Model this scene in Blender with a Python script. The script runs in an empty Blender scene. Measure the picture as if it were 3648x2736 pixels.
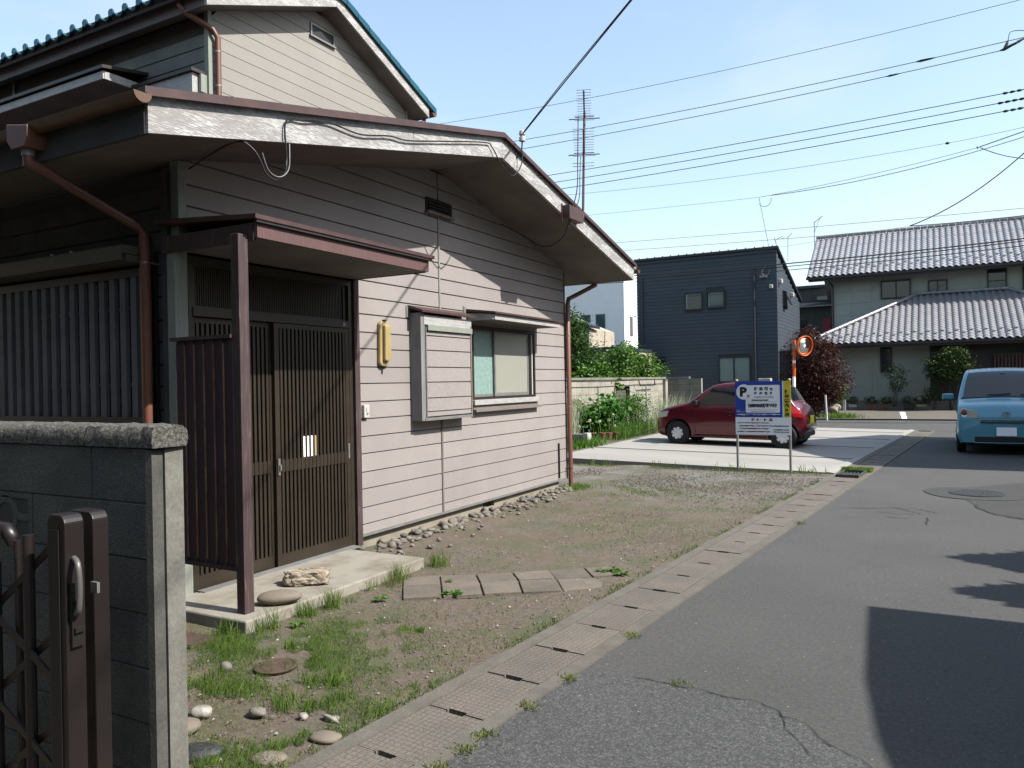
import bpy, bmesh, math, random
import numpy as np
from mathutils import Vector, Matrix
R = math.radians
random.seed(7); rng = np.random.default_rng(7)
scene = bpy.context.scene
COL = scene.collection

# ---------------------------------------------------------------- camera
YAW, PITCH, ROLL = R(28.863), R(-0.121), R(-1.039)
cam_d = bpy.data.cameras.new("camera"); cam = bpy.data.objects.new("camera", cam_d); COL.objects.link(cam)
cam_d.sensor_width = 36; cam_d.lens = 36*2720/3648; cam_d.clip_start = 0.05; cam_d.clip_end = 3000
_f = Vector((-math.sin(YAW)*math.cos(PITCH), math.cos(YAW)*math.cos(PITCH), math.sin(PITCH)))
_r = Vector((math.cos(YAW), math.sin(YAW), 0)); _u = _r.cross(_f)
_r2 = _r*math.cos(ROLL)+_u*math.sin(ROLL); _u2 = -_r*math.sin(ROLL)+_u*math.cos(ROLL)
_m = Matrix((_r2, _u2, -_f)).transposed().to_4x4(); _m.translation = (0, 0, 1.6)
cam.matrix_world = _m
scene.camera = cam

# ---------------------------------------------------------------- light and sky
SUN = Vector((0.79, 0.05, 0.80)).normalized()
sun_el = math.asin(SUN.z); sun_az = math.atan2(SUN.x, SUN.y)     # azimuth clockwise from +Y
sd = bpy.data.lights.new("sun", 'SUN'); sd.energy = 5.0; sd.angle = R(0.55); sd.color = (1.0, 0.945, 0.87)
so = bpy.data.objects.new("sun", sd); COL.objects.link(so); so.location = (20, 2, 22)
so.rotation_euler = SUN.to_track_quat('Z', 'Y').to_euler()
world = bpy.data.worlds.new("World"); scene.world = world; world.use_nodes = True
wn, wl = world.node_tree.nodes, world.node_tree.links
for n in list(wn): wn.remove(n)
wo = wn.new('ShaderNodeOutputWorld'); bg = wn.new('ShaderNodeBackground'); sky = wn.new('ShaderNodeTexSky')
sky.sky_type = 'NISHITA'; sky.sun_disc = False; sky.sun_elevation = sun_el; sky.sun_rotation = sun_az
sky.air_density = 1.35; sky.dust_density = 1.6; sky.ozone_density = 1.3; sky.altitude = 50
bg.inputs['Strength'].default_value = 0.125
# thin high cloud over the whole dome
tc = wn.new('ShaderNodeTexCoord'); mp = wn.new('ShaderNodeMapping'); mp.inputs['Scale'].default_value = (1.0, 1.0, 2.6)
nz = wn.new('ShaderNodeTexNoise'); nz.inputs['Scale'].default_value = 3.1; nz.inputs['Detail'].default_value = 7; nz.inputs['Roughness'].default_value = 0.52
cr = wn.new('ShaderNodeValToRGB'); cr.color_ramp.elements[0].position = 0.50; cr.color_ramp.elements[1].position = 0.74
cr.color_ramp.elements[1].color = (0.62, 0.62, 0.62, 1); cr.color_ramp.elements[0].color = (0.16, 0.16, 0.16, 1)
mx = wn.new('ShaderNodeMix'); mx.data_type = 'RGBA'; mx.inputs[7].default_value = (3.1, 3.6, 3.9, 1)
wl.new(tc.outputs['Generated'], mp.inputs[0]); wl.new(mp.outputs[0], nz.inputs[0]); wl.new(nz.outputs[0], cr.inputs[0])
wl.new(cr.outputs[0], mx.inputs[0]); wl.new(sky.outputs[0], mx.inputs[6]); wl.new(mx.outputs[2], bg.inputs[0]); wl.new(bg.outputs[0], wo.inputs[0])
scene.view_settings.view_transform = 'Standard'; scene.view_settings.look = 'None'
scene.view_settings.exposure = 1.1; scene.view_settings.gamma = 1.0; scene.view_settings.use_curve_mapping = False
scene.render.engine = 'CYCLES'; scene.cycles.max_bounces = 6; scene.cycles.diffuse_bounces = 3; scene.cycles.transparent_max_bounces = 6
scene.cycles.use_denoising = True
scene.render.film_transparent = False

# ---------------------------------------------------------------- materials
ALB = 0.46
def c3(c): return (c[0]*ALB, c[1]*ALB, c[2]*ALB, 1)
def new_mat(name):
    m = bpy.data.materials.new(name); m.use_nodes = True
    nt = m.node_tree; p = nt.nodes['Principled BSDF']; return m, nt, p
def pos_map(nt, scale=(1, 1, 1), obj=False):
    mp = nt.nodes.new('ShaderNodeMapping'); mp.inputs['Scale'].default_value = scale
    if obj:
        g = nt.nodes.new('ShaderNodeTexCoord'); nt.links.new(g.outputs['Object'], mp.inputs[0])
    else:
        g = nt.nodes.new('ShaderNodeNewGeometry'); nt.links.new(g.outputs['Position'], mp.inputs[0])
    return mp.outputs[0]
def noise(nt, vec, scale, detail=4, rough=0.55, dist=0.0):
    n = nt.nodes.new('ShaderNodeTexNoise'); n.inputs['Scale'].default_value = scale; n.inputs['Detail'].default_value = detail
    n.inputs['Roughness'].default_value = rough; n.inputs['Distortion'].default_value = dist; nt.links.new(vec, n.inputs['Vector']); return n.outputs['Fac']
def ramp(nt, fac, stops):
    r = nt.nodes.new('ShaderNodeValToRGB'); e = r.color_ramp.elements
    while len(e) < len(stops): e.new(0.5)
    for i, (p, c) in enumerate(stops): e[i].position = p; e[i].color = c3(c) if not isinstance(c, (int, float)) else (c, c, c, 1)
    nt.links.new(fac, r.inputs[0]); return r.outputs[0]
def mixc(nt, fac, a, b, mode='MIX'):
    m = nt.nodes.new('ShaderNodeMix'); m.data_type = 'RGBA'; m.blend_type = mode
    for sock, v in ((0, fac), (6, a), (7, b)):
        if isinstance(v, (int, float)): m.inputs[sock].default_value = v
        elif isinstance(v, (tuple, list)): m.inputs[sock].default_value = c3(v)
        else: nt.links.new(v, m.inputs[sock])
    return m.outputs[2]
def bumpn(nt, p, h, strength, dist=0.01):
    b = nt.nodes.new('ShaderNodeBump'); b.inputs['Strength'].default_value = strength; b.inputs['Distance'].default_value = dist
    nt.links.new(h, b.inputs['Height']); nt.links.new(b.outputs[0], p.inputs['Normal'])
def mat(name, col, rough=0.7, col2=None, scale=6.0, lo=0.35, hi=0.65, fine=0.0, fscale=150, bump=0.0, bscale=90, metal=0.0, coat=0.0, stretch=(1, 1, 1), spec=0.5, objrand=0.0):
    m, nt, p = new_mat(name)
    col2 = col2 or tuple(c*0.72 for c in col)
    v = pos_map(nt, stretch)
    c = mixc(nt, ramp(nt, noise(nt, v, scale, 6, 0.6), [(lo, 0.0), (hi, 1.0)]), col, col2)
    if fine:
        f = ramp(nt, noise(nt, v, fscale, 2, 0.7), [(0.3, 1-fine), (0.7, 1+fine)])
        c = mixc(nt, 1.0, c, f, 'MULTIPLY')
    if objrand:
        oi = nt.nodes.new('ShaderNodeObjectInfo'); mr = nt.nodes.new('ShaderNodeMapRange')
        mr.inputs[3].default_value = 1-objrand; mr.inputs[4].default_value = 1+objrand
        nt.links.new(oi.outputs['Random'], mr.inputs[0]); c = mixc(nt, 1.0, c, mr.outputs[0], 'MULTIPLY')
    nt.links.new(c, p.inputs['Base Color'])
    p.inputs['Roughness'].default_value = rough; p.inputs['Metallic'].default_value = metal
    p.inputs['Coat Weight'].default_value = coat; p.inputs['Specular IOR Level'].default_value = spec
    if bump: bumpn(nt, p, noise(nt, v, bscale, 4, 0.6), bump)
    return m
M = {}
def siding(name, a, b, dark):
    m, nt, p = new_mat(name); v = pos_map(nt)
    c = mixc(nt, ramp(nt, noise(nt, v, 1.3, 5, 0.6), [(0.35, 0.0), (0.7, 1.0)]), a, b)
    sp = ramp(nt, noise(nt, v, 230, 2, 0.6), [(0.46, 0.0), (0.62, 1.0)])
    c = mixc(nt, sp, c, dark)
    vs = pos_map(nt, (9, 9, 1.1)); st = ramp(nt, noise(nt, vs, 1.0, 5, 0.7), [(0.5, 0.0), (0.8, 0.25)])
    c = mixc(nt, st, c, tuple(x*0.6 for x in a))
    oi = nt.nodes.new('ShaderNodeObjectInfo'); mr = nt.nodes.new('ShaderNodeMapRange'); mr.inputs[3].default_value = 0.95; mr.inputs[4].default_value = 1.04
    nt.links.new(oi.outputs['Random'], mr.inputs[0]); c = mixc(nt, 1.0, c, mr.outputs[0], 'MULTIPLY')
    nt.links.new(c, p.inputs['Base Color']); p.inputs['Roughness'].default_value = 0.8
    bumpn(nt, p, noise(nt, v, 260, 2, 0.6), 0.35, 0.004); return m
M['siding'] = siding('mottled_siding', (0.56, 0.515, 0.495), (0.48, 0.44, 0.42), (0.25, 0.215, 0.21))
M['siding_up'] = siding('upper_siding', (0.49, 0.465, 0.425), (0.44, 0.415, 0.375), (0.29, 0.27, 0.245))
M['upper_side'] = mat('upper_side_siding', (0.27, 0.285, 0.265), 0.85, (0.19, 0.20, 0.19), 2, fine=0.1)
M['eave_mauve'] = mat('mauve_grey_fascia', (0.21, 0.185, 0.20), 0.7, (0.14, 0.12, 0.13), 3, stretch=(1, 3, 3))
M['olive'] = mat('olive_metal', (0.135, 0.125, 0.09), 0.6, (0.10, 0.092, 0.07), 3)
M['lattice'] = mat('grey_lattice_slat', (0.17, 0.18, 0.20), 0.6, (0.11, 0.115, 0.13), 3)
M['siding_dark'] = mat('side_siding', (0.085, 0.09, 0.088), 0.85, (0.045, 0.045, 0.047), 3, fine=0.15, bump=0.2)  # side wall boards, colour darkened to carry the shade under the eaves
M['groove'] = mat('groove', (0.085, 0.072, 0.068), 0.9)
def peeling():
    m, nt, p = new_mat('peeling_white_paint'); v = pos_map(nt, (3.0, 4.2, 34)); v2 = pos_map(nt, (1, 1.2, 5))
    n1 = noise(nt, v, 3.6, 8, 0.66, 0.25); n2 = noise(nt, v2, 1.6, 4, 0.6)
    s = nt.nodes.new('ShaderNodeMath'); s.operation = 'MULTIPLY_ADD'; s.inputs[1].default_value = 0.62; nt.links.new(n2, s.inputs[0]); 
    nt.links.new(n1, s.inputs[2])
    fac = ramp(nt, s.outputs[0], [(0.80, 0.0), (0.83, 1.0)])
    wood = ramp(nt, noise(nt, v, 9, 5, 0.6), [(0.3, (0.26, 0.245, 0.24)), (0.7, (0.50, 0.48, 0.47))])
    wp = ramp(nt, noise(nt, v2, 5, 4, 0.6), [(0.3, (0.58, 0.575, 0.57)), (0.65, (0.76, 0.75, 0.735))])
    nt.links.new(mixc(nt, fac, wp, wood), p.inputs['Base Color']); p.inputs['Roughness'].default_value = 0.65
    inv = ramp(nt, s.outputs[0], [(0.765, 1.0), (0.80, 0.0)]); bumpn(nt, p, inv, 0.6, 0.004); return m
M['peel'] = peeling()
M['grey_trim'] = mat('weathered_grey_trim', (0.33, 0.33, 0.335), 0.65, (0.20, 0.20, 0.205), 7, 0.4, 0.7, stretch=(1, 1, 0.4))
M['white_trim'] = mat('worn_white_trim', (0.58, 0.575, 0.56), 0.6, (0.40, 0.39, 0.38), 9, 0.45, 0.75, stretch=(1, 1, 3), bump=0.1)
M['soffit'] = mat('soffit_board', (0.29, 0.25, 0.225), 0.85, (0.20, 0.17, 0.15), 2, bump=0.05)
M['flash'] = mat('red_brown_flashing', (0.115, 0.050, 0.045), 0.5, (0.07, 0.033, 0.031), 8, spec=0.5)
M['roof_metal'] = mat('brown_metal_roof', (0.055, 0.035, 0.032), 0.5, (0.12, 0.045, 0.03), 5, 0.5, 0.8)
M['corner'] = mat('pale_corner_board', (0.40, 0.44, 0.37), 0.7, (0.27, 0.30, 0.265), 5, stretch=(20, 20, 1), fine=0.15, fscale=30)
M['conc'] = mat('concrete', (0.42, 0.385, 0.30), 0.85, (0.27, 0.235, 0.18), 5, 0.35, 0.75, fine=0.12, bump=0.2, bscale=60)
M['conc_step'] = mat('step_concrete', (0.42, 0.395, 0.335), 0.8, (0.26, 0.22, 0.165), 2.6, 0.44, 0.66, fine=0.08, bump=0.15, bscale=60)
M['brown_alu'] = mat('bronze_aluminium', (0.070, 0.052, 0.034), 0.45, (0.052, 0.04, 0.027), 4, metal=0.35)
M['dark_alu'] = mat('dark_aluminium', (0.035, 0.028, 0.022), 0.4, metal=0.2)
M['door_glass'] = mat('ribbed_dark_glass', (0.018, 0.016, 0.012), 0.25)
def oldwood(name, a, b, g):
    m, nt, p = new_mat(name); v = pos_map(nt, (22, 22, 1.4)); n = noise(nt, v, 3.0, 7, 0.65, 0.3); n2 = noise(nt, pos_map(nt), 3.0, 3)
    c = ramp(nt, n, [(0.30, a), (0.55, b), (0.72, g)]); c2 = mixc(nt, ramp(nt, n2, [(0.4, 0.0), (0.65, 0.55)]), c, a)
    nt.links.new(c2, p.inputs['Base Color']); p.inputs['Roughness'].default_value = 0.75; bumpn(nt, p, n, 0.5, 0.004); return m
M['post'] = oldwood('weathered_red_wood', (0.050, 0.026, 0.028), (0.085, 0.048, 0.047), (0.24, 0.205, 0.195))
M['screen'] = oldwood('plum_painted_board', (0.040, 0.017, 0.022), (0.060, 0.026, 0.032), (0.10, 0.075, 0.08))
M['canopy'] = oldwood('red_painted_fascia', (0.12, 0.057, 0.054), (0.16, 0.078, 0.074), (0.23, 0.13, 0.125))
M['painted_lit_edge'] = mat('lit_edge_orange', (0.42, 0.24, 0.14), 0.8, (0.16, 0.08, 0.06), 9, stretch=(1, 1, 0.6))  # bare-wood orange painted on as the sunlit edges of the screen battens
M['pipe'] = mat('red_brown_pipe', (0.26, 0.105, 0.07), 0.42, (0.19, 0.075, 0.052), 2.0, stretch=(1, 1, 0.5))
M['gutter_brown'] = mat('ochre_brown_gutter', (0.17, 0.085, 0.035), 0.5, (0.13, 0.06, 0.03), 4, 0.35, 0.6)
M['steel'] = mat('steel', (0.55, 0.55, 0.54), 0.4, metal=0.6)
M['galv'] = mat('galvanised', (0.42, 0.43, 0.43), 0.5, metal=0.3)
M['alu'] = mat('silver_aluminium', (0.47, 0.47, 0.46), 0.4, (0.36, 0.36, 0.35), 7, metal=0.4)
M['cream'] = mat('aged_cream_plastic', (0.62, 0.50, 0.25), 0.35, (0.52, 0.40, 0.17), 7, coat=0.2)
M['white'] = mat('white_plastic', (0.80, 0.79, 0.74), 0.4, (0.72, 0.70, 0.64), 5)
M['black'] = mat('black', (0.012, 0.012, 0.013), 0.55)
M['cable'] = mat('black_cable', (0.02, 0.021, 0.025), 0.55)
M['cable_far'] = mat('grey_cable', (0.10, 0.12, 0.15), 0.6)
def frosted(name, a, b, sc, rough):
    m, nt, p = new_mat(name); v = pos_map(nt); n = noise(nt, v, sc, 3, 0.5, 0.8)
    nt.links.new(ramp(nt, n, [(0.35, a), (0.65, b)]), p.inputs['Base Color']); p.inputs['Roughness'].default_value = rough
    p.inputs['Coat Weight'].default_value = 0.6; p.inputs['Coat Roughness'].default_value = 0.15; bumpn(nt, p, n, 0.5, 0.004); return m
M['frost_green'] = frosted('green_figured_glass', (0.30, 0.47, 0.43), (0.42, 0.60, 0.55), 26, 0.3)
M['frost_grey'] = frosted('grey_insect_screen', (0.42, 0.43, 0.36), (0.45, 0.46, 0.39), 200, 0.6)
def glass(name, col, rough=0.06):
    m, nt, p = new_mat(name); p.inputs['Base Color'].default_value = c3(col); p.inputs['Roughness'].default_value = rough
    p.inputs['Specular IOR Level'].default_value = 0.6
    return m
M['glass'] = glass('window_glass', (0.03, 0.045, 0.055)); M['glass_teal'] = glass('teal_window_glass', (0.06, 0.13, 0.14))
M['car_glass'] = glass('car_glass', (0.012, 0.018, 0.022)); M['curtain'] = mat('curtain', (0.34, 0.46, 0.42), 0.5, (0.24, 0.33, 0.30), 30, stretch=(6, 6, 0.3))
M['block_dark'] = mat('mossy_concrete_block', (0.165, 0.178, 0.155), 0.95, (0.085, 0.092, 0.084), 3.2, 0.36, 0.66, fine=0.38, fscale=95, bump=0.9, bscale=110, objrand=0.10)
M['mortar_dark'] = mat('dark_mortar', (0.095, 0.10, 0.09), 0.95)
M['render_grey'] = mat('rendered_wall_end', (0.26, 0.255, 0.225), 0.95, (0.17, 0.165, 0.14), 7, 0.35, 0.7, fine=0.16, fscale=60, bump=0.3, stretch=(1, 1, 0.7))
M['render_darker'] = mat('darker_wall_end', (0.13, 0.13, 0.115), 0.95, (0.075, 0.075, 0.066), 6, 0.35, 0.7, fine=0.16, fscale=60, bump=0.3)  # darker tone for the near strip of the wall end
def cap():
    m, nt, p = new_mat('rough_coping'); v = pos_map(nt); n = noise(nt, v, 75, 6, 0.75)
    nt.links.new(ramp(nt, n, [(0.36, (0.035, 0.035, 0.03)), (0.52, (0.16, 0.155, 0.13)), (0.68, (0.42, 0.41, 0.38))]), p.inputs['Base Color'])
    p.inputs['Roughness'].default_value = 0.95; bumpn(nt, p, n, 1.0, 0.012); return m
M['cap'] = cap()
M['handle'] = mat('dull_grey_handle', (0.22, 0.21, 0.20), 0.45, metal=0.3)
M['gate'] = mat('dark_brown_gate', (0.020, 0.012, 0.011), 0.42, (0.014, 0.009, 0.008), 4)
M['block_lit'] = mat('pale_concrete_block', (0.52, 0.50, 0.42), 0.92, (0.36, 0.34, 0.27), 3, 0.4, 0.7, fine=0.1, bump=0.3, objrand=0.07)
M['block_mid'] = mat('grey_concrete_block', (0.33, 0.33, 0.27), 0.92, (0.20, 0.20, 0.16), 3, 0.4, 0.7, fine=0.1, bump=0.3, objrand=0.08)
M['mortar'] = mat('mortar_joint', (0.14, 0.135, 0.11), 0.95)
def asphalt(name, base, speck, spots, agg=170):
    m, nt, p = new_mat(name); v = pos_map(nt)
    big = noise(nt, v, 0.55, 6, 0.6); n = noise(nt, v, agg, 3, 0.75)
    c = ramp(nt, n, [(0.32, tuple(x*0.55 for x in base)), (0.5, base), (0.70, speck)])
    c = mixc(nt, 1.0, c, ramp(nt, big, [(0.3, 0.84), (0.7, 1.14)]), 'MULTIPLY')
    c = mixc(nt, 1.0, c, ramp(nt, noise(nt, v, 38, 4, 0.8), [(0.30, 0.62), (0.5, 0.97), (0.72, 1.5)]), 'MULTIPLY')
    vo = nt.nodes.new('ShaderNodeTexVoronoi'); vo.inputs['Scale'].default_value = 9; nt.links.new(v, vo.inputs['Vector'])
    dots = ramp(nt, vo.outputs['Distance'], [(0.035, 1.0), (0.05, 0.0)])
    vo2 = nt.nodes.new('ShaderNodeTexVoronoi'); vo2.inputs['Scale'].default_value = 42; nt.links.new(v, vo2.inputs['Vector'])
    d2 = ramp(nt, vo2.outputs['Distance'], [(0.09, spots), (0.14, 0.0)])
    c = mixc(nt, dots, c, (0.42, 0.42, 0.38)); c = mixc(nt, d2, c, (0.30, 0.30, 0.29))
    st = ramp(nt, noise(nt, v, 2.6, 5, 0.7), [(0.58, 0.0), (0.72, 0.32)]); c = mixc(nt, st, c, tuple(x*0.6 for x in base))
    nt.links.new(c, p.inputs['Base Color']); p.inputs['Roughness'].default_value = 0.88; bumpn(nt, p, n, 0.8, 0.006); return m
M['asphalt'] = asphalt('smooth_asphalt', (0.098, 0.097, 0.094), (0.178, 0.175, 0.169), 0.35)
M['asphalt_old'] = asphalt('coarse_asphalt', (0.080, 0.083, 0.082), (0.215, 0.215, 0.205), 0.8, 95)
M['asphalt_patch'] = asphalt('dark_asphalt_patch', (0.058, 0.058, 0.055), (0.10, 0.098, 0.094), 0.1)
M['crack'] = mat('tar_crack', (0.018, 0.018, 0.018), 0.9)
M['forecourt'] = mat('brown_old_asphalt', (0.20, 0.18, 0.145), 0.95, (0.14, 0.13, 0.10), 2, fine=0.2, bump=0.2)
def dirt():
    m, nt, p = new_mat('trodden_earth'); v = pos_map(nt)
    n = noise(nt, v, 1.1, 7, 0.65); f = noise(nt, v, 70, 5, 0.75)
    c = ramp(nt, n, [(0.3, (0.150, 0.112, 0.080)), (0.5, (0.190, 0.146, 0.108)), (0.72, (0.180, 0.160, 0.136))])
    c = mixc(nt, 1.0, c, ramp(nt, f, [(0.28, 0.45), (0.5, 1.0), (0.75, 1.5)]), 'MULTIPLY')
    c = mixc(nt, 1.0, c, ramp(nt, noise(nt, v, 22, 6, 0.8), [(0.3, 0.62), (0.5, 1.0), (0.7, 1.36)]), 'MULTIPLY')
    sep = nt.nodes.new('ShaderNodeSeparateXYZ'); nt.links.new(v, sep.inputs[0])
    far = nt.nodes.new('ShaderNodeMapRange'); far.inputs[1].default_value = 8.6; far.inputs[2].default_value = 12.0; nt.links.new(sep.outputs[1], far.inputs[0])
    gr = ramp(nt, noise(nt, v, 40, 4, 0.8), [(0.35, (0.17, 0.155, 0.14)), (0.62, (0.36, 0.34, 0.32))])
    c = mixc(nt, mixc(nt, 1.0, far.outputs[0], ramp(nt, n, [(0.38, 0.15), (0.6, 0.95)]), 'MULTIPLY'), c, gr)
    ms = ramp(nt, noise(nt, v, 1.9, 7, 0.72), [(0.46, 0.0), (0.62, 0.8)])
    c = mixc(nt, ms, c, (0.105, 0.125, 0.05))
    vo = nt.nodes.new('ShaderNodeTexVoronoi'); vo.inputs['Scale'].default_value = 22; nt.links.new(v, vo.inputs['Vector'])
    c = mixc(nt, ramp(nt, vo.outputs['Distance'], [(0.07, 1.0), (0.12, 0.0)]), c, (0.42, 0.39, 0.34))
    nt.links.new(c, p.inputs['Base Color']); p.inputs['Roughness'].default_value = 0.95; bumpn(nt, p, f, 0.9, 0.012); return m
M['dirt'] = dirt()
M['soil'] = mat('bare_soil', (0.14, 0.11, 0.075), 0.95, (0.10, 0.085, 0.05), 4, fine=0.25, bump=0.6, bscale=40)
M['lot'] = mat('pale_lot_concrete', (0.50, 0.485, 0.445), 0.85, (0.42, 0.40, 0.36), 0.7, 0.35, 0.7, fine=0.05, fscale=40, bump=0.1, stretch=(0.6, 1.8, 1))
M['kerb'] = mat('gutter_concrete', (0.20, 0.185, 0.155), 0.9, (0.14, 0.125, 0.10), 5, 0.35, 0.7, fine=0.22, fscale=90, bump=0.3)
def cover():
    m, nt, p = new_mat('studded_gutter_cover'); tc = nt.nodes.new('ShaderNodeTexCoord')
    mp = nt.nodes.new('ShaderNodeMapping'); mp.inputs['Scale'].default_value = (1, 1, 0.0); nt.links.new(tc.outputs['Object'], mp.inputs[0])
    br = nt.nodes.new('ShaderNodeTexBrick'); br.offset = 0.0; br.inputs['Scale'].default_value = 1.0
    br.inputs['Mortar Size'].default_value = 0.0042; br.inputs['Brick Width'].default_value = 0.033; br.inputs['Row Height'].default_value = 0.033
    br.inputs['Mortar Smooth'].default_value = 0.5; nt.links.new(mp.outputs[0], br.inputs[0])
    v = pos_map(nt); n = noise(nt, v, 3.0, 5, 0.6); n2 = noise(nt, v, 90, 4, 0.8)
    near = nt.nodes.new('ShaderNodeSeparateXYZ'); nt.links.new(v, near.inputs[0])
    c = ramp(nt, n, [(0.3, (0.165, 0.15, 0.125)), (0.7, (0.235, 0.195, 0.16))])
    c = mixc(nt, 1.0, c, ramp(nt, n2, [(0.3, 0.5), (0.7, 1.6)]), 'MULTIPLY')
    g = ramp(nt, br.outputs['Fac'], [(0.0, 1.0), (1.0, 0.70)]); c = mixc(nt, 1.0, c, g, 'MULTIPLY')
    oi = nt.nodes.new('ShaderNodeObjectInfo'); mr = nt.nodes.new('ShaderNodeMapRange'); mr.inputs[3].default_value = 0.9; mr.inputs[4].default_value = 1.08
    nt.links.new(oi.outputs['Random'], mr.inputs[0]); c = mixc(nt, 1.0, c, mr.outputs[0], 'MULTIPLY')
    nt.links.new(c, p.inputs['Base Color']); p.inputs['Roughness'].default_value = 0.9
    bumpn(nt, p, mixc(nt, 0.35, g, n2), 0.6, 0.006); return m
M['cover'] = cover()
M['paver'] = mat('worn_paving_slab', (0.235, 0.195, 0.155), 0.92, (0.15, 0.13, 0.105), 4, 0.35, 0.7, fine=0.22, fscale=70, bump=0.4, objrand=0.12)
M['stone'] = mat('grey_stone', (0.25, 0.23, 0.20), 0.85, (0.19, 0.175, 0.155), 12, fine=0.2, bump=0.4, objrand=0.35)
M['river'] = mat('smooth_river_stone', (0.27, 0.225, 0.175), 0.8, (0.24, 0.20, 0.155), 9, fine=0.15, bump=0.2)
M['rock'] = mat('pitted_pale_rock', (0.58, 0.50, 0.38), 0.9, (0.16, 0.125, 0.085), 16, 0.42, 0.66, fine=0.2, bump=0.9, bscale=50)
M['shell'] = mat('pale_chip', (0.60, 0.56, 0.50), 0.8, (0.30, 0.27, 0.24), 30)
M['iron_rust'] = mat('rusty_cast_iron', (0.125, 0.072, 0.05), 0.8, (0.08, 0.05, 0.035), 8, fine=0.2, bump=0.6, bscale=60)
M['iron'] = mat('cast_iron', (0.075, 0.082, 0.078), 0.6, (0.05, 0.055, 0.055), 10, fine=0.3, fscale=60, bump=0.9, bscale=45, metal=0.3)
M['grate'] = mat('steel_grate', (0.20, 0.215, 0.205), 0.5, (0.12, 0.12, 0.11), 9, metal=0.5)
M['navy'] = mat('navy_steel_siding', (0.052, 0.083, 0.118), 0.6, (0.044, 0.072, 0.102), 2, objrand=0.05)
M['navy_side'] = mat('navy_steel_siding_side', (0.055, 0.076, 0.108), 0.6, (0.048, 0.066, 0.094), 2, objrand=0.05)
M['navy_dark'] = mat('navy_trim', (0.022, 0.028, 0.042), 0.5)
M['white_wall'] = mat('white_render', (1.45, 1.50, 1.52), 0.85, (1.35, 1.40, 1.42), 1.5)
M['cream_wall'] = mat('cream_render', (0.70, 0.62, 0.50), 0.85)
M['tile_wall'] = mat('grey_green_panel', (0.60, 0.65, 0.58), 0.85, (0.54, 0.58, 0.52), 1.2, fine=0.08, fscale=30)
M['brown_trim'] = mat('dark_brown_trim', (0.040, 0.026, 0.022), 0.5)
M['dark_wall'] = mat('dark_stone_cladding', (0.11, 0.125, 0.125), 0.9, (0.055, 0.06, 0.062), 3, 0.4, 0.6, stretch=(1, 1, 7))
M['crimson'] = mat('crimson_panel', (0.33, 0.02, 0.055), 0.6)
def tilem(name, a, b, rough):
    m, nt, p = new_mat(name); v = pos_map(nt); c = ramp(nt, noise(nt, v, 3.0, 4), [(0.3, a), (0.7, b)])
    oi = nt.nodes.new('ShaderNodeObjectInfo'); mr = nt.nodes.new('ShaderNodeMapRange'); mr.inputs[3].default_value = 0.88; mr.inputs[4].default_value = 1.1
    nt.links.new(oi.outputs['Random'], mr.inputs[0]); c = mixc(nt, 1.0, c, mr.outputs[0], 'MULTIPLY')
    nt.links.new(c, p.inputs['Base Color']); p.inputs['Roughness'].default_value = rough; p.inputs['Metallic'].default_value = 0.25; return m
M['tile'] = tilem('silver_grey_roof_tile', (0.46, 0.46, 0.49), (0.56, 0.56, 0.59), 0.36)
M['tile_blue'] = tilem('glazed_teal_roof_tile', (0.016, 0.13, 0.19), (0.022, 0.17, 0.235), 0.2)
M['sign_blue'] = mat('sign_blue', (0.010, 0.10, 0.72), 0.4); M['sign_white'] = mat('sign_white', (1.55, 1.62, 1.66), 0.4, (1.5, 1.57, 1.6))
M['sign_yellow'] = mat('sign_yellow', (1.35, 1.12, 0.06), 0.4); M['sign_red'] = mat('sign_red', (0.95, 0.03, 0.07), 0.4)
M['ink'] = mat('sign_ink', (0.015, 0.015, 0.03), 0.5); M['plate_white'] = mat('white_plate', (1.85, 1.85, 1.85), 0.5, (1.84, 1.84, 1.84)); M['plate_yellow'] = mat('yellow_plate', (1.85, 1.55, 0.02), 0.5, (1.83, 1.53, 0.02))
M['orange'] = mat('orange_paint', (1.2, 0.19, 0.015), 0.4, (1.0, 0.16, 0.012)); M['post_white'] = mat('white_post', (1.0, 1.0, 0.97), 0.5)
def carpaint(name, col, met=0.3, rough=0.32):
    m, nt, p = new_mat(name); v = pos_map(nt); n = noise(nt, v, 2, 4)
    nt.links.new(ramp(nt, n, [(0.35, col), (0.65, tuple(c*0.88 for c in col))]), p.inputs['Base Color'])
    p.inputs['Metallic'].default_value = met; p.inputs['Roughness'].default_value = rough; p.inputs['Coat Weight'].default_value = 0.8; p.inputs['Coat Roughness'].default_value = 0.06; return m
M['car_red'] = carpaint('wine_red_paint', (0.20, 0.003, 0.018)); M['car_teal'] = carpaint('light_teal_blue_paint', (0.14, 0.52, 0.68), 0.15)
M['tyre'] = mat('tyre_rubber', (0.018, 0.018, 0.018), 0.85); M['hub'] = mat('silver_hubcap', (1.4, 1.4, 1.38), 0.4, metal=0.1)
M['lens'] = glass('clear_lamp_lens', (0.85, 0.82, 0.68), 0.12); M['red_lens'] = glass('red_lamp_lens', (1.1, 0.01, 0.014), 0.12)
M['chrome'] = mat('chrome', (1.6, 1.6, 1.6), 0.15, metal=0.9)
M['mirror'] = mat('convex_mirror_face', (1.5, 1.52, 1.52), 0.04, (1.48, 1.5, 1.5), metal=1.0)
ALB = 0.85
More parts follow.
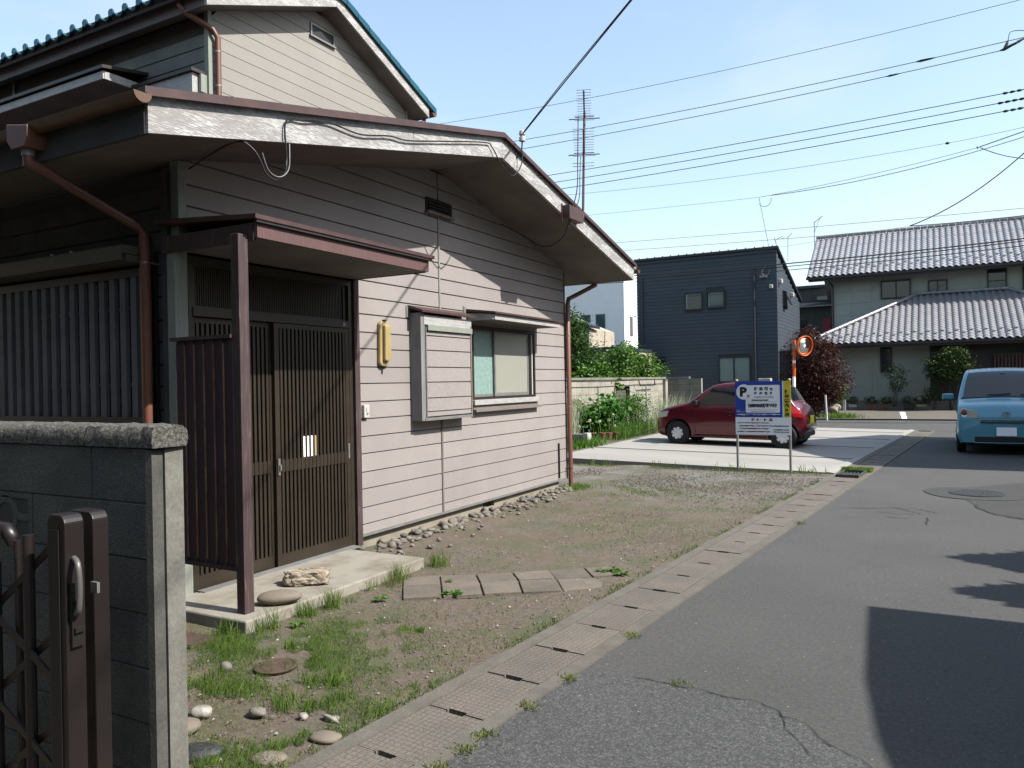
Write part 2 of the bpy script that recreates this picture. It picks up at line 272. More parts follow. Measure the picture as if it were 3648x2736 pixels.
def leafm(name, a, b, trans=0.25, rough=0.5):
    m, nt, p = new_mat(name); v = pos_map(nt); n = noise(nt, v, 9, 4, 0.7); n2 = noise(nt, v, 70, 2, 0.6)
    c = ramp(nt, n, [(0.32, a), (0.66, b)]); c = mixc(nt, 1.0, c, ramp(nt, n2, [(0.3, 0.7), (0.7, 1.3)]), 'MULTIPLY')
    nt.links.new(c, p.inputs['Base Color']); p.inputs['Roughness'].default_value = rough; p.inputs['Specular IOR Level'].default_value = 0.15
    tr = nt.nodes.new('ShaderNodeBsdfTranslucent'); ms = nt.nodes.new('ShaderNodeMixShader'); ms.inputs[0].default_value = trans
    c2 = mixc(nt, 1.0, c, (1.5, 1.8, 0.7), 'MULTIPLY'); nt.links.new(c2, tr.inputs[0])
    nt.links.new(p.outputs[0], ms.inputs[1]); nt.links.new(tr.outputs[0], ms.inputs[2]); nt.links.new(ms.outputs[0], nt.nodes['Material Output'].inputs[0]); return m
M['leaf_dark'] = leafm('evergreen_leaf', (0.020, 0.048, 0.014), (0.060, 0.115, 0.030))
M['leaf_mid'] = leafm('shrub_leaf', (0.035, 0.085, 0.016), (0.085, 0.17, 0.035))
M['leaf_bright'] = leafm('bright_leaf', (0.045, 0.105, 0.018), (0.10, 0.19, 0.035))
M['leaf_hydra'] = leafm('hydrangea_leaf', (0.030, 0.095, 0.018), (0.065, 0.17, 0.03))
M['leaf_maroon'] = leafm('maroon_leaf', (0.030, 0.010, 0.011), (0.060, 0.022, 0.018), 0.12)
M['leaf_shade'] = leafm('dull_leaf', (0.018, 0.034, 0.012), (0.045, 0.075, 0.022), 0.15)
M['grass'] = leafm('grass_blade', (0.050, 0.098, 0.014), (0.135, 0.205, 0.040), 0.35, 0.6)
M['grass_dry'] = leafm('dry_grass', (0.085, 0.12, 0.03), (0.19, 0.20, 0.08), 0.3, 0.7)
M['silver_leaf'] = leafm('silvery_stem', (0.22, 0.26, 0.18), (0.36, 0.40, 0.30), 0.2)
M['grass_dark'] = leafm('dark_grass', (0.035, 0.075, 0.012), (0.075, 0.135, 0.025), 0.3, 0.6)
ALB = 0.46
M['bark'] = mat('bark', (0.09, 0.065, 0.045), 0.9, bump=0.5)
M['petal_white'] = mat('cream_petal', (0.72, 0.70, 0.48), 0.7, (0.62, 0.62, 0.36), 30); M['petal_pink'] = mat('pink_petal', (0.55, 0.20, 0.28), 0.7)
M['petal_mauve'] = mat('mauve_petal', (0.36, 0.25, 0.45), 0.7); M['terracotta'] = mat('terracotta', (0.33, 0.13, 0.07), 0.85)
M['cone_green'] = mat('green_plastic', (0.02, 0.34, 0.13), 0.4)
M['foam_white'] = mat('white_box', (0.78, 0.78, 0.76), 0.7)
M['roof_dark'] = mat('dark_roof_metal', (0.035, 0.045, 0.075), 0.5)
M['plain_wall'] = mat('plain_neighbour_wall', (0.30, 0.28, 0.25), 0.85)

# ---------------------------------------------------------------- builders
class MB:
    def __init__(s): s.v = []; s.f = []; s.mi = []
    def add(s, vs, fs, mi=0):
        o = len(s.v); s.v += [tuple(p) for p in vs]; s.f += [tuple(i+o for i in f) for f in fs]; s.mi += [mi]*len(fs); return s
    def box(s, x0, x1, y0, y1, z0, z1, mi=0):
        return s.add([(x0, y0, z0), (x1, y0, z0), (x1, y1, z0), (x0, y1, z0), (x0, y0, z1), (x1, y0, z1), (x1, y1, z1), (x0, y1, z1)],
                     [(0, 3, 2, 1), (4, 5, 6, 7), (0, 1, 5, 4), (1, 2, 6, 5), (2, 3, 7, 6), (3, 0, 4, 7)], mi)
    def prism(s, poly, axis, a, b, mi=0):
        """poly: 2D list in the two other axes (order kept x,y,z without axis)"""
        def mk(p, t):
            return {'x': (t, p[0], p[1]), 'y': (p[0], t, p[1]), 'z': (p[0], p[1], t)}[axis]
        n = len(poly); vs = [mk(p, a) for p in poly]+[mk(p, b) for p in poly]
        fs = [tuple(range(n)), tuple(range(2*n-1, n-1, -1))]+[(i, i+n, (i+1) % n+n, (i+1) % n) for i in range(n)]
        return s.add(vs, fs, mi)
    def tube(s, pts, r, n=10, mi=0, caps=True):
        pts = [Vector(p) for p in pts]; rs = r if isinstance(r, (list, tuple)) else [r]*len(pts)
        vs = []; fs = []; up = None
        for i, p in enumerate(pts):
            d = (pts[min(i+1, len(pts)-1)]-pts[max(i-1, 0)]).normalized()
            if up is None: up = d.orthogonal().normalized()
            up = (up-d*up.dot(d)).normalized(); w = d.cross(up)
            k = 1.0
            if 0 < i < len(pts)-1:
                c = (pts[i+1]-p).normalized().dot((p-pts[i-1]).normalized()); k = 1/max(0.5, math.sqrt((1+c)/2))
            for j in range(n):
                a = 2*math.pi*j/n; vs.append(p+(up*math.cos(a)+w*math.sin(a))*rs[i]*(k if k < 1.25 else 1.25))
        for i in range(len(pts)-1):
            for j in range(n): fs.append((i*n+j, i*n+(j+1) % n, (i+1)*n+(j+1) % n, (i+1)*n+j))
        if caps: fs += [tuple(range(n-1, -1, -1)), tuple(range((len(pts)-1)*n, len(pts)*n))]
        return s.add(vs, fs, mi)
    def cyl(s, a, b, r, n=16, mi=0): return s.tube([a, b], r, n, mi)
    def lathe(s, prof, c=(0, 0, 0), n=24, mi=0, axis='z'):
        vs = []; fs = []
        for (r, h) in prof:
            for j in range(n):
                a = 2*math.pi*j/n; x, y, z = r*math.cos(a), r*math.sin(a), h
                if axis == 'y': x, y, z = x, z, y
                if axis == 'x': x, y, z = z, x, y
                vs.append((c[0]+x, c[1]+y, c[2]+z))
        for i in range(len(prof)-1):
            for j in range(n): fs.append((i*n+j, i*n+(j+1) % n, (i+1)*n+(j+1) % n, (i+1)*n+j))
        fs += [tuple(range(n-1, -1, -1)), tuple(range((len(prof)-1)*n, len(prof)*n))]
        return s.add(vs, fs, mi)
    def obar(s, a, b, w, h, mi=0, up=(0, 0, 1)):
        """rectangular bar from a to b, w sideways, h along up"""
        a, b = Vector(a), Vector(b); d = (b-a).normalized(); up = Vector(up); sd = d.cross(up).normalized(); up = sd.cross(d)
        vs = [p+sd*(w/2*i)+up*(h/2*j) for p in (a, b) for i, j in ((-1, -1), (1, -1), (1, 1), (-1, 1))]
        return s.add(vs, [(3, 2, 1, 0), (4, 5, 6, 7), (0, 1, 5, 4), (1, 2, 6, 5), (2, 3, 7, 6), (3, 0, 4, 7)], mi)
def T(o): return getattr(o, 'wpos', None)
WP = {}
def link(o, parent, origin):
    COL.objects.link(o); WP[o.name] = Vector(origin)
    if parent is not None: o.parent = parent; o.location = Vector(origin)-WP[parent.name]
    else: o.location = origin
    return o
def mesh_of(name, mb, mats, origin=(0, 0, 0), smooth=False, fix=True):
    me = bpy.data.meshes.new(name); ox, oy, oz = origin
    me.from_pydata([(p[0]-ox, p[1]-oy, p[2]-oz) for p in mb.v], [], mb.f)
    for k in (mats if isinstance(mats, (list, tuple)) else [mats]): me.materials.append(M[k] if isinstance(k, str) else k)
    if len(me.materials) > 1: me.polygons.foreach_set('material_index', mb.mi)
    if fix:
        b = bmesh.new(); b.from_mesh(me); bmesh.ops.recalc_face_normals(b, faces=b.faces); b.to_mesh(me); b.free()
    if smooth:
        me.polygons.foreach_set('use_smooth', [True]*len(me.polygons)); 
        if smooth is not True: me.set_sharp_from_angle(angle=R(smooth))
    me.update(); return me
def obj(name, mb, mats, parent=None, origin=None, smooth=False, bevel=0, **props):
    if origin is None:
        if parent is not None: origin = WP[parent.name]
        else:
            a = np.array([tuple(p) for p in mb.v]); origin = (float((a[:, 0].min()+a[:, 0].max())/2), float((a[:, 1].min()+a[:, 1].max())/2), float(a[:, 2].min()))
    o = bpy.data.objects.new(name, mesh_of(name, mb, mats, origin, smooth))
    link(o, parent, origin)
    if bevel:
        b = o.modifiers.new('bevel', 'BEVEL'); b.width = bevel; b.segments = 2; b.limit_method = 'ANGLE'; b.angle_limit = R(40)
    for k, v in props.items(): o[k] = v
    return o
def inst(name, me, parent, loc, rot=(0, 0, 0), scl=(1, 1, 1), **props):
    o = bpy.data.objects.new(name, me); link(o, parent, loc); o.rotation_euler = rot; o.scale = scl
    for k, v in props.items(): o[k] = v
    return o
def thing(name, label, cat, loc, group=None):
    o = bpy.data.objects.new(name, None); o.empty_display_size = 0.2; link(o, None, loc)
    o['label'] = label; o['category'] = cat
    if group: o['group'] = group
    return o
def tag(o, label, cat, group=None):
    o['label'] = label; o['category'] = cat
    if group: o['group'] = group
    return o
def struct(o): o['kind'] = 'structure'; return o
def copy_tree(src, loc, rotz=None, label=None, scl=None):
    def rec(o, par):
        c = o.copy(); COL.objects.link(c); c.parent = par; WP[c.name] = WP[o.name]
        for ch in [x for x in o.children]: rec(ch, c)
        return c
    c = rec(src, None); c.location = loc; WP[c.name] = Vector(loc)
    if rotz is not None: c.rotation_euler.z = rotz
    if label: c['label'] = label
    if scl: c.scale = (scl, scl, scl)
    return c
# ================================================================ the old wooden house
house = thing('wooden_house', 'old house with pinkish mottled siding, peeling white eaves and a slatted sliding entrance door', 'house', (-4.8, 7.0, 0))
YR = 7.05; SL = 0.2146
def soff(y): return 3.98-SL*abs(y-YR)
def board_x(X, y0, y1, z0, z1, parent, m, top=None, nm='siding_board'):
    """siding board in plane x=X facing +x; top(z) gives half-width limit about ridge"""
    g = 0.0020 if X > -6 else 0.0016; z0 += g; z1 -= g
    if top:
        (c, hw) = top; lo0, hi0 = c-hw(z0), c+hw(z0); lo1, hi1 = c-hw(z1), c+hw(z1)
        a0, b0, a1, b1 = max(y0, lo0), min(y1, hi0), max(y0, lo1), min(y1, hi1)
        if b0-a0 < 0.02: return
        if b1 < a1: a1 = b1 = (a1+b1)/2
    else: a0, b0, a1, b1 = y0, y1, y0, y1
    e = 0.005 if X > -6 else 0.002
    mb = MB(); mb.add([(X-.02, a0, z0), (X-.02, b0, z0), (X-.02, b1, z1), (X-.02, a1, z1), (X, a0, z0+e), (X, b0, z0+e), (X, b1, z1-e), (X, a1, z1-e)],
        [(0, 1, 2, 3), (4, 7, 6, 5), (0, 4, 5, 1), (1, 5, 6, 2), (2, 6, 7, 3), (3, 7, 4, 0)])
    obj(nm, mb, m, parent)
def board_y(Y, x0, x1, z0, z1, parent, m, nm='siding_board'):
    g = 0.0028; z0 += g; z1 -= g; e = 0.006; mb = MB()
    mb.add([(x0, Y+.02, z0), (x1, Y+.02, z0), (x1, Y+.02, z1), (x0, Y+.02, z1), (x0, Y, z0+e), (x1, Y, z0+e), (x1, Y, z1-e), (x0, Y, z1-e)],
        [(0, 1, 2, 3), (4, 7, 6, 5), (0, 4, 5, 1), (1, 5, 6, 2), (2, 6, 7, 3), (3, 7, 4, 0)]); obj(nm, mb, m, parent)
ZL = [.165, .26, .421, .600, .761, .938, 1.104, 1.272, 1.439, 1.614, 1.774, 1.951, 2.110, 2.285, 2.445, 2.611, 2.770, 2.945, 3.105, 3.280, 3.440, 3.615, 3.775, 3.95]
# gable wall backing (one solid with openings left by building it in pieces)
X0 = -4.8
mb = MB()
hw = lambda z: (3.98-z)/SL+0.05
mb.box(-4.98, -4.822, 5.70, 7.72, .16, 3.25); mb.box(-4.98, -4.822, 9.35, 10.37, .16, 3.25)
mb.box(-4.98, -4.822, 7.72, 9.35, .16, 1.36); mb.box(-4.98, -4.822, 7.72, 9.35, 2.30, 3.25)
mb.box(-4.98, -4.822, 3.72, 5.70, 2.62, 3.25)
mb.prism([(3.72, 3.25), (10.37, 3.25), (7.05, 3.97)], 'x', -4.98, -4.822)
wall = obj('gable_wall', mb, 'groove', house)
top = (YR, hw)
for z0, z1 in zip(ZL[:-1], ZL[1:]):
    # left column
    yl = 5.68 if z1 <= 2.65 else 3.77
    board_x(X0, yl, 7.055, z0, z1, wall, 'siding', top)
    # right column with the window cut out
    if z1 > 1.37 and z0 < 2.28:
        board_x(X0, 7.078, 7.715, z0, z1, wall, 'siding', top); board_x(X0, 9.355, 10.345, z0, z1, wall, 'siding', top)
    else: board_x(X0, 7.078, 10.345, z0, z1, wall, 'siding', top)
obj('batten', MB().box(-4.82, -4.788, 7.052, 7.080, 2.37, 3.60), 'corner', wall, bevel=.003)
obj('batten', MB().box(-4.82, -4.788, 7.052, 7.080, .16, 1.21), 'soffit', wall, bevel=.003)
obj('corner_board', MB().box(-4.93, -4.863, 3.665, 3.72, .08, 3.2), 'siding_dark', wall)
obj('bottom_trim', MB().box(-4.85, -4.786, 5.66, 10.36, .148, .170), 'alu', wall)
obj('corner_trim', MB().box(-4.84, -4.790, 10.345, 10.375, .15, 3.24), 'soffit', wall)
obj('edge_trim', MB().box(-4.83, -4.785, 5.655, 5.682, .15, 2.60), 'alu', wall)
obj('corner_board', MB().box(-4.86, -4.775, 3.655, 3.765, .08, 2.66), 'corner', wall, bevel=.003)
obj('corner_board', MB().box(-4.87, -4.78, 3.70, 3.772, 2.66, 3.26), 'corner', wall, bevel=.003)
obj('small_conduit', MB().box(-4.80, -4.775, 10.055, 10.075, .19, .70), 'black', wall)
# foundation
fm = MB().box(-5.0, -4.845, 5.42, 8.0, -.1, .15).box(-5.0, -4.845, 8.27, 10.16, -.1, .15).box(-5.0, -4.845, 8.0, 8.27, -.1, .06).box(-5.0, -4.95, 8.0, 8.27, .06, .15)
fd = obj('foundation', fm, 'conc', house); obj('foundation_vent', MB().box(-4.95, -4.90, 8.0, 8.27, .06, .148), 'black', fd)
# back block of the wing so that nothing is hollow
obj('side_wall', MB().box(-13.5, -4.985, 3.745, 3.95, .0, 3.22).box(-13.5, -4.985, 10.16, 10.34, 0, 3.2).box(-5.9, -5.8, 3.95, 10.16, 0, 3.2), 'groove', house)
sw = [o for o in house.children if o.name.startswith('side_wall')][0]
for z0, z1 in zip(ZL[:-1], ZL[1:]):
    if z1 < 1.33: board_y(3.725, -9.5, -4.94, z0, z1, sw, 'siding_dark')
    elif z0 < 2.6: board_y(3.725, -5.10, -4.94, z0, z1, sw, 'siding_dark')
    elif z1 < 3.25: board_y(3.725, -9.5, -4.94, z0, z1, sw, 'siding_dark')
# lattice window on the side wall
lw = obj('lattice_window', MB().box(-9.5, -5.12, 3.64, 3.735, 1.335, 1.39).box(-9.5, -5.12, 3.64, 3.735, 2.44, 2.50).box(-5.16, -5.12, 3.64, 3.735, 1.39, 2.44)
         .box(-9.5, -5.16, 3.73, 3.744, 1.39, 2.44), 'dark_alu', house)
me = mesh_of('lattice_slat', MB().box(-.033, .033, -.016, .016, -.525, .525), 'lattice')
for i in range(27): inst('lattice_slat', me, lw, (-5.24-.1286*i, 3.665, 1.915))
for z_ in (1.62, 2.2): obj('lattice_rail', MB().box(-9.5, -5.16, 3.69, 3.705, z_, z_+.03), 'lattice', lw)
obj('window_sill', MB().box(-9.5, -5.12, 3.60, 3.735, 1.30, 1.335), 'dark_alu', lw)
obj('window_pane', MB().box(-9.4, -5.2, 3.722, 3.730, 1.42, 2.42), 'car_glass', lw)
hd = obj('window_hood', MB().box(-9.5, -5.10, 3.50, 3.735, 2.53, 2.58).box(-9.5, -5.10, 3.47, 3.735, 2.585, 2.645), 'olive', house)
obj('hood_fascia', MB().box(-9.5, -5.10, 3.462, 3.472, 2.535, 2.63), 'olive', hd)
for x in (-5.75, -6.0, -6.95): obj('hood_clip', MB().box(x, x+.035, 3.48, 3.50, 2.645, 2.66), 'steel', hd)
# wing roof ---------------------------------------------------------------
XF = -3.955
def roofz(y): return soff(y)+0.258
roof = obj('wing_roof', MB().prism([(2.86, roofz(2.86)-.02), (7.05, roofz(7.05)-.02), (11.09, roofz(11.09)-.02), (11.09, roofz(11.09)), (7.05, roofz(7.05)), (2.86, roofz(2.86))], 'x', -14.5, XF+.02), 'roof_metal', house)
obj('soffit', MB().prism([(2.90, soff(2.90)), (7.05, 3.98), (11.05, soff(11.05)), (11.05, soff(11.05)+.015), (7.05, 3.995), (2.90, soff(2.90)+.015)], 'x', -14.5, XF-.03), 'soffit', roof)
for a, b in ((2.87, 5.47), (5.474, 7.05)):
    obj('fascia_board', MB().prism([(a, soff(a)), (b, soff(b)), (b, soff(b)+.215), (a, soff(a)+.215)], 'x', XF-.03, XF), 'peel', roof)
obj('fascia_board', MB().prism([(7.054, soff(7.05)), (11.08, soff(11.08)), (11.08, soff(11.08)+.215), (7.054, soff(7.05)+.215)], 'x', XF-.03, XF), 'peel', roof)
for a, b in ((2.83, 7.05), (7.05, 11.11)):
    obj('verge_flashing', MB().prism([(a, soff(a)+.218), (b, soff(b)+.218), (b, soff(b)+.262), (a, soff(a)+.262)], 'x', XF-.04, XF+.035)
        .prism([(a, soff(a)+.205), (b, soff(b)+.205), (b, soff(b)+.222), (a, soff(a)+.222)], 'x', XF+.036, XF+.048), 'flash', roof)
obj('eave_fascia', MB().box(-14.5, XF-.03, 2.865, 2.895, soff(2.87), soff(2.87)+.23), 'siding_dark', roof)
obj('eave_fascia', MB().box(-14.5, XF-.03, 11.05, 11.08, soff(11.08), soff(11.08)+.22), 'peel', roof)
for i in range(19):
    x = -4.70-.455*i
    for y0, y1 in ((2.93, 7.0), (11.0, 7.1)):
        mbt = MB(); mbt.obar((x, y0, roofz(y0)+.017), (x, y1, roofz(y1)+.017), .045, .04); obj('roof_batten', mbt, 'flash', roof)
# gutters
def halfpipe(x0, x1, y, z, r, m, parent, nm='gutter'):
    mb = MB(); n = 9; vs = []
    for x in (x0, x1):
        for k in range(n):
            a = math.pi+math.pi*k/(n-1); vs.append((x, y+r*math.cos(a), z+r*math.sin(a)))
        for k in range(n):
            a = 2*math.pi-math.pi*k/(n-1); vs.append((x, y+(r-.006)*math.cos(a), z+(r-.006)*math.sin(a)))
    k2 = 2*n; fs = [(i, i+1, k2+i+1, k2+i) for i in range(k2-1)]+[(k2-1, 0, k2, 2*k2-1)]
    mb.add(vs, fs)
    for x in (x0, x1-.008):
        mb.prism([(y+r*math.cos(math.pi+math.pi*k/(n-1)), z+r*math.sin(math.pi+math.pi*k/(n-1))) for k in range(n)], 'x', x, x+.008)
    return obj(nm, mb, m, parent, smooth=40)
halfpipe(-14.3, -3.90, 2.800, 3.285, .058, 'gutter_brown', roof)
halfpipe(-6.0, -3.90, 11.15, 3.28, .058, 'gutter_brown', roof)
# hopper and downpipe left
dp = obj('downpipe', MB().tube([(-5.045, 2.80, 3.14), (-5.045, 2.80, 3.06), (-5.02, 2.90, 3.02), (-5.06, 3.55, 2.79), (-5.06, 3.625, 2.74), (-5.06, 3.625, 0.0)], .034, 14), 'pipe', house, smooth=50)
obj('rain_hopper', MB().prism([(-5.12, 3.14), (-4.97, 3.14), (-4.94, 3.20), (-4.94, 3.27), (-5.17, 3.31), (-5.17, 3.20)], 'y', 2.735, 2.865), 'pipe', dp, bevel=.006)
obj('pipe_collar', MB().cyl((-5.045, 2.80, 3.10), (-5.045, 2.80, 3.145), .040), 'galv', dp, smooth=50)
for z in (2.52, 1.28): obj('pipe_bracket', MB().cyl((-5.06, 3.625, z), (-5.06, 3.625, z+.016), .038).box(-5.05, -5.03, 3.63, 3.73, z, z+.012), 'steel', dp, smooth=50)
dp2 = obj('downpipe', MB().tube([(-4.60, 11.12, 3.21), (-4.60, 11.10, 3.10), (-4.70, 10.98, 3.02), (-4.79, 10.50, 2.84), (-4.745, 10.37, 2.74), (-4.745, 10.37, 0.02)], .033, 14), 'pipe', house, smooth=50)
obj('rain_hopper', MB().box(-4.65, -4.55, 11.07, 11.19, 3.14, 3.235), 'brown_trim', dp2)
for z in (2.27, 1.22): obj('pipe_bracket', MB().cyl((-4.745, 10.37, z), (-4.745, 10.37, z+.016), .037).box(-4.81, -4.745, 10.35, 10.36, z, z+.012), 'steel', dp2, smooth=50)
obj('pipe_bracket', MB().cyl((-4.745, 10.37, .3), (-4.745, 10.37, .316), .037).box(-4.81, -4.70, 10.30, 10.31, .3, .312), 'iron_rust', dp2, smooth=50)
# gable vent of the wing
gv = obj('gable_vent', MB().box(-4.82, -4.775, 6.83, 7.31, 3.485, 3.635), 'groove', wall)
for k in range(4): obj('vent_louvre', MB().prism([(-4.775, 3.50+.034*k), (-4.755, 3.495+.034*k), (-4.755, 3.503+.034*k), (-4.775, 3.528+.034*k)], 'y', 6.84, 7.30), 'dark_alu', gv)
obj('vent_sill', MB().box(-4.80, -4.74, 6.81, 7.32, 3.455, 3.482), 'soffit', gv)
# window ------------------------------------------------------------------
win = obj('window', MB().box(-4.86, -4.785, 7.715, 7.755, 1.40, 2.29).box(-4.86, -4.785, 9.315, 9.355, 1.40, 2.29).box(-4.86, -4.785, 7.755, 9.315, 2.25, 2.29).box(-4.86, -4.785, 7.755, 9.315, 1.40, 1.425), 'brown_alu', house)
obj('window_sill', MB().box(-4.83, -4.745, 7.70, 9.37, 1.335, 1.398), 'white_trim', win, bevel=.004)
obj('sill_apron', MB().box(-4.82, -4.73, 7.70, 9.41, 1.255, 1.285).box(-4.80, -4.775, 7.71, 9.40, 1.285, 1.333), 'soffit', win)
def sash(y0, y1, z0, z1, x, gm, nm='window_sash', w=.032):
    s = obj(nm, MB().box(x-.02, x, y0, y0+w, z0, z1).box(x-.02, x, y1-w, y1, z0, z1).box(x-.02, x, y0+w, y1-w, z1-w, z1).box(x-.02, x, y0+w, y1-w, z0, z0+w*1.3), 'alu', win)
    obj('window_pane', MB().box(x-.012, x-.006, y0+w, y1-w, z0+w*1.3, z1-w), gm, s)
sash(7.76, 8.31, 1.43, 2.245, -4.835, 'frost_green', w=.026); sash(8.28, 9.20, 1.43, 2.245, -4.808, 'frost_grey')
obj('window_reveal', MB().box(-4.862, -4.80, 9.20, 9.25, 1.43, 2.245).box(-4.97, -4.962, 7.715, 9.355, 1.40, 2.29), 'black', win)
obj('screen_edge', MB().box(-4.80, -4.785, 9.25, 9.275, 1.43, 2.24), 'white', win)
# shutter box
sb = obj('shutter_box', MB().box(-4.822, -4.672, 6.555, 7.490, 1.245, 2.325), 'groove', house)
obj('box_frame', MB().box(-4.80, -4.655, 6.50, 6.555, 1.215, 2.345), 'grey_trim', sb)
obj('frame_strip', MB().box(-4.67, -4.655, 6.556, 6.575, 1.225, 2.22).box(-4.67, -4.652, 6.585, 6.60, 1.225, 2.20), 'alu', sb)
obj('frame_strip', MB().box(-4.672, -4.650, 7.466, 7.492, 1.225, 2.25), 'soffit', sb)
obj('box_header', MB().box(-4.672, -4.652, 6.558, 7.492, 2.225, 2.325), 'white_trim', sb)
obj('track', MB().box(-4.672, -4.628, 6.60, 7.475, 2.165, 2.222), 'corner', sb)
obj('box_bottom', MB().box(-4.80, -4.648, 6.556, 7.488, 1.212, 1.243), 'alu', sb)
zz = [1.25, 1.305, 1.449, 1.617, 1.776, 1.954, 2.11, 2.163]
for a, b in zip(zz[:-1], zz[1:]): board_x(-4.655, 6.605, 7.463, a, b, sb, 'siding')
obj('box_roof', MB().prism([(-4.80, 2.40), (-4.61, 2.348), (-4.61, 2.372), (-4.80, 2.43)], 'y', 6.47, 7.53), 'flash', sb)
obj('hinge', MB().box(-4.80, -4.79, 6.44, 6.49, 2.30, 2.42), 'galv', sb)
# window canopy
wc = obj('window_canopy', MB().prism([(-4.80, 2.335), (-4.44, 2.335), (-4.44, 2.345), (-4.80, 2.345)], 'y', 7.66, 9.41), 'soffit', house)
obj('canopy_fascia', MB().box(-4.45, -4.432, 7.66, 9.41, 2.335, 2.398), 'white_trim', wc)
obj('canopy_side', MB().prism([(-4.80, 2.335), (-4.45, 2.335), (-4.45, 2.395), (-4.80, 2.43)], 'y', 7.645, 7.66).prism([(-4.80, 2.335), (-4.45, 2.335), (-4.45, 2.395), (-4.80, 2.43)], 'y', 9.41, 9.425), 'white_trim', wc)
obj('canopy_roof', MB().prism([(-4.80, 2.44), (-4.40, 2.402), (-4.40, 2.424), (-4.80, 2.475)], 'y', 7.62, 9.46), 'flash', wc)
obj('hinge', MB().box(-4.80, -4.79, 7.55, 7.60, 2.38, 2.50), 'galv', wc)
# porch -------------------------------------------------------------------
pc = obj('porch_canopy', MB().box(-4.80, -3.955, 3.66, 5.605, 2.60, 2.612), 'soffit', house)
obj('canopy_fascia', MB().box(-3.955, -3.925, 3.645, 5.62, 2.598, 2.70), 'canopy', pc)
obj('canopy_fascia', MB().box(-4.90, -3.957, 3.640, 3.665, 2.58, 2.70), 'post', pc)
obj('canopy_fascia', MB().box(-4.78, -3.957, 5.605, 5.62, 2.594, 2.70), 'post', pc)
obj('canopy_roof', MB().prism([(-4.93, 2.79), (-3.89, 2.715), (-3.89, 2.745), (-4.93, 2.825)], 'y', 3.60, 5.665), 'flash', pc)
obj('canopy_lip', MB().prism([(-3.925, 2.695), (-3.90, 2.695), (-3.90, 2.714), (-3.925, 2.716)], 'y', 3.62, 5.64), 'brown_trim', pc)
obj('porch_post', MB().box(-4.078, -4.003, 3.552, 3.634, .095, 2.62), 'post', house, bevel=.004)
sp = obj('screen_panel', MB().box(-4.66, -4.08, 3.575, 3.582, .40, 1.93), 'screen', house)
xs = np.linspace(-4.66, -4.08, 7)
for a, b in zip(xs[:-1], xs[1:]):
    obj('screen_board', MB().box(a+.004, b-.012, 3.563, 3.575, .405, 1.925), 'screen', sp); obj('screen_batten', MB().box(b-.012, b+.004, 3.552, 3.575, .405, 1.925), 'screen', sp); obj('painted_lit_edge', MB().box(b+.004, b+.0065, 3.5515, 3.575, .43, 1.90), 'painted_lit_edge', sp)
obj('screen_rail', MB().box(-4.69, -4.078, 3.535, 3.60, 1.93, 1.955), 'post', sp); obj('screen_rail', MB().box(-4.67, -4.078, 3.55, 3.60, .375, .403), 'screen', sp)
# entrance door
dr = obj('door_frame', MB().box(-4.86, -4.775, 3.768, 3.80, .09, 2.58).box(-4.86, -4.775, 5.52, 5.56, .09, 2.58).box(-4.86, -4.775, 3.80, 5.52, 2.53, 2.58)
         .box(-4.85, -4.765, 3.80, 5.52, 2.135, 2.20).box(-4.88, -4.74, 3.79, 5.53, .085, .10), 'brown_alu', house)
obj('door_post', MB().box(-4.84, -4.76, 5.585, 5.655, .05, 2.60), 'post', dr); obj('door_back', MB().box(-5.06, -5.05, 3.7, 5.7, .0, 2.6), 'black', dr)
obj('door_jamb', MB().box(-4.86, -4.79, 5.56, 5.585, .09, 2.60), 'dark_alu', dr)
obj('threshold', MB().box(-4.78, -4.70, 3.80, 5.53, .088, .104), 'galv', dr)
tr = obj('transom', MB().box(-4.835, -4.80, 3.80, 3.845, 2.2, 2.53).box(-4.835, -4.80, 5.475, 5.52, 2.2, 2.53).box(-4.835, -4.80, 3.845, 5.475, 2.2, 2.215).box(-4.835, -4.80, 3.845, 5.475, 2.515, 2.53)
         .box(-4.845, -4.836, 3.80, 5.52, 2.2, 2.53), 'dark_alu', dr)
tb = MB()
for k in range(80): tb.box(-4.822, -4.808, 3.856+.0202*k, 3.866+.0202*k, 2.216, 2.514)
obj('transom_slats', tb, 'brown_alu', tr, kind='stuff')
slat = mesh_of('door_slat', MB().box(-.011, .011, -.012, .012, -.975, .975), 'brown_alu')
def leaf(y0, y1, x, hy):
    lf = obj('sliding_door', MB().box(x-.03, x, y0, y0+.05, .10, 2.13).box(x-.03, x, y1-.05, y1, .10, 2.13).box(x-.03, x, y0+.05, y1-.05, 2.09, 2.13).box(x-.03, x, y0+.05, y1-.05, .10, .20)
             .box(x-.028, x-.024, y0+.05, y1-.05, .20, 2.09), 'brown_alu', dr)
    obj('door_glass', MB().box(x-.023, x-.020, y0+.05, y1-.05, .20, 2.09), 'door_glass', lf)
    n = int((y1-y0-.10)/.0435); p = (y1-y0-.10)/n
    for k in range(n):
        y = y0+.05+p*(k+.5)
        me = bpy.data.objects.new('door_slat', slat); link(me, lf, (x-.008, y, 1.145)); me.scale.z = .969
        obj('mid_rail_block', MB().box(x-.016, x+.008, y-p/2+.003, y+p/2-.003, .885, .985), 'brown_alu', lf)
    return lf
l2 = leaf(3.80, 4.62, -4.815, 0); l1 = leaf(4.595, 5.52, -4.778, 1)
obj('door_lock', MB().box(-4.778, -4.762, 4.605, 4.63, .86, 1.0).box(-4.765, -4.745, 4.61, 4.625, .90, .95), 'steel', l1, bevel=.003)
obj('finger_pull', MB().box(-4.778, -4.773, 5.485, 5.505, .92, 1.06), 'steel', l1); obj('maker_label', MB().box(-4.765, -4.762, 5.43, 5.46, 2.15, 2.18), 'steel', dr)
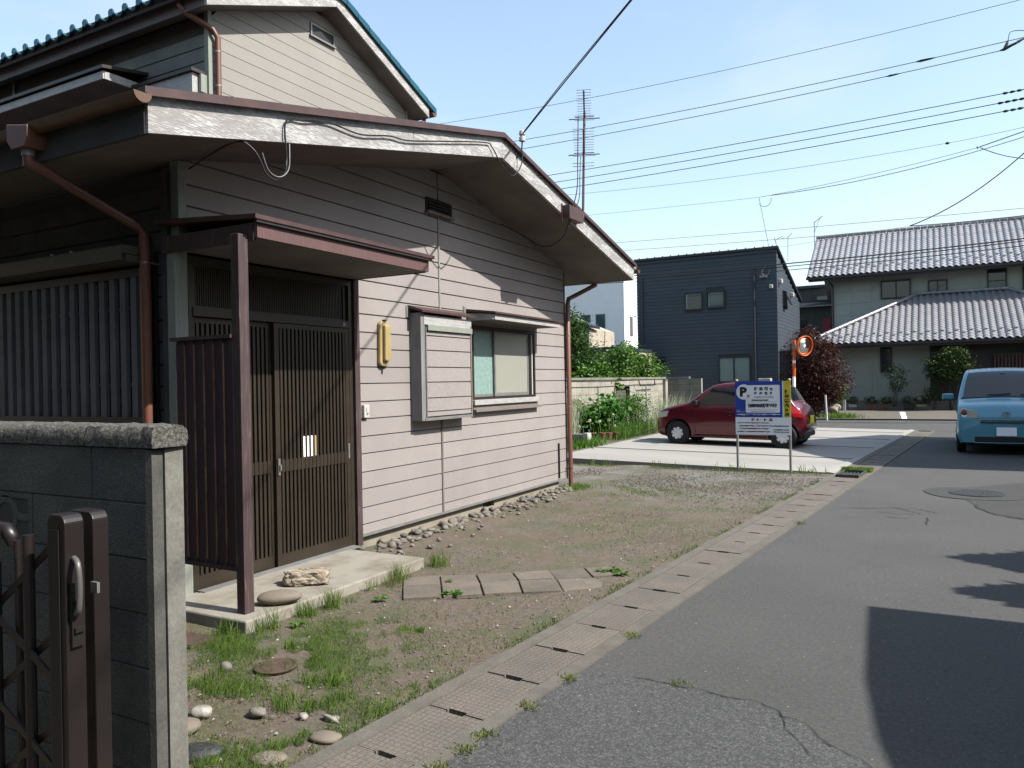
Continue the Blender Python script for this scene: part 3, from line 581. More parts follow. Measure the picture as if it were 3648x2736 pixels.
for k in range(4): yk = 4.645+.04583*(k+6); obj('paper_strip', MB().box(-4.795, -4.777, yk-.0115, yk+.0115, .988, 1.165), 'plate_white' if k < 3 else 'cream', l1)
# wall lamp and bell
lamp = obj('wall_lamp', MB().prism([(5.955, 1.82), (5.965, 2.20), (5.985, 2.23), (6.085, 2.23), (6.11, 2.20), (6.12, 1.85), (6.10, 1.80), (6.02, 1.78), (5.975, 1.79)], 'x', -4.80, -4.755), 'cream', None, bevel=.012)
tag(lamp, 'long yellowed cream wall lamp beside the entrance door', 'lamp')
obj('lamp_cover', MB().prism([(5.99, 1.84), (5.995, 2.19), (6.085, 2.19), (6.09, 1.86), (6.04, 1.83)], 'x', -4.755, -4.715), 'cream', lamp, bevel=.012)
obj('lamp_clip', MB().box(-4.78, -4.74, 6.02, 6.05, 2.23, 2.245).box(-4.78, -4.74, 6.02, 6.05, 1.765, 1.78), 'iron_rust', lamp)
bell = obj('doorbell', MB().box(-4.80, -4.762, 5.71, 5.785, 1.285, 1.41), 'white', None, bevel=.006); tag(bell, 'white doorbell push low on the wall right of the door', 'doorbell')
obj('bell_button', MB().box(-4.762, -4.757, 5.742, 5.762, 1.315, 1.335), 'galv', bell); obj('bell_slot', MB().box(-4.762, -4.759, 5.735, 5.742, 1.34, 1.385), 'galv', bell)
# upper storey -------------------------------------------------------------
XU = -7.70
up = obj('upper_wall', MB().box(-15.0, XU-.022, 6.45, 10.45, 3.4, 6.24).prism([(6.45, 6.2), (10.45, 6.2), (10.45, 6.24), (8.43, 7.02), (6.45, 6.24)], 'x', -15, XU-.022), 'groove', house)
z = 3.75; k = 0; hwu = lambda zz: (7.04-zz)/.41+.02
while z < 6.95:
    h = .163 if k % 2 == 0 else .178
    board_x(XU, 6.46, 10.45, z, z+h, up, 'siding_up', (8.43, hwu)); z += h; k += 1
    if z < 6.1:
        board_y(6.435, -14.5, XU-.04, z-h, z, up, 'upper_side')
obj('corner_board', MB().box(XU-.06, XU+.012, 6.42, 6.475, 3.8, 6.25), 'corner', up); obj('corner_board', MB().box(XU-.06, XU+.012, 10.435, 10.47, 3.8, 6.25), 'siding_up', up)
obj('wall_joint_trim', MB().box(-11.95, -11.90, 6.42, 6.436, 3.8, 6.2), 'corner', up)
def su(y): return 7.03-.41*abs(y-8.43)
ur = obj('upper_roof', MB().prism([(6.05, su(6.05)+.15), (8.43, 7.18), (10.81, su(10.81)+.15), (10.81, su(10.81)+.20), (8.43, 7.23), (6.05, su(6.05)+.20)], 'x', -15.5, -7.38), 'groove', house)
obj('soffit', MB().prism([(6.19, su(6.19)), (8.43, 7.03), (10.67, su(10.67)), (10.67, su(10.67)+.02), (8.43, 7.05), (6.19, su(6.19)+.02)], 'x', -15.4, -7.43), 'soffit', ur)
for a, b in ((6.17, 8.428), (8.432, 10.69)):
    obj('fascia_board', MB().prism([(a, su(a)), (b, su(b)), (b, su(b)+.165), (a, su(a)+.165)], 'x', -7.43, -7.40), 'peel', ur)
obj('eave_fascia', MB().box(-15.4, -7.43, 6.165, 6.19, su(6.18)-.005, su(6.18)+.15), 'eave_mauve', ur)
obj('eave_fascia', MB().box(-15.4, -7.43, 10.67, 10.69, su(10.68)-.005, su(10.68)+.15), 'canopy', ur)
halfpipe(-15.2, -7.42, 6.10, 6.32, .06, 'eave_mauve', ur); halfpipe(-15.2, -7.35, 10.79, 6.20, .06, 'pipe', ur)
obj('gutter_stub', MB().tube([(-7.55, 10.76, 6.14), (-7.55, 10.74, 6.06), (-7.6, 10.6, 6.0)], .035, 10), 'pipe', ur)
# glazed tiles: tile.shape = half tube sheet
def tile_mesh(name, w, l, m, amp=.028, th=.018, seg=7):
    mb = MB(); vs = []
    for v in (0, 1):
        for lay in (0, 1):
            for i in range(seg+1):
                u = i/seg; x = (u-.5)*w; zz = amp*math.cos((u-.28)*2*math.pi)*(1 if u < .78 else 1.0)
                vs.append((x, v*l, zz+(.02 if v == 0 else 0.0)-(th if lay else 0)))
    n = seg+1; fs = []
    for i in range(seg):
        fs += [(i, i+1, 2*n+i+1, 2*n+i), (n+i+1, n+i, 3*n+i, 3*n+i+1), (i+1, i, n+i, n+i+1), (2*n+i, 2*n+i+1, 3*n+i+1, 3*n+i)]
    fs += [(0, 2*n, 3*n, n), (n-1, 2*n-1, 4*n-1, 3*n-1)]
    mb.add(vs, fs); return mesh_of(name, mb, m, smooth=50)
tb_blue = tile_mesh('roof_tile', .27, .25, 'tile_blue', .03)
ang = math.atan(.41); stuffb = MB()
def add_mesh(mb, me, mat4):
    mb.add([mat4 @ v.co for v in me.vertices], [tuple(p.vertices) for p in me.polygons])
nt_ = 0
for r_ in range(11):
    for c_ in range(29):
        x = -7.52-.27*c_; y = 6.0+.227*r_; zt = su(y)+.235
        if r_ == 0 and c_ < 26: inst('roof_tile', tb_blue, ur, (x, y, zt), (ang, 0, 0))
        else: add_mesh(stuffb, tb_blue, Matrix.Translation((x, y, zt)) @ Matrix.Rotation(ang, 4, 'X'))
        y2 = 10.86-.227*r_
        if c_ == 0 and r_ < 11: inst('roof_tile', tb_blue, ur, (x, y2, su(y2)+.235), (-ang, 0, 0), (1, -1, 1))
        elif c_ < 14: add_mesh(stuffb, tb_blue, Matrix.Translation((x, y2, su(y2)+.235)) @ Matrix.Rotation(-ang, 4, 'X') @ Matrix.Scale(-1, 4, (0, 1, 0)))
obj('roof_tiles', stuffb, 'tile_blue', ur, smooth=50, kind='stuff')
for r_ in range(10):
    y2 = 10.86-.25*r_; obj('verge_tile', MB().prism([(y2, su(y2)+.165), (y2, su(y2)+.265), (y2-.26, su(y2-.26)+.25), (y2-.26, su(y2-.26)+.165)], 'x', -7.40, -7.36), 'tile_blue', ur)
    y1 = 6.0+.25*r_; obj('verge_tile', MB().prism([(y1, su(y1)+.165), (y1, su(y1)+.265), (y1+.26, su(y1+.26)+.25), (y1+.26, su(y1+.26)+.165)], 'x', -7.40, -7.36), 'tile_blue', ur)
endm = mesh_of('tile_end_disc', MB().lathe([(.0, -.012), (.046, -.012), (.052, 0), (.046, .012), (0, .012)], n=16, axis='y'), 'tile_blue', smooth=40)
for c_ in range(28): inst('tile_end_disc', endm, ur, (-7.57-.27*c_, 5.985, su(6.0)+.275))
udp = obj('downpipe', MB().tube([(-7.84, 6.13, 6.27), (-7.84, 6.14, 6.20), (-7.80, 6.18, 6.12), (-7.645, 6.45, 5.98), (-7.635, 6.52, 5.90), (-7.635, 6.52, 4.1)], .034, 14), 'pipe', house, smooth=50)
for zz in (5.72, 5.30): obj('pipe_bracket', MB().cyl((-7.635, 6.52, zz), (-7.635, 6.52, zz+.014), .038).box(-7.71, -7.635, 6.515, 6.525, zz, zz+.012), 'steel', udp, smooth=50)
uw = obj('attic_window', MB().box(-7.71, -7.675, 8.19, 8.215, 6.60, 6.785).box(-7.71, -7.675, 8.655, 8.68, 6.60, 6.785).box(-7.71, -7.675, 8.215, 8.655, 6.76, 6.785).box(-7.71, -7.66, 8.17, 8.70, 6.585, 6.61), 'alu', up)
obj('window_pane', MB().box(-7.70, -7.692, 8.215, 8.655, 6.61, 6.76), 'black', uw)
# upper side: hood and bay box seen over the wing roof
uh = obj('upper_hood', MB().box(-13.8, -8.90, 5.86, 6.44, 5.44, 5.46), 'soffit', house)
obj('hood_fascia', MB().box(-13.8, -8.89, 5.84, 5.86, 5.435, 5.53).box(-8.90, -8.88, 5.86, 6.44, 5.435, 5.53), 'white_trim', uh)
obj('hood_roof', MB().prism([(5.80, 5.545), (6.44, 5.66), (6.44, 5.70), (5.80, 5.585)], 'x', -13.9, -8.84), 'brown_trim', uh)
bx = obj('upper_shutter_box', MB().box(-8.85, -7.78, 6.25, 6.44, 4.5, 5.42), 'white_trim', house)
obj('box_roof', MB().box(-8.9, -7.74, 6.21, 6.44, 5.425, 5.465), 'brown_trim', bx)
obj('wall_vent_hood', MB().box(-7.765, -7.72, 6.33, 6.44, 5.20, 5.42), 'corner', bx)
# cables stapled along the fascia
def cab(name, pts, r, label, cat='cable', m='cable', group=None, n=6):
    o = obj(name, MB().tube(pts, r, n), m, None, smooth=60); tag(o, label, cat, group); return o
def spline(pts, k=8):
    P = [Vector(p) for p in pts]; out = []
    for i in range(len(P)-1):
        p0 = P[max(i-1, 0)]; p1 = P[i]; p2 = P[i+1]; p3 = P[min(i+2, len(P)-1)]
        for j in range(k):
            t = j/k; out.append(0.5*((2*p1)+(p2-p0)*t+(2*p0-5*p1+4*p2-p3)*t*t+(-p0+3*p1-3*p2+p3)*t**3))
    out.append(P[-1]); return out
xc = XF+.012
cab('drop_cable', spline([(-4.78, 3.80, 3.22), (-4.4, 3.68, 3.235), (xc-.08, 3.58, 3.235), (xc, 3.63, 3.19), (xc+.02, 3.68, 3.12), (xc+.02, 3.73, 3.04), (xc+.02, 3.82, 3.02), (xc+.02, 3.90, 3.08), (xc+.01, 3.93, 3.20), (xc+.01, 3.92, 3.42), (xc+.012, 3.98, 3.49), (xc+.012, 4.10, 3.51), (xc+.012, 4.35, 3.57), (xc+.012, 4.72, 3.58), (xc+.012, 5.1, 3.67), (xc+.012, 5.35, 3.70), (xc+.012, 5.9, 3.84), (xc+.012, 6.65, 4.03), (xc+.012, 6.80, 4.02), (xc+.03, 6.95, 3.88), (xc+.05, 7.15, 3.80), (xc+.05, 7.35, 3.95), (xc+.05, 7.40, 4.12)], 6), .0065,
    'sagging black supply cable looped along the peeling white eave board')
cab('drop_cable', spline([(xc+.03, 3.69, 3.17), (xc+.035, 3.74, 3.06), (xc+.035, 3.84, 3.04), (xc+.03, 3.93, 3.12), (xc+.02, 3.95, 3.3)], 6), .004, 'pale bare end of the cable loop under the eave corner', m='galv')
ins = obj('cable_insulator', MB().lathe([(.012, 0), (.035, .01), (.035, .05), (.02, .065), (.035, .08), (.03, .12), (.012, .13)], (XF+.07, 7.38, 4.22), 12), 'white', None, smooth=40)
tag(ins, 'white porcelain insulator where the supply line meets the eave', 'insulator'); obj('insulator_hook', MB().tube([(XF, 7.36, 4.05), (XF+.06, 7.37, 4.10), (XF+.07, 7.38, 4.22)], .008, 6), 'black', ins)
# ================================================================ ground
def sheet(name, poly, z, m, zf=None):
    mb = MB(); mb.add([(x, y, zf(x, y) if zf else z) for x, y in poly], [tuple(range(len(poly)))])
    return struct(obj(name, mb, m, None))
def xL(y): return -2.56+.0845*y
def xR(y): return xL(y)+.51
sheet('ground', [(-400, -300), (400, -300), (400, 500), (-400, 500)], -.03, 'soil')
sheet('road', [(xR(-12)+.0, -12), (4.2, -12), (4.2, 24.8), (60, 24.8), (60, 30.35), (-60, 30.35), (-60, 24.75), (xR(24.8), 24.75), (xR(24.8), 24.7)], 0.0, 'asphalt')
# seam between smooth and coarse asphalt
seam = [(-1.75, 3.80), (-1.55, 3.88), (-1.41, 3.92), (-1.21, 3.88), (-1.03, 3.87), (-.92, 3.86), (-.76, 3.85), (-.68, 3.82), (-.65, 3.75), (-.54, 3.70), (-.46, 3.58), (-.38, 3.51), (-.29, 3.46), (-.24, 3.40), (-.12, 3.2), (-.05, 2.9), (0.1, 2.5), (.2, 1.5), (.2, -3)]
sheet('coarse_road_patch', [(xR(-3)+.0, -3), (.2, -3)]+seam[::-1][1:]+[(xR(3.8)+.004, 3.80)], .004, 'asphalt_old')
def crack(name, pts, w, z=.0062, jit=.012, seed=1):
    rr = random.Random(seed); P = [Vector((x, y, 0)) for x, y in pts]; Q = []
    for a, b in zip(P[:-1], P[1:]):
        n = max(2, int((b-a).length/.05))
        for i in range(n): Q.append(a.lerp(b, i/n)+Vector((rr.uniform(-jit, jit), rr.uniform(-jit, jit), 0)))
    Q.append(P[-1]); mb = MB(); vs = []
    for i, q in enumerate(Q):
        d = (Q[min(i+1, len(Q)-1)]-Q[max(i-1, 0)]).normalized(); n = Vector((-d.y, d.x, 0)); ww = w*rr.uniform(.35, 1.0)*(.3 if i in (0, len(Q)-1) else 1)
        vs += [q+n*ww/2+Vector((0, 0, z)), q-n*ww/2+Vector((0, 0, z))]
    mb.add(vs, [(2*i, 2*i+1, 2*i+3, 2*i+2) for i in range(len(Q)-1)]); return struct(obj(name, mb, 'crack', None))
crack('road_crack', [(-1.45, 3.90), (-1.2, 3.88)]+seam[5:15], .0095, .0085, seed=2)
crack('road_crack', [(-.65, 3.75), (-.60, 3.62), (-.50, 3.45), (-.44, 3.38)], .006, .0085, seed=12)
for i, pts in enumerate([[(-1.03, 10.04), (-.68, 10.13), (-.42, 10.29), (-.15, 10.26), (.06, 10.02)], [(-.42, 10.29), (-.3, 10.12), (-.21, 10.04), (-.12, 9.9)], [(-.05, 9.75), (-.09, 9.48), (-.09, 9.23)],
                         [(-.1, 14.05), (.17, 14.06), (.48, 14.0)], [(.46, 10.9), (.44, 10.61), (.52, 10.4), (.6, 10.2), (.83, 9.95), (1.2, 9.8)], [(-.6, 9.9), (-.35, 9.82), (-.2, 9.9)], [(-.5, 9.62), (-.25, 9.55)], [(-3.4, 24.76), (-1.5, 24.70), (-.3, 24.78), (.6, 24.9), (3, 24.9)],
                         [(-2.2, 26.2), (-1.6, 26.4), (-1.2, 26.2)], [(-2.5, 28.2), (-1.6, 28.6), (-.6, 28.3)]]):
    crack('road_crack', pts, .03 if i in (4,) else (.05 if i > 6 else .016), .0062, .02, seed=20+i)
# dark repair round the manhole
pts = [(.49+.62*math.cos(a)*(1+.05*math.sin(3*a)), 11.88+.62*math.sin(a)*(1+.05*math.cos(2*a))) for a in np.linspace(0, 2*math.pi, 28)[:-1]]
sheet('asphalt_repair_ring', pts, .008, 'asphalt_patch')
sheet('asphalt_repair', [(.46, 10.62), (.52, 10.42), (.62, 10.2), (.9, 9.98), (1.8, 9.9), (2.6, 13.4), (1.3, 13.5), (.75, 12.9), (.46, 12.55), (.2, 12.2), (.3, 11.6)], .004, 'asphalt_patch')
mh = obj('manhole_cover', MB().lathe([(.31, 0.0), (.325, .012), (.325, .016), (.30, .016), (.30, .013), (0.0, .013)], (.49, 11.88, .0), 40), 'iron', None, smooth=40)
tag(mh, 'round patterned iron manhole cover in the road ahead of the teal car', 'manhole cover')
rb = MB()
for r_ in (.27, .21, .15, .09):
    n_ = int(r_*60)
    for k in range(n_):
        a0 = 2*math.pi*k/n_; a1 = a0+2*math.pi/n_*.55
        rb.add([(.49+r1*math.cos(a), 11.88+r1*math.sin(a), .0175) for r1, a in ((r_, a0), (r_, a1), (r_-.03, a1), (r_-.03, a0))], [(0, 1, 2, 3)])
obj('raised_pattern', rb, 'grate', mh, kind='stuff')
# side gutter with covers ---------------------------------------------------
GA = math.atan(.0845)
gd = struct(obj('roadside_gutter', MB().prism([(xL(-3), -3), (xL(-3)+.085, -3), (xL(24.8)+.085, 24.8), (xL(24.8), 24.8)], 'z', -.1, .018), 'kerb', None))
obj('gutter_edge', MB().prism([(xR(-3)-.085, -3), (xR(-3), -3), (xR(24.7), 24.7), (xR(24.7)-.085, 24.7)], 'z', -.1, .012), 'kerb', gd)
obj('gutter_floor', MB().prism([(xL(-3)+.085, -3), (xR(-3)-.085, -3), (xR(24.7)-.085, 24.7), (xL(24.8)+.085, 24.8)], 'z', -.1, -.06), 'black', gd)
W_, L_ = .332, .486
def cover_mesh(notch=True):
    mb = MB(); w, l, t = W_/2, L_/2, .05
    # a slab with a hand slot cut in both short ends (built of three strips)
    s = .055; d = .016
    for y0, y1, xa, xb in ((-l, -l+d, -w, -s), (-l, -l+d, s, w), (l-d, l, -w, -s), (l-d, l, s, w)): mb.box(xa, xb, y0, y1, -t, 0)
    mb.box(-w, w, -l+d, l-d, -t, 0); return mesh_of('gutter_cover', mb, 'cover')
cvm = cover_mesh(); y = 2.59-.495*6+.2475; k = 0
while y < 24.5:
    xc_ = xL(y)+.255; dz = random.uniform(-.003, .003); yaw = -GA+random.uniform(-.004, .004)
    if not (13.0 < y < 13.75):
        inst('gutter_cover', cvm, gd, (xc_, y, .012+dz), (random.uniform(-.004, .004), random.uniform(-.006, .006), yaw))
    y += .495
gr = obj('drain_grate', MB().box(-W_/2, W_/2, -.36, -.345, -.03, .01).box(-W_/2, W_/2, .345, .36, -.03, .01).box(-W_/2, -W_/2+.014, -.36, .36, -.03, .01).box(W_/2-.014, W_/2, -.36, .36, -.03, .01), 'grate', None)
gr.location = (xL(13.4)+.255, 13.4, .012); WP[gr.name] = Vector(gr.location); gr.rotation_euler.z = -GA; tag(gr, 'steel bar grate set in the gutter at the corner of the parking lot', 'grate')
bm_ = mesh_of('grate_bar', MB().box(-.007, .007, -.34, .34, -.025, 0), 'grate')
for i in range(5):
    b_ = bpy.data.objects.new('grate_bar', bm_); COL.objects.link(b_); b_.parent = gr; b_.location = (-.11+.055*i, 0, .008)
# yard of trodden earth ------------------------------------------------------
def fbm(x, y):
    return .5*math.sin(1.7*x+2.1*y)+.3*math.sin(4.3*x-3.1*y+1)+.2*math.sin(9.1*x+7.7*y+2)
NX, NY = 60, 190; vs = []; fs = []
for j in range(NY+1):
    y = 1.95+(13.42-1.95)*j/NY; xa, xb = -5.0, xL(y)-.001
    if y > 10.2: xa = -5.0-(y-10.2)*2.2
    for i in range(NX+1):
        x = xa+(xb-xa)*i/NX; edge = min(1, (xb-x)/.25)
        zz = .012+.010*fbm(x, y)*edge+(.018*math.exp(-((x+4.75)/.35)**2))*(1 if y > 5.4 else 0)
        zz += .02*max(0, 1-abs(y-2.6)/.6)*math.exp(-((x+2.9)/.5)**2)*-.6
        vs.append((x, y, max(zz, .0) if edge > .2 else .006))
for j in range(NY):
    for i in range(NX): a = j*(NX+1)+i; fs.append((a, a+1, a+NX+2, a+NX+1))
mb = MB(); mb.add(vs, fs); struct(obj('dirt_yard', mb, 'dirt', None, smooth=True))
# parking lot -------------------------------------------------------------
def zlot(x, y): return .032+.017*max(0, -1.39-x)
lotx = -6.62
def xle(y): return xL(y)+.0
lot = struct(obj('parking_lot', MB().prism([(lotx, 13.52), (xle(13.4)-.01, 13.40), (xle(24.7)-.01, 24.7), (lotx+.35, 24.7)], 'z', -.2, -.02), 'lot', None))
ys = [(13.52, 13.40), (15.80, 15.80), (18.35, 18.35), (20.80, 20.80), (23.35, 23.35), (24.72, 24.72)]
for (a0, a1), (b0, b1) in zip(ys[:-1], ys[1:]):
    q = [(lotx, a0+(.07 if a0 > 14 else 0)), (xle(a1)-.13, a1+(.07 if a0 > 14 else 0)), (xle(b1)-.13, b1-.07), (lotx, b0-.07)]; mb = MB()
    mb.add([(x, y, zlot(x, y)-.12) for x, y in q]+[(x, y, zlot(x, y)) for x, y in q], [(0, 1, 2, 3), (4, 7, 6, 5), (0, 4, 5, 1), (1, 5, 6, 2), (2, 6, 7, 3), (3, 7, 4, 0)]); obj('lot_slab', mb, 'lot', lot)
    q = [(xle(a1)-.115, a1), (xle(a1)-.004, a1), (xle(b1)-.004, b1), (xle(b1)-.115, b1)]; mb = MB()
    mb.add([(x, y, -.1) for x, y in q]+[(x, y, .045 if i in (0, 3) else .03) for i, (x, y) in enumerate(q)], [(0, 1, 2, 3), (4, 7, 6, 5), (0, 4, 5, 1), (1, 5, 6, 2), (2, 6, 7, 3), (3, 7, 4, 0)]); obj('lot_kerb', mb, 'lot', lot)
mb = MB(); mb.add([(x, y, zlot(x, y)-.010) for x, y in ((lotx, 13.60), (xle(13.4)-.12, 13.45), (xle(24.7)-.12, 24.7), (lotx, 24.7))], [(0, 1, 2, 3)]); obj('lot_joint_filler', mb, 'crack', lot)
mb = MB(); mb.prism([(lotx-.06, 13.54), (lotx-.004, 13.54), (lotx-.004, 24.72), (lotx-.06, 24.72)], 'z', -.1, .135); obj('lot_edge_strip', mb, 'kerb', lot)
sheet('flower_bed_soil', [(-8.3, 13.6), (lotx-.06, 13.6), (lotx-.06, 25.9), (-8.3, 25.9)], .10, 'soil')
obj('bed_front', MB().box(-8.3, lotx-.06, 13.58, 13.60, -.03, .10), 'kerb', None); tag(bpy.data.objects['bed_front'], 'low soil retaining edge at the near end of the flower bed', 'kerb')
# far side of the cross street
struct(obj('forecourt', MB().box(-60, 60, 30.45, 38.1, -.1, .045), 'forecourt', None))
fk = struct(obj('street_kerb', MB().box(-60, 60, 30.35, 30.44, -.1, .05), 'crack', None))
ml = struct(obj('parking_line', MB().prism([(-.99, 30.75), (-.83, 30.75), (-1.05, 36.2), (-1.25, 36.2)], 'z', .0455, .0495), 'plate_white', None))
# porch step
st = obj('concrete_step', MB().box(-4.84, -3.885, 3.455, 5.42, -.05, .095), 'conc_step', None, bevel=.012); tag(st, 'pale concrete step slab in front of the entrance door', 'step')
# paving slabs
path = struct(obj('garden_path', MB().prism([(-3.78, 4.98), (-3.42, 4.50), (-2.25, 5.36), (-2.3, 5.95)], 'z', -.02, .008), 'soil', None))
T_ = [(-3.80, 5.00), (-3.58, 5.20), (-3.33, 5.36), (-3.08, 5.53), (-2.84, 5.73), (-2.61, 5.93), (-2.37, 6.09)]
Mi = [(-3.65, 4.79), (-3.41, 4.97), (-3.17, 5.16), (-2.92, 5.34), (-2.67, 5.51), (-2.42, 5.68), (-2.20, 5.88)]
Bo = [(-3.44, 4.51), (-3.20, 4.68), (-2.96, 4.87), (-2.72, 5.04), (-2.47, 5.21), (-2.30, 5.34)]
def quad_slab(q, h):
    c = Vector((sum(p[0] for p in q)/len(q), sum(p[1] for p in q)/len(q), 0)); mb = MB()
    q2 = [Vector((p[0], p[1], 0)) for p in q]; q2 = [p+(c-p)*.05 for p in q2]; t = random.uniform(-.004, .004)
    mb.prism([(p.x, p.y) for p in q2], 'z', -.03, h+t); return mb
for i in range(6): obj('paving_slab', quad_slab([T_[i], T_[i+1], Mi[i+1], Mi[i]], .024), 'paver', path, bevel=.004)
for i in range(4): obj('paving_slab', quad_slab([Mi[i], Mi[i+1], Bo[i+1], Bo[i]], .024), 'paver', path, bevel=.004)
obj('paving_slab', quad_slab([Mi[4], Mi[5], (-2.30, 5.60), (-2.25, 5.47), (-2.29, 5.38), Bo[4]], .024), 'paver', path, bevel=.004)
# rocks ---------------------------------------------------------------------
def rock_mesh(name, m, seed, rough=.25, sub=2, flat=.7, smooth=True):
    rr = random.Random(seed); b = bmesh.new(); bmesh.ops.create_icosphere(b, subdivisions=sub, radius=1)
    ph = [(rr.uniform(1, 3), rr.uniform(1, 3), rr.uniform(1, 3), rr.uniform(0, 6)) for _ in range(6)]
    for v in b.verts:
        n = sum(math.sin(a*v.co.x+b_*v.co.y*1.3+c*v.co.z+d) for a, b_, c, d in ph)/6
        v.co *= 1+rough*n*1.6+rr.uniform(-rough, rough)*.12; v.co.z *= flat
    me = bpy.data.meshes.new(name); b.to_mesh(me); b.free(); me.materials.append(M[m])
    if smooth: me.polygons.foreach_set('use_smooth', [True]*len(me.polygons))
    return me
def stone(name, me, loc, s, label, cat='stone', group=None, rz=0):
    o = inst(name, me, None, loc, (0, 0, rz), s); tag(o, label, cat, group); return o
b = bmesh.new(); bmesh.ops.create_icosphere(b, subdivisions=5, radius=1)
from mathutils import noise as mn
for v in b.verts:
    p = v.co.copy(); q = Vector((max(-.88, min(.88, p.x*1.1)), max(-.8, min(.8, p.y*1.1)), max(-.5, min(.62, p.z*1.1))))
    n = mn.fractal(p*1.7+Vector((3, 1, 7)), 0.9, 2.0, 6); n2 = abs(mn.noise(p*5.5))
    v.co = q*(1+.20*n-.16*n2)
me = bpy.data.meshes.new('pitted_rock'); b.to_mesh(me); b.free(); me.materials.append(M['rock']); me.polygons.foreach_set('use_smooth', [True]*len(me.polygons))
stone('rock', me, (-4.20, 4.32, .145), (.185, .115, .085), 'rough pitted pale rock lying on the concrete step', 'rock', rz=.62)
stone('river_stone', rock_mesh('river_stone', 'river', 5, .05, 3, .42), (-3.985, 3.84, .143), (.155, .085, .115), 'smooth oval tan stone lying on the concrete step beside the post', 'stone', rz=.72)
stone('yard_stone', rock_mesh('yard_stone', 'stone', 9, .2, 3, .8), (-3.50, 2.96, .03), (.035, .033, .04), 'small brownish stone standing in the grass left of the rusty lid')
stone('yard_stone', rock_mesh('yard_stone', 'shell', 10, .25, 3, .6), (-3.13, 2.50, .03), (.055, .045, .05), 'pale cream stone beside the foot of the block wall end')
stone('yard_stone', rock_mesh('yard_stone', 'river', 11, .12, 3, .6), (-3.06, 2.36, .03), (.07, .06, .06), 'brown rounded stone half hidden behind the foot of the block wall end')
stone('yard_stone', rock_mesh('yard_stone', 'iron', 12, .1, 3, .5), (-2.80, 2.21, .025), (.11, .065, .075), 'large flat dark grey stone at the bottom of the yard', rz=.5)
stone('yard_stone', rock_mesh('yard_stone', 'river', 13, .1, 3, .4), (-2.41, 2.58, .022), (.075, .045, .06), 'flat brown stone near the gutter edge', rz=.4)
stone('yard_stone', rock_mesh('yard_stone', 'river', 14, .1, 3, .4), (-2.50, 2.33, .018), (.08, .05, .06), 'tan flat stone at the lower frame edge between grass blades', rz=.4)
stone('yard_stone', rock_mesh('yard_stone', 'shell', 15, .35, 3, .5), (-2.52, 2.74, .02), (.048, .026, .035), 'jagged white stone chip lying on grass near the gutter', rz=.2)
stone('yard_stone', rock_mesh('yard_stone', 'shell', 16, .3, 2, .7), (-2.66, 2.70, .02), (.024, .022, .028), 'small grey and white stone left of the jagged white chip')
stone('yard_stone', rock_mesh('yard_stone', 'stone', 17, .3, 2, .6), (-2.88, 2.62, .03), (.05, .035, .04), 'grey lump of broken concrete on the bare patch of the yard')
# stones heaped along the house wall
pm = [rock_mesh('wall_stone', 'stone', 30+i, .18, 2, .65) for i in range(7)]
pm2 = [rock_mesh('wall_stone', 'river', 50+i, .15, 2, .65) for i in range(4)]
rr = random.Random(3)
for i in range(190):
    t = rr.random(); y = 5.62+t*4.6; wdt = .16+.20*math.exp(-((y-6.1)/.6)**2)+.10*math.exp(-((y-8.3)/1.0)**2)
    x = -4.80+abs(rr.gauss(0, wdt)); s = rr.uniform(.02, .046)*(1.15 if x < -4.6 else .8)
    if x > -3.7 or (y < 5.75 and x > -4.3): continue
    o = inst('wall_stone', rr.choice(pm if rr.random() < .7 else pm2), None, (x, y, .025+s*.35+max(0, (-4.66-x))*.15), (rr.uniform(-.4, .4), rr.uniform(-.4, .4), rr.uniform(0, 6)), (s, s*rr.uniform(.7, 1.1), s*rr.uniform(.7, 1)))
    tag(o, ('small stone in the heap along the house wall beside the concrete step' if y < 6.7 else 'small stone in the heap along the house wall below the shutter box' if y < 7.75 else 'small stone in the heap along the house wall below the window' if y < 9.4 else 'small stone in the heap along the house wall near the corner downpipe'), 'stone', 'stones heaped along the house wall')
# small chips spread over the yard
def scatter(name, n, m, fn, smin, smax, label, cat, up=.006, seed=4):
    rr = random.Random(seed); mb = MB(); c = 0
    base = [(1, 0, 0), (-.3, .9, 0), (-.8, -.6, 0), (.2, -.9, 0), (0, 0, .7), (0, 0, -.5)]
    F = [(0, 1, 4), (1, 2, 4), (2, 3, 4), (3, 0, 4), (1, 0, 5), (2, 1, 5), (3, 2, 5), (0, 3, 5)]
    while c < n:
        p = fn(rr)
        if p is None: continue
        c += 1; s = rr.uniform(smin, smax); a = rr.uniform(0, 6.3); ca, sa = math.cos(a), math.sin(a)
        mb.add([(p[0]+s*(bx_*ca-by*sa)*rr.uniform(.7, 1.2), p[1]+s*(bx_*sa+by*ca)*rr.uniform(.7, 1.2), p[2]+up+s*bz) for bx_, by, bz in base], F)
    o = obj(name, mb, m, None); o['kind'] = 'stuff'; o['label'] = label; o['category'] = cat; return o
def yard(rr):
    y = rr.uniform(2.0, 13.2); x = rr.uniform(-4.8, xL(y)-.03)
    if x < -3.88 and y < 5.42: return None
    return (x, y, .012)
scatter('pale_chips', 520, 'shell', yard, .004, .013, 'tiny white shell and stone chips over the earth yard', 'gravel', seed=5)
scatter('yard_pebbles', 7000, 'stone', yard, .003, .011, 'grey pebbles trodden into the earth yard', 'gravel', seed=6)
def gravel(rr):
    y = rr.gauss(11.6, .9); x = rr.uniform(-5.5, xL(y)-.05)
    return (x, y, .012) if 9 < y < 13.3 else None
scatter('far_gravel', 3000, 'stone', gravel, .006, .020, 'grey gravel spread in front of the parking lot', 'gravel', seed=7)
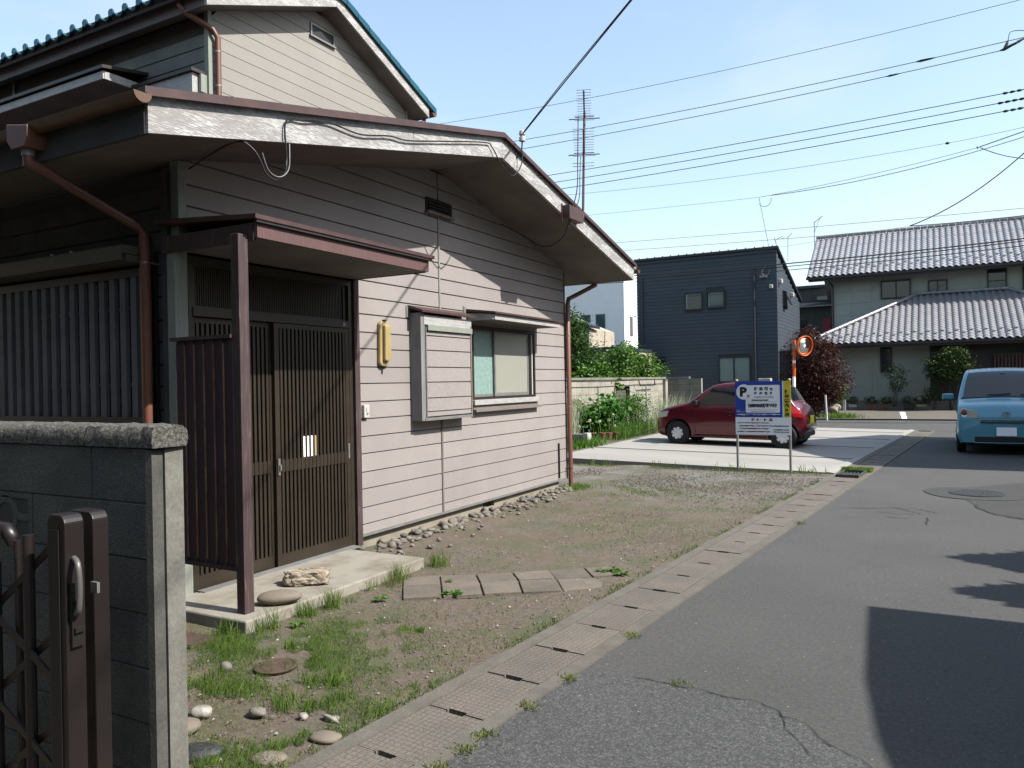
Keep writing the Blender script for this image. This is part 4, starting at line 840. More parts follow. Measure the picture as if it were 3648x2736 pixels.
# lids in the yard
lid = obj('drain_manhole', MB().lathe([(.115, 0), (.12, .01), (.11, .013), (.10, .010), (.085, .010), (.08, .013), (.05, .013), (.045, .010), (0, .010)], (-3.255, 3.10, .024), 28), 'iron_rust', None, smooth=30)
tag(lid, 'small round rusty drain lid set in the weedy yard', 'drain lid')
gl = obj('rusty_grate', MB().box(-4.28, -3.97, 3.10, 3.30, .0, .028), 'iron_rust', None, bevel=.004); tag(gl, 'square rusty ribbed drain cover left of the concrete step corner', 'drain lid')
for k in range(7): obj('cover_rib', MB().box(-4.26+.042*k, -4.24+.042*k, 3.11, 3.29, .028, .034), 'iron_rust', gl)
# ---------------------------------------------------------------- near block wall
bw = thing('block_wall', 'dark mossy concrete block wall with rough coping beside the gate', 'wall', (-3.5, 1.86, 0))
obj('mortar', MB().box(-6.2, -2.53, 1.806, 1.918, -.1, 1.375), 'mortar_dark', bw)
zr = [1.382, 1.177, .972, .770, .568, .366, .164, -.04]
xj = [-2.535, -2.86]+[-2.86-.402*k for k in range(1, 9)]
for a, b_ in zip(zr[1:], zr[:-1]):
    for xr_, xl_ in zip(xj[:-1], xj[1:]):
        if abs(b_-1.177) < .01 and -3.3 < xr_ < -3.2:
            # openwork block: frame with ring and corner triangles
            x0, x1, z0, z1 = xl_+.004, xr_-.004, a+.003, b_-.003; cx, cz = (x0+x1)/2, (z0+z1)/2
            ob = obj('openwork_block', MB().box(x0, x1, 1.80, 1.925, z0, z0+.022).box(x0, x1, 1.80, 1.925, z1-.022, z1).box(x0, x0+.03, 1.80, 1.925, z0+.022, z1-.022).box(x1-.03, x1, 1.80, 1.925, z0+.022, z1-.022), 'block_dark', bw)
            rg = MB(); n = 28
            for rr0, rr1 in ((.085, .058),):
                vs = []; 
                for yy in (1.80, 1.925):
                    for r_ in (rr0, rr1):
                        for k in range(n): vs.append((cx+r_*math.cos(2*math.pi*k/n), yy, cz+min(1, 1)*r_*math.sin(2*math.pi*k/n)))
                fs = []
                for k in range(n):
                    k2 = (k+1) % n; fs += [(k, k2, n+k2, n+k), (2*n+k2, 2*n+k, 3*n+k, 3*n+k2), (k2, k, 2*n+k, 2*n+k2), (n+k, n+k2, 3*n+k2, 3*n+k)]
                rg.add(vs, fs)
            rg.obar((x0+.03, 1.862, cz), (cx-.085, 1.862, cz), .12, .03); rg.obar((cx+.085, 1.862, cz), (x1-.03, 1.862, cz), .12, .03)
            obj('block_ring', rg, 'block_dark', ob)
            continue
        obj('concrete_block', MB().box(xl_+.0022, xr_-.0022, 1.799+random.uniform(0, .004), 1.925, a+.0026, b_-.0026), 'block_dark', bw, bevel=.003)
# rendered end of the wall, two strips
obj('end_render', MB().prism([(-2.535, 1.80), (-2.503, 1.804), (-2.508, 1.853), (-2.60, 1.86)], 'z', -.1, 1.376), 'render_darker', bw)
obj('end_render', MB().prism([(-2.60, 1.855), (-2.500, 1.857), (-2.494, 1.930), (-2.60, 1.935)], 'z', -.1, 1.378), 'render_grey', bw)
def rough_cap(x0, x1):
    mb = MB(); NX_ = max(6, int((x1-x0)/.018)); prof = [(1.790, 1.384), (1.788, 1.405), (1.790, 1.44), (1.800, 1.458), (1.83, 1.466), (1.88, 1.468), (1.92, 1.463), (1.938, 1.445), (1.942, 1.41), (1.935, 1.384)]
    vs = []; n = len(prof)
    for i in range(NX_+1):
        x = x0+(x1-x0)*i/NX_
        for (y, z) in prof:
            q = mn.noise(Vector((x*38, y*38, z*38)))*.0055+mn.noise(Vector((x*90, y*90, z*90)))*.004; k_ = .2 if z < 1.40 else 1
            vs.append((x, y+q*k_*(-1 if y < 1.86 else 1), z+q*k_))
    fs = [(i*n+j, i*n+(j+1) % n, (i+1)*n+(j+1) % n, (i+1)*n+j) for i in range(NX_) for j in range(n)]+[tuple(range(n)), tuple(range(NX_*n+n-1, NX_*n-1, -1))]
    mb.add(vs, fs); return mb
for a, b_ in ((-6.2, -5.50), (-5.49, -4.89), (-4.88, -4.28), (-4.27, -3.49), (-3.485, -2.885), (-2.878, -2.478)): obj('coping_stone', rough_cap(a, b_), 'cap', bw, smooth=55)
# folding gate ---------------------------------------------------------------
gate = thing('folding_gate', 'dark brown folding aluminium gate with two round topped end posts', 'gate', (-2.5, 1.45, 0))
def gate_post(x0, x1, y0, y1, h, face=True):
    r_ = .03; pr_ = [(x0, -.05), (x1, -.05), (x1, h-r_)]+[(x1-r_+r_*math.cos(a), h-r_+r_*math.sin(a)) for a in np.linspace(.2, 1.4, 4)]+[(x0+r_-r_*math.sin(a), h-r_+r_*math.cos(a)) for a in np.linspace(.2, 1.4, 4)]+[(x0, h-r_)]
    return obj('gate_post', MB().prism(pr_, 'y', y0, y1), 'gate', gate, bevel=.004)
g1 = gate_post(-2.462, -2.366, 1.40, 1.462, 1.212); g2 = gate_post(-2.60, -2.452, 1.545, 1.60, 1.195)
obj('post_channel', MB().box(-2.445, -2.395, 1.396, 1.40, .0, 1.165), 'black', g1)
obj('gate_handle', MB().tube(spline([(-2.362, 1.425, 1.075), (-2.325, 1.415, 1.06), (-2.318, 1.415, .99), (-2.325, 1.415, .92), (-2.362, 1.425, .90)], 5), .009, 8), 'handle', g1, smooth=60)
obj('gate_latch', MB().box(-2.37, -2.352, 1.41, 1.45, .80, 1.0).box(-2.352, -2.342, 1.415, 1.445, .845, .86).box(-2.352, -2.342, 1.415, 1.445, .93, .945), 'dark_alu', g1)
obj('lock_striker', MB().box(-2.455, -2.42, 1.535, 1.545, .93, .965), 'steel', g2)
for k, x in enumerate((-2.60, -2.70, -2.80, -2.905, -3.01, -3.115)):
    h = 1.10 if k else 1.02; nm = 'gate_bar'
    obj(nm, MB().cyl((x, 1.42+.02*(k % 2), .0), (x, 1.42+.02*(k % 2), h if k % 2 else 1.13), .0125 if k % 2 else .017, 10), 'gate', gate, smooth=50)
obj('gate_knob', MB().tube([(-3.2, 1.46, 1.14), (-2.86, 1.46, 1.13), (-2.80, 1.46, 1.125), (-2.775, 1.46, 1.10), (-2.78, 1.46, 1.07)], [.02, .02, .024, .022, .012], 10), 'gate', gate, smooth=60)
for k in range(9):
    z = .02+.145*k
    for s in (1, -1):
        a = (-3.2, 1.432 if s > 0 else 1.412, z+(.0 if s > 0 else .30)); b_ = (-2.46, 1.432 if s > 0 else 1.412, z+(.52 if s > 0 else -.06))
        if k % 2 == (0 if s > 0 else 1) and max(a[2], b_[2]) < 1.2 and min(a[2], b_[2]) > -.2:
            mbx = MB(); mbx.obar(a, b_, .008, .024); obj('gate_lattice_bar', mbx, 'gate', gate)
# ---------------------------------------------------------------- sign
sg = thing('parking_sign', 'blue, yellow and white parking lot sign board on two galvanised posts', 'sign', (-2.515, 13.3, 0))
for x in (-2.945, -2.085):
    ps = obj('sign_post', MB().cyl((x, 13.31, -.05), (x, 13.31, 1.56), .021, 14), 'galv', sg, smooth=50)
    obj('post_cap', MB().lathe([(.022, 0), (.027, .004), (.027, .018), (.018, .032), (0, .036)], (x, 13.31, 1.548), 14), 'cream', ps, smooth=50)
YS = 13.285
ub = obj('upper_board', MB().box(-2.965, -2.195, YS-.006, YS, .938, 1.545), 'sign_blue', sg)
yb = obj('yellow_board', MB().box(-2.180, -2.062, YS-.006, YS, .938, 1.545), 'sign_yellow', sg); obj('board_gap', MB().box(-2.195, -2.180, YS-.006, YS, .938, 1.545), 'sign_white', sg)
lb = obj('lower_board', MB().box(-2.965, -2.062, YS-.006, YS, .640, .936), 'sign_white', sg)
def rrect(x0, x1, z0, z1, r, y, m, par, nm):
    pts = []
    for cx, cz, a0 in ((x1-r, z1-r, 0), (x0+r, z1-r, 90), (x0+r, z0+r, 180), (x1-r, z0+r, 270)):
        pts += [(cx+r*math.cos(R(a0+a)), cz+r*math.sin(R(a0+a))) for a in (0, 22, 45, 68, 90)]
    return obj(nm, MB().prism(pts, 'y', y-.0015, y), m, par)
rrect(-2.790, -2.235, 1.015, 1.478, .02, YS-.0065, 'sign_white', ub, 'white_panel')
obj('sign_disc', MB().lathe([(0, 0), (.130, 0), (.130, .0015), (0, .0015)], (-2.815, YS-.0105, 1.365), 40, axis='y'), 'sign_white', ub)
def text(s, x, z, h, m, par, y=YS-.0065, w=None, bold=0.0, nm='lettering', shear=0, align='LEFT'):
    cu = bpy.data.curves.new(nm, 'FONT'); cu.body = s; cu.size = h*1.28; cu.extrude = .0006; cu.offset = bold; cu.shear = shear; cu.resolution_u = 2
    t = bpy.data.objects.new(nm, cu); COL.objects.link(t); bpy.context.view_layer.update()
    dg = bpy.context.evaluated_depsgraph_get(); me = bpy.data.meshes.new_from_object(t.evaluated_get(dg)); COL.objects.unlink(t); bpy.data.objects.remove(t)
    if not len(me.vertices): print('EMPTY TEXT', s); return
    a = np.empty(len(me.vertices)*3); me.vertices.foreach_get('co', a); a = a.reshape(-1, 3); mn_, mx_ = a.min(0), a.max(0)
    sx = (w/(mx_[0]-mn_[0])) if w else 1; a[:, 0] = (a[:, 0]-mn_[0])*sx; a[:, 1] -= mn_[1]; 
    if h and w: a[:, 1] *= h/max(1e-6, (mx_[1]-mn_[1]))
    b3 = np.stack([a[:, 0], -a[:, 2]-.0006, a[:, 1]], 1); me.vertices.foreach_set('co', b3.ravel()); me.update(); me.materials.clear(); me.materials.append(M[m])
    o = bpy.data.objects.new(nm, me); link(o, par, (x, y, z)); return o
# blue board
text('P', -2.885, 1.285, .165, 'ink', ub, YS-.0112, w=.12, bold=.012)
mk = MB()
for k in range(24):
    a = 2*math.pi*k/24; mk.add([(-2.745+.022*math.cos(a), YS-.0125, 1.298+.022*math.sin(a)), (-2.745+.022*math.cos(a+.27), YS-.0125, 1.298+.022*math.sin(a+.27)), (-2.745+.013*math.cos(a+.27), YS-.0125, 1.298+.013*math.sin(a+.27)), (-2.745+.013*math.cos(a), YS-.0125, 1.298+.013*math.sin(a))], [(0, 1, 2, 3)])
mk.box(-2.762, -2.756, YS-.0128, YS-.0112, 1.262, 1.28).box(-2.734, -2.728, YS-.0128, YS-.0112, 1.262, 1.28).box(-2.755, -2.737, YS-.0128, YS-.0112, 1.292, 1.305)
obj('red_mark', mk, 'sign_red', ub)
YT = YS-.0082
for s_, x_, z_, w_, h_ in (('駐', -2.652, 1.385, .062, .062), ('車', -2.567, 1.385, .062, .062), ('場', -2.482, 1.385, .062, .062), ('を', -2.395, 1.385, .048, .048),
                           ('さ', -2.652, 1.315, .05, .05), ('が', -2.567, 1.315, .055, .05), ('せ', -2.482, 1.315, .052, .05), ('!!', -2.398, 1.315, .04, .05)):
    text(s_, x_, z_, h_, 'ink', ub, YT, w=w_, bold=.008, shear=.3 if s_ == '!!' else 0)
text('駐車場をさがせ！', -2.63, 1.268, .017, 'ink', ub, YT, w=.20); text('検索', -2.40, 1.268, .017, 'ink', ub, YT, w=.055)
def frame(x0, x1, z0, z1, t, m, par, y=YT):
    return obj('printed_frame', MB().box(x0, x1, y-.0008, y, z0, z0+t).box(x0, x1, y-.0008, y, z1-t, z1).box(x0, x0+t, y-.0008, y, z0+t, z1-t).box(x1-t, x1, y-.0008, y, z0+t, z1-t), m, par)
frame(-2.65, -2.415, 1.26, 1.293, .002, 'ink', ub); frame(-2.41, -2.335, 1.26, 1.293, .002, 'ink', ub)
text('☎027-328-8401', -2.695, 1.212, .026, 'ink', ub, YT, w=.275, bold=.006)
obj('printed_rule', MB().box(-2.765, -2.27, YT-.0008, YT, 1.196, 1.199).box(-2.765, -2.27, YT-.0008, YT, 1.062, 1.065), 'ink', ub)
text('江木町SS月極駐車場', -2.757, 1.082, .088, 'ink', ub, YT, w=.475, bold=.018)
text('※無断駐車は20,000円を申し受けます', -2.715, 1.028, .016, 'sign_red', ub, YT, w=.40)
text('株式会社', -2.945, 1.048, .012, 'sign_white', ub, w=.055); text('駐車場をさがせ', -2.945, 1.022, .017, 'sign_white', ub, w=.14)
text('ー月極駐車場用地大募集中ー', -2.935, .957, .045, 'sign_white', ub, w=.70, bold=.018)
for i, ch in enumerate('警察官立寄所'): text(ch, -2.158, 1.335-.0765*i, .064, 'ink', yb, w=.072, bold=.018)
# lower board
for ch, x_ in (('注', -2.705), ('意', -2.625), ('・', -2.545), ('警', -2.497), ('告', -2.415)): text(ch, x_, .868 if ch != '・' else .893, .054 if ch != '・' else .010, 'sign_red', lb, w=.055 if ch != '・' else .010, bold=.02)
text('※この駐車場は月極有料駐車場です', -2.94, .825, .026, 'ink', lb, w=.53, bold=.010)
text('契約者以外の立入、車両の進入と駐車は固くお断り致します', -2.915, .777, .030, 'ink', lb, w=.825, bold=.012)
text('直ちに、警察へ通報させて頂きます', -2.915, .730, .030, 'sign_red', lb, w=.50, bold=.012)
text('※無断駐車は20,000円を申し受けます', -2.94, .682, .028, 'ink', lb, w=.545, bold=.010)
text('㈱駐車場をさがせ', -2.345, .715, .024, 'ink', lb, w=.25, bold=.002); text('☎027-328-8401', -2.345, .680, .020, 'ink', lb, w=.25, bold=.002)
# ================================================================ cars
def interp(pts, x):
    for (a, fa), (b, fb) in zip(pts[:-1], pts[1:]):
        if a <= x <= b:
            t = (x-a)/(b-a); return fa+(fb-fa)*t
    return pts[0][1] if x < pts[0][0] else pts[-1][1]
def smoothp(pts, k=5):
    P = [Vector((a, b, 0)) for a, b in pts]; return [(q.x, q.y) for q in spline(P, k)]
class Car:
    """body lofted along its length; L=0 front. width profile w(z), plan profile p(L)"""
    def __init__(s, top, bot, wz, plan, belt):
        s.top, s.bot, s.wz, s.plan, s.belt = top, bot, wz, plan, belt
    def half(s, L, z): return interp(s.wz, z)*interp(s.plan, L)
    def ring(s, L, n1=9, n2=5, n3=6):
        zt, zb = interp(s.top, L), interp(s.bot, L); r = min(.075, (zt-zb)*.3); pts = []
        for i in range(n1): z = zb+(zt-r-zb)*i/(n1-1); pts.append((s.half(L, z)-(.03*(1-i/2) if i < 2 else 0), z))
        w = s.half(L, zt-r)
        for i in range(1, n2):
            a = math.pi/2*i/n2; pts.append((w-r*(1-math.cos(a)), zt-r+r*math.sin(a)))
        w2 = w-r
        for i in range(n3+1): t = 1-i/n3; pts.append((w2*t, zt+.03*(1-t*t)))
        return pts
    def body(s, Ls):
        rings = []
        for L in Ls:
            h = s.ring(L); rings.append([(L, -y, z) for y, z in h]+[(L, y, z) for y, z in h[-2::-1]])
        n = len(rings[0]); vs = [p for r_ in rings for p in r_]; fs = []
        for i in range(len(rings)-1):
            for j in range(n-1): fs.append((i*n+j, i*n+j+1, (i+1)*n+j+1, (i+1)*n+j))
            fs.append((i*n+n-1, i*n, (i+1)*n, (i+1)*n+n-1))
        fs += [tuple(range(n-1, -1, -1)), tuple(range((len(rings)-1)*n, len(rings)*n))]; mb = MB(); mb.add(vs, fs); return mb
    def side(s, poly, off, t=.006, sgn=1, sub=7):
        """panel following the side: poly list of (L,z) quad corners (LB, RB, RT, LT)"""
        mb = MB(); vs = []; (a, b, c, d) = [Vector((p[0], p[1])) for p in poly]
        for lay in (off, off-t):
            for i in range(sub+1):
                for j in range(sub+1):
                    u, v = i/sub, j/sub; q = (a*(1-u)+b*u)*(1-v)+(d*(1-u)+c*u)*v
                    vs.append((q.x, sgn*(s.half(q.x, q.y)+lay), q.y))
        n = sub+1; fs = []
        for i in range(sub):
            for j in range(sub): k = i*n+j; fs += [(k, k+n, k+n+1, k+1), (n*n+k, n*n+k+1, n*n+k+n+1, n*n+k+n)]
        edge = [i*n for i in range(n)]+[(n-1)*n+j for j in range(1, n)]+[i*n+n-1 for i in range(n-2, -1, -1)]+[j for j in range(n-2, 0, -1)]
        for i in range(len(edge)): e0, e1 = edge[i], edge[(i+1) % len(edge)]; fs.append((e0, e1, n*n+e1, n*n+e0))
        mb.add(vs, fs); return mb
    def toppatch(s, L0, L1, s0, s1, off, t=.006, n=8, sh=lambda v: 1.0):
        mb = MB(); vs = []
        for lay in (off, off-t):
            for i in range(n+1):
                L = L0+(L1-L0)*i/n; zt = interp(s.top, L); dz = (interp(s.top, L+.01)-interp(s.top, L-.01))/.02; nn = math.hypot(1, dz); r = .075
                w2 = s.half(L, zt-r)-r*.55
                for j in range(n+1):
                    t_ = (s0+(s1-s0)*j/n)*sh(i/n); vs.append((L-lay*dz/nn, w2*t_, zt+.03*(1-min(1, t_*t_))+lay/nn))
        m = n+1; fs = []
        for i in range(n):
            for j in range(n): k = i*m+j; fs += [(k, k+m, k+m+1, k+1), (m*m+k, m*m+k+1, m*m+k+m+1, m*m+k+m)]
        edge = [i*m for i in range(m)]+[(m-1)*m+j for j in range(1, m)]+[i*m+m-1 for i in range(m-2, -1, -1)]+[j for j in range(m-2, 0, -1)]
        for i in range(len(edge)): e0, e1 = edge[i], edge[(i+1) % len(edge)]; fs.append((e0, e1, m*m+e1, m*m+e0))
        mb.add(vs, fs); return mb
def place(mb, mat4):
    mb.v = [tuple(mat4 @ Vector(p)) for p in mb.v]; return mb
def wheel(par, c, r, w, axis_mat, slots=8, hubr=.62):
    """c wheel centre in car coordinates (outer face toward -y if c.y<0)"""
    sg_ = -1 if c[1] < 0 else 1
    ty = MB().lathe([(r*.60, -w/2), (r*.80, -w/2), (r*.95, -w/2+.012), (r, -w/2+.035), (r, w/2-.035), (r*.95, w/2-.012), (r*.80, w/2), (r*.60, w/2)], (0, 0, 0), 32, axis='y')
    wt = obj('wheel', place(ty, axis_mat @ Matrix.Translation(c)), 'tyre', par, smooth=40)
    hb = MB().lathe([(0, .0), (r*hubr*.25, .006), (r*hubr*.75, .0), (r*hubr*.96, -.014), (r*hubr, -.03), (r*hubr*.8, -.05)], (0, 0, 0), 32, axis='y')
    hb.v = [(x, (y+w/2+.004)*sg_, z) for x, y, z in hb.v]
    obj('hubcap', place(hb, axis_mat @ Matrix.Translation(c)), 'hub', wt, smooth=40)
    sl = MB()
    for k in range(slots):
        a = 2*math.pi*k/slots+.2; ca, sa = math.cos(a), math.sin(a); yy = (w/2+.0085)*sg_
        q = [(r*hubr*.62, -.010), (r*hubr*.88, -.022), (r*hubr*.88, .022), (r*hubr*.62, .010)]
        vs = [(u*ca-v*sa, yy, u*sa+v*ca) for u, v in q]+[(u*ca-v*sa, yy-.012*sg_, u*sa+v*ca) for u, v in q]
        sl = MB(); sl.add(vs, [(0, 1, 2, 3), (4, 7, 6, 5), (0, 4, 5, 1), (1, 5, 6, 2), (2, 6, 7, 3), (3, 7, 4, 0)]); obj('hub_slot', place(sl, axis_mat @ Matrix.Translation(c)), 'black', wt)
    return wt
def cut_arches(o, centres, r, mat4, W):
    for i, (L, z) in enumerate(centres):
        c = MB().lathe([(r, -W), (r, W)], (0, 0, 0), 40, axis='y'); co = obj('cutter', place(c, mat4 @ Matrix.Translation((L, 0, z))), 'black', None)
        md = o.modifiers.new('arch', 'BOOLEAN'); md.object = co; md.operation = 'DIFFERENCE'; md.solver = 'EXACT'
    bpy.context.view_layer.update(); dg = bpy.context.evaluated_depsgraph_get(); me = bpy.data.meshes.new_from_object(o.evaluated_get(dg))
    o.modifiers.clear(); o.data = me
    for c in [x for x in bpy.data.objects if x.name.startswith('cutter')]: bpy.data.objects.remove(c)
    me.polygons.foreach_set('use_smooth', [True]*len(me.polygons)); me.set_sharp_from_angle(angle=R(38))
# ---- wine red hatchback, nose towards -x, length along +x
S_ = Car(top=smoothp([(0, .60), (.05, .72), (.16, .82), (.45, .905), (.78, .985), (.95, 1.10), (1.28, 1.335), (1.45, 1.405), (1.8, 1.445), (2.35, 1.44), (2.75, 1.405), (2.92, 1.34), (3.05, 1.15), (3.16, .98), (3.26, .90), (3.36, .70), (3.395, .52)]),
         bot=[(0, .26), (.15, .20), (3.1, .20), (3.3, .30), (3.395, .40)],
         wz=smoothp([(.15, .675), (.28, .715), (.45, .735), (.70, .735), (.86, .715), (.95, .69), (1.15, .645), (1.35, .585), (1.5, .53)], 3),
         plan=smoothp([(0, .74), (.05, .84), (.15, .91), (.32, .96), (.6, .992), (1.0, 1.0), (2.5, 1.0), (2.95, .975), (3.2, .93), (3.33, .87), (3.395, .76)], 4), belt=.9)
car = thing('red_hatchback', 'wine red small hatchback parked in the concrete lot behind the sign', 'car', (-4.0, 18.1, .08))
cm = Matrix.Translation((-5.76, 18.22, .085)) @ Matrix.Rotation(R(-3.4), 4, 'Z') @ Matrix.Rotation(R(1.0), 4, 'Y')
Ls = sorted(set([0, .012, .03, .05, .09, .14, .2, .28, .37]+list(np.linspace(.46, 3.0, 40))+[3.05, 3.1, 3.16, 3.2, 3.25, 3.3, 3.34, 3.37, 3.395]))
bd = obj('body', place(S_.body(Ls), cm), 'car_red', car); cut_arches(bd, [(.56, .30), (2.94, .30)], .325, cm, 1.2)
def cs(nm, poly, off, m, sgn=-1, t=.006, par=None): return obj(nm, place(S_.side(poly, off, t, sgn), cm), m, par or car, smooth=50)
for sgn in (-1, 1):
    cs('door_window', [(1.02, .945), (1.88, .955), (1.88, 1.345), (1.36, 1.325)], .004, 'car_glass', sgn)
    cs('door_window', [(1.95, .955), (2.44, .97), (2.34, 1.345), (1.95, 1.345)], .004, 'car_glass', sgn)
    cs('door_window', [(2.50, .99), (2.86, 1.05), (2.66, 1.32), (2.42, 1.345)], .004, 'car_glass', sgn)
    for L in (.98, 1.915, 2.66):
        cs('door_seam', [(L, .30 if L < 2.5 else .62), (L+.008, .30 if L < 2.5 else .62), (L+.008, .935), (L, .935)], .0015, 'black', sgn, .003)
    cs('sill_strip', [(.93, .225), (2.60, .225), (2.60, .245), (.93, .245)], .004, 'black', sgn, .004)
    cs('belt_strip', [(1.0, .930), (2.50, .95), (2.50, .962), (1.02, .944)], .006, 'black', sgn, .004)
    cs('door_handle', [(1.70, .77), (1.86, .77), (1.86, .805), (1.70, .805)], .016, 'black', sgn, .018)
    cs('door_handle', [(2.40, .79), (2.55, .79), (2.55, .825), (2.40, .825)], .016, 'black', sgn, .018)
    cs('keyhole', [(1.78, .715), (1.80, .715), (1.80, .735), (1.78, .735)], .004, 'steel', sgn, .004)
    mr_ = MB(); mr_.box(.93, 1.05, sgn*.77-.06, sgn*.77+.06, .93, 1.05); obj('wing_mirror', place(mr_, cm), 'black', car, bevel=.025)
    hl = cs('headlamp', [(.025, .60), (.30, .66), (.33, .79), (.10, .745)], .012, 'lens', sgn, .05)
    cs('turn_lamp', [(.025, .545), (.12, .55), (.12, .585), (.03, .585)], .006, 'orange', sgn, .02)
    tl = cs('tail_lamp', [(3.14, .72), (3.32, .70), (3.27, .86), (3.10, .95)], .012, 'red_lens', sgn, .05)
    cs('rear_screen_edge', [(2.96, 1.02), (3.04, 1.02), (2.93, 1.26), (2.86, 1.28)], .004, 'car_glass', sgn)
    for L in (.56, 2.94): wheel(car, (L, sgn*.655, .278), .278, .165, cm, 8, .62)
obj('windscreen', place(S_.toppatch(.86, 1.32, -.90, .90, .004), cm), 'car_glass', car, smooth=50)
obj('rear_window', place(S_.toppatch(2.93, 3.12, -.86, .86, .006), cm), 'car_glass', car, smooth=50)
obj('bumper_under', place(MB().box(3.22, 3.36, -.60, .60, .25, .36), cm), 'black', car, bevel=.03)
obj('underbody', place(MB().box(.2, 3.25, -.56, .56, .18, .66), cm), 'black', car)
obj('number_plate', place(MB().box(3.395, 3.41, -.17, .17, .56, .72), cm), 'plate_yellow', car); obj('number_plate', place(MB().box(-.02, 0.0, -.17, .17, .38, .54), cm), 'plate_yellow', car)
# yellow plate faces backwards, turned a little so that it shows past the corner
obj('plate_bracket', place(MB().box(3.36, 3.395, -.17, .17, .55, .73), cm), 'car_red', car)
ex = cs('fuel_flap', [(2.98, .62), (3.10, .62), (3.10, .74), (2.98, .74)], .002, 'car_red', -1, .004)
# ---- teal minivan, nose towards -y
V_ = Car(top=smoothp([(0, .72), (.04, .86), (.12, .95), (.35, 1.02), (.62, 1.09), (.85, 1.26), (1.15, 1.49), (1.38, 1.625), (1.6, 1.675), (2.2, 1.70), (3.4, 1.69), (3.75, 1.62), (3.95, 1.2), (3.99, .7)]),
         bot=[(0, .25), (.2, .20), (3.9, .20), (3.99, .3)],
         wz=smoothp([(.15, .80), (.25, .83), (.45, .845), (.75, .845), (.95, .835), (1.08, .81), (1.3, .765), (1.5, .71), (1.75, .62)], 3),
         plan=smoothp([(0, .915), (.04, .955), (.12, .975), (.3, .988), (.6, .997), (1.0, 1.0), (3.5, 1.0), (3.9, .96), (3.99, .88)], 4), belt=1.05)
van = thing('teal_minivan', 'light teal blue compact minivan facing the camera at the right edge of the road', 'car', (1.25, 19.5, 0))
vm = Matrix.Translation((1.24, 17.62, 0)) @ Matrix.Rotation(R(88.6), 4, 'Z')
Ls = sorted(set([0, .01, .03, .06, .1, .15, .21, .28, .36]+list(np.linspace(.45, 3.8, 40))+[3.85, 3.9, 3.95, 3.99]))
vb = obj('body', place(V_.body(Ls), vm), 'car_teal', van); cut_arches(vb, [(.70, .31), (3.28, .31)], .35, vm, 1.3)
def vs_(nm, poly, off, m, sgn, t=.006): return obj(nm, place(V_.side(poly, off, t, sgn), vm), m, van, smooth=50)
for sgn in (-1, 1):
    vs_('side_window', [(1.05, 1.06), (2.1, 1.06), (2.1, 1.52), (1.42, 1.50)], .004, 'car_glass', sgn); vs_('side_window', [(2.2, 1.06), (3.6, 1.06), (3.5, 1.52), (2.2, 1.52)], .004, 'car_glass', sgn)
    for L in (.70, 3.28): wheel(van, (L, sgn*.76, .30), .30, .175, vm, 7, .62)
    mr_ = MB(); mr_.box(.86, .96, sgn*.99-.105, sgn*.99+.105, 1.07, 1.20); obj('wing_mirror', place(mr_, vm), 'car_teal', van, bevel=.03)
    obj('mirror_stalk', place(MB().box(.88, .95, min(sgn*.80, sgn*1.0), max(sgn*.80, sgn*1.0), 1.05, 1.08), vm), 'black', van)
    # front pieces built on the bluff nose
    hl = MB().prism([(sgn*.47, .72), (sgn*.775, .735), (sgn*.785, .80), (sgn*.775, .90), (sgn*.74, .93), (sgn*.55, .885), (sgn*.48, .83)], 'x', -.022, .12)
    hl.v = [(x+.05*(abs(y)/.77)**4, y, z) for x, y, z in hl.v]; h2 = obj('headlamp', place(hl, vm), 'lens', van, bevel=.01)
    obj('lamp_bulb', place(MB().lathe([(0, -.004), (.045, -.004), (.06, .004), (.075, .004), (.075, -.01), (0, -.01)], (0, 0, 0), 24, axis='x'), vm @ Matrix.Translation((.012, sgn*.70, .825)) @ Matrix.Rotation(math.pi, 4, 'Z')), 'chrome', h2, smooth=40)
    obj('lamp_bulb', place(MB().lathe([(0, -.016), (.045, -.012), (.048, .0)], (0, 0, 0), 24, axis='x'), vm @ Matrix.Translation((.008, sgn*.70, .825))), 'terracotta', h2, smooth=40)
    fg = obj('fog_lamp', place(MB().lathe([(.0, .0), (.05, 0), (.055, -.012), (.07, -.014), (.074, .01)], (0, 0, 0), 24, axis='x'), vm @ Matrix.Translation((.012, sgn*.68, .32))), 'car_teal', van, smooth=40)
    obj('fog_glass', place(MB().lathe([(0, -.006), (.05, -.006), (.05, 0)], (0, 0, 0), 20, axis='x'), vm @ Matrix.Translation((.012, sgn*.68, .32))), 'black', fg)
obj('windscreen', place(V_.toppatch(.66, 1.36, -.93, .93, .004), vm), 'car_glass', van, smooth=50)
obj('bonnet_seam', place(V_.toppatch(.62, .665, -.96, .96, .010), vm), 'black', van, smooth=50)
for s in (-.35, .38):
    wp = MB(); P_ = []
    for t in np.linspace(0, 1, 6):
        s_ = s+.52*t*(-1); L = .69+.03*t; P_.append((L-.02, s_*.78, interp(V_.top, L)+.03+.012))
    wp.tube(P_, .009, 6); obj('wiper', place(wp, vm), 'black', van)
gl_ = obj('grille', place(MB().box(-.022, .02, -.44, .44, .625, .70), vm), 'car_teal', van, bevel=.01)
for z in (.636, .668): obj('grille_slot', place(MB().box(-.026, -.018, -.43, .43, z, z+.020), vm), 'black', gl_)
for z in (.656, .688): obj('grille_bar', place(MB().box(-.029, -.02, -.435, .435, z, z+.007), vm), 'chrome', gl_)
obj('bumper_mouth', place(MB().box(-.014, .02, -.53, .53, .255, .365), vm), 'black', van, bevel=.01)
obj('number_plate', place(MB().box(-.04, -.02, -.165, .165, .385, .55), vm), 'plate_white', van)
obj('bumper_lip', place(MB().box(-.022, .02, -.55, .55, .235, .253), vm), 'car_teal', van, bevel=.006)
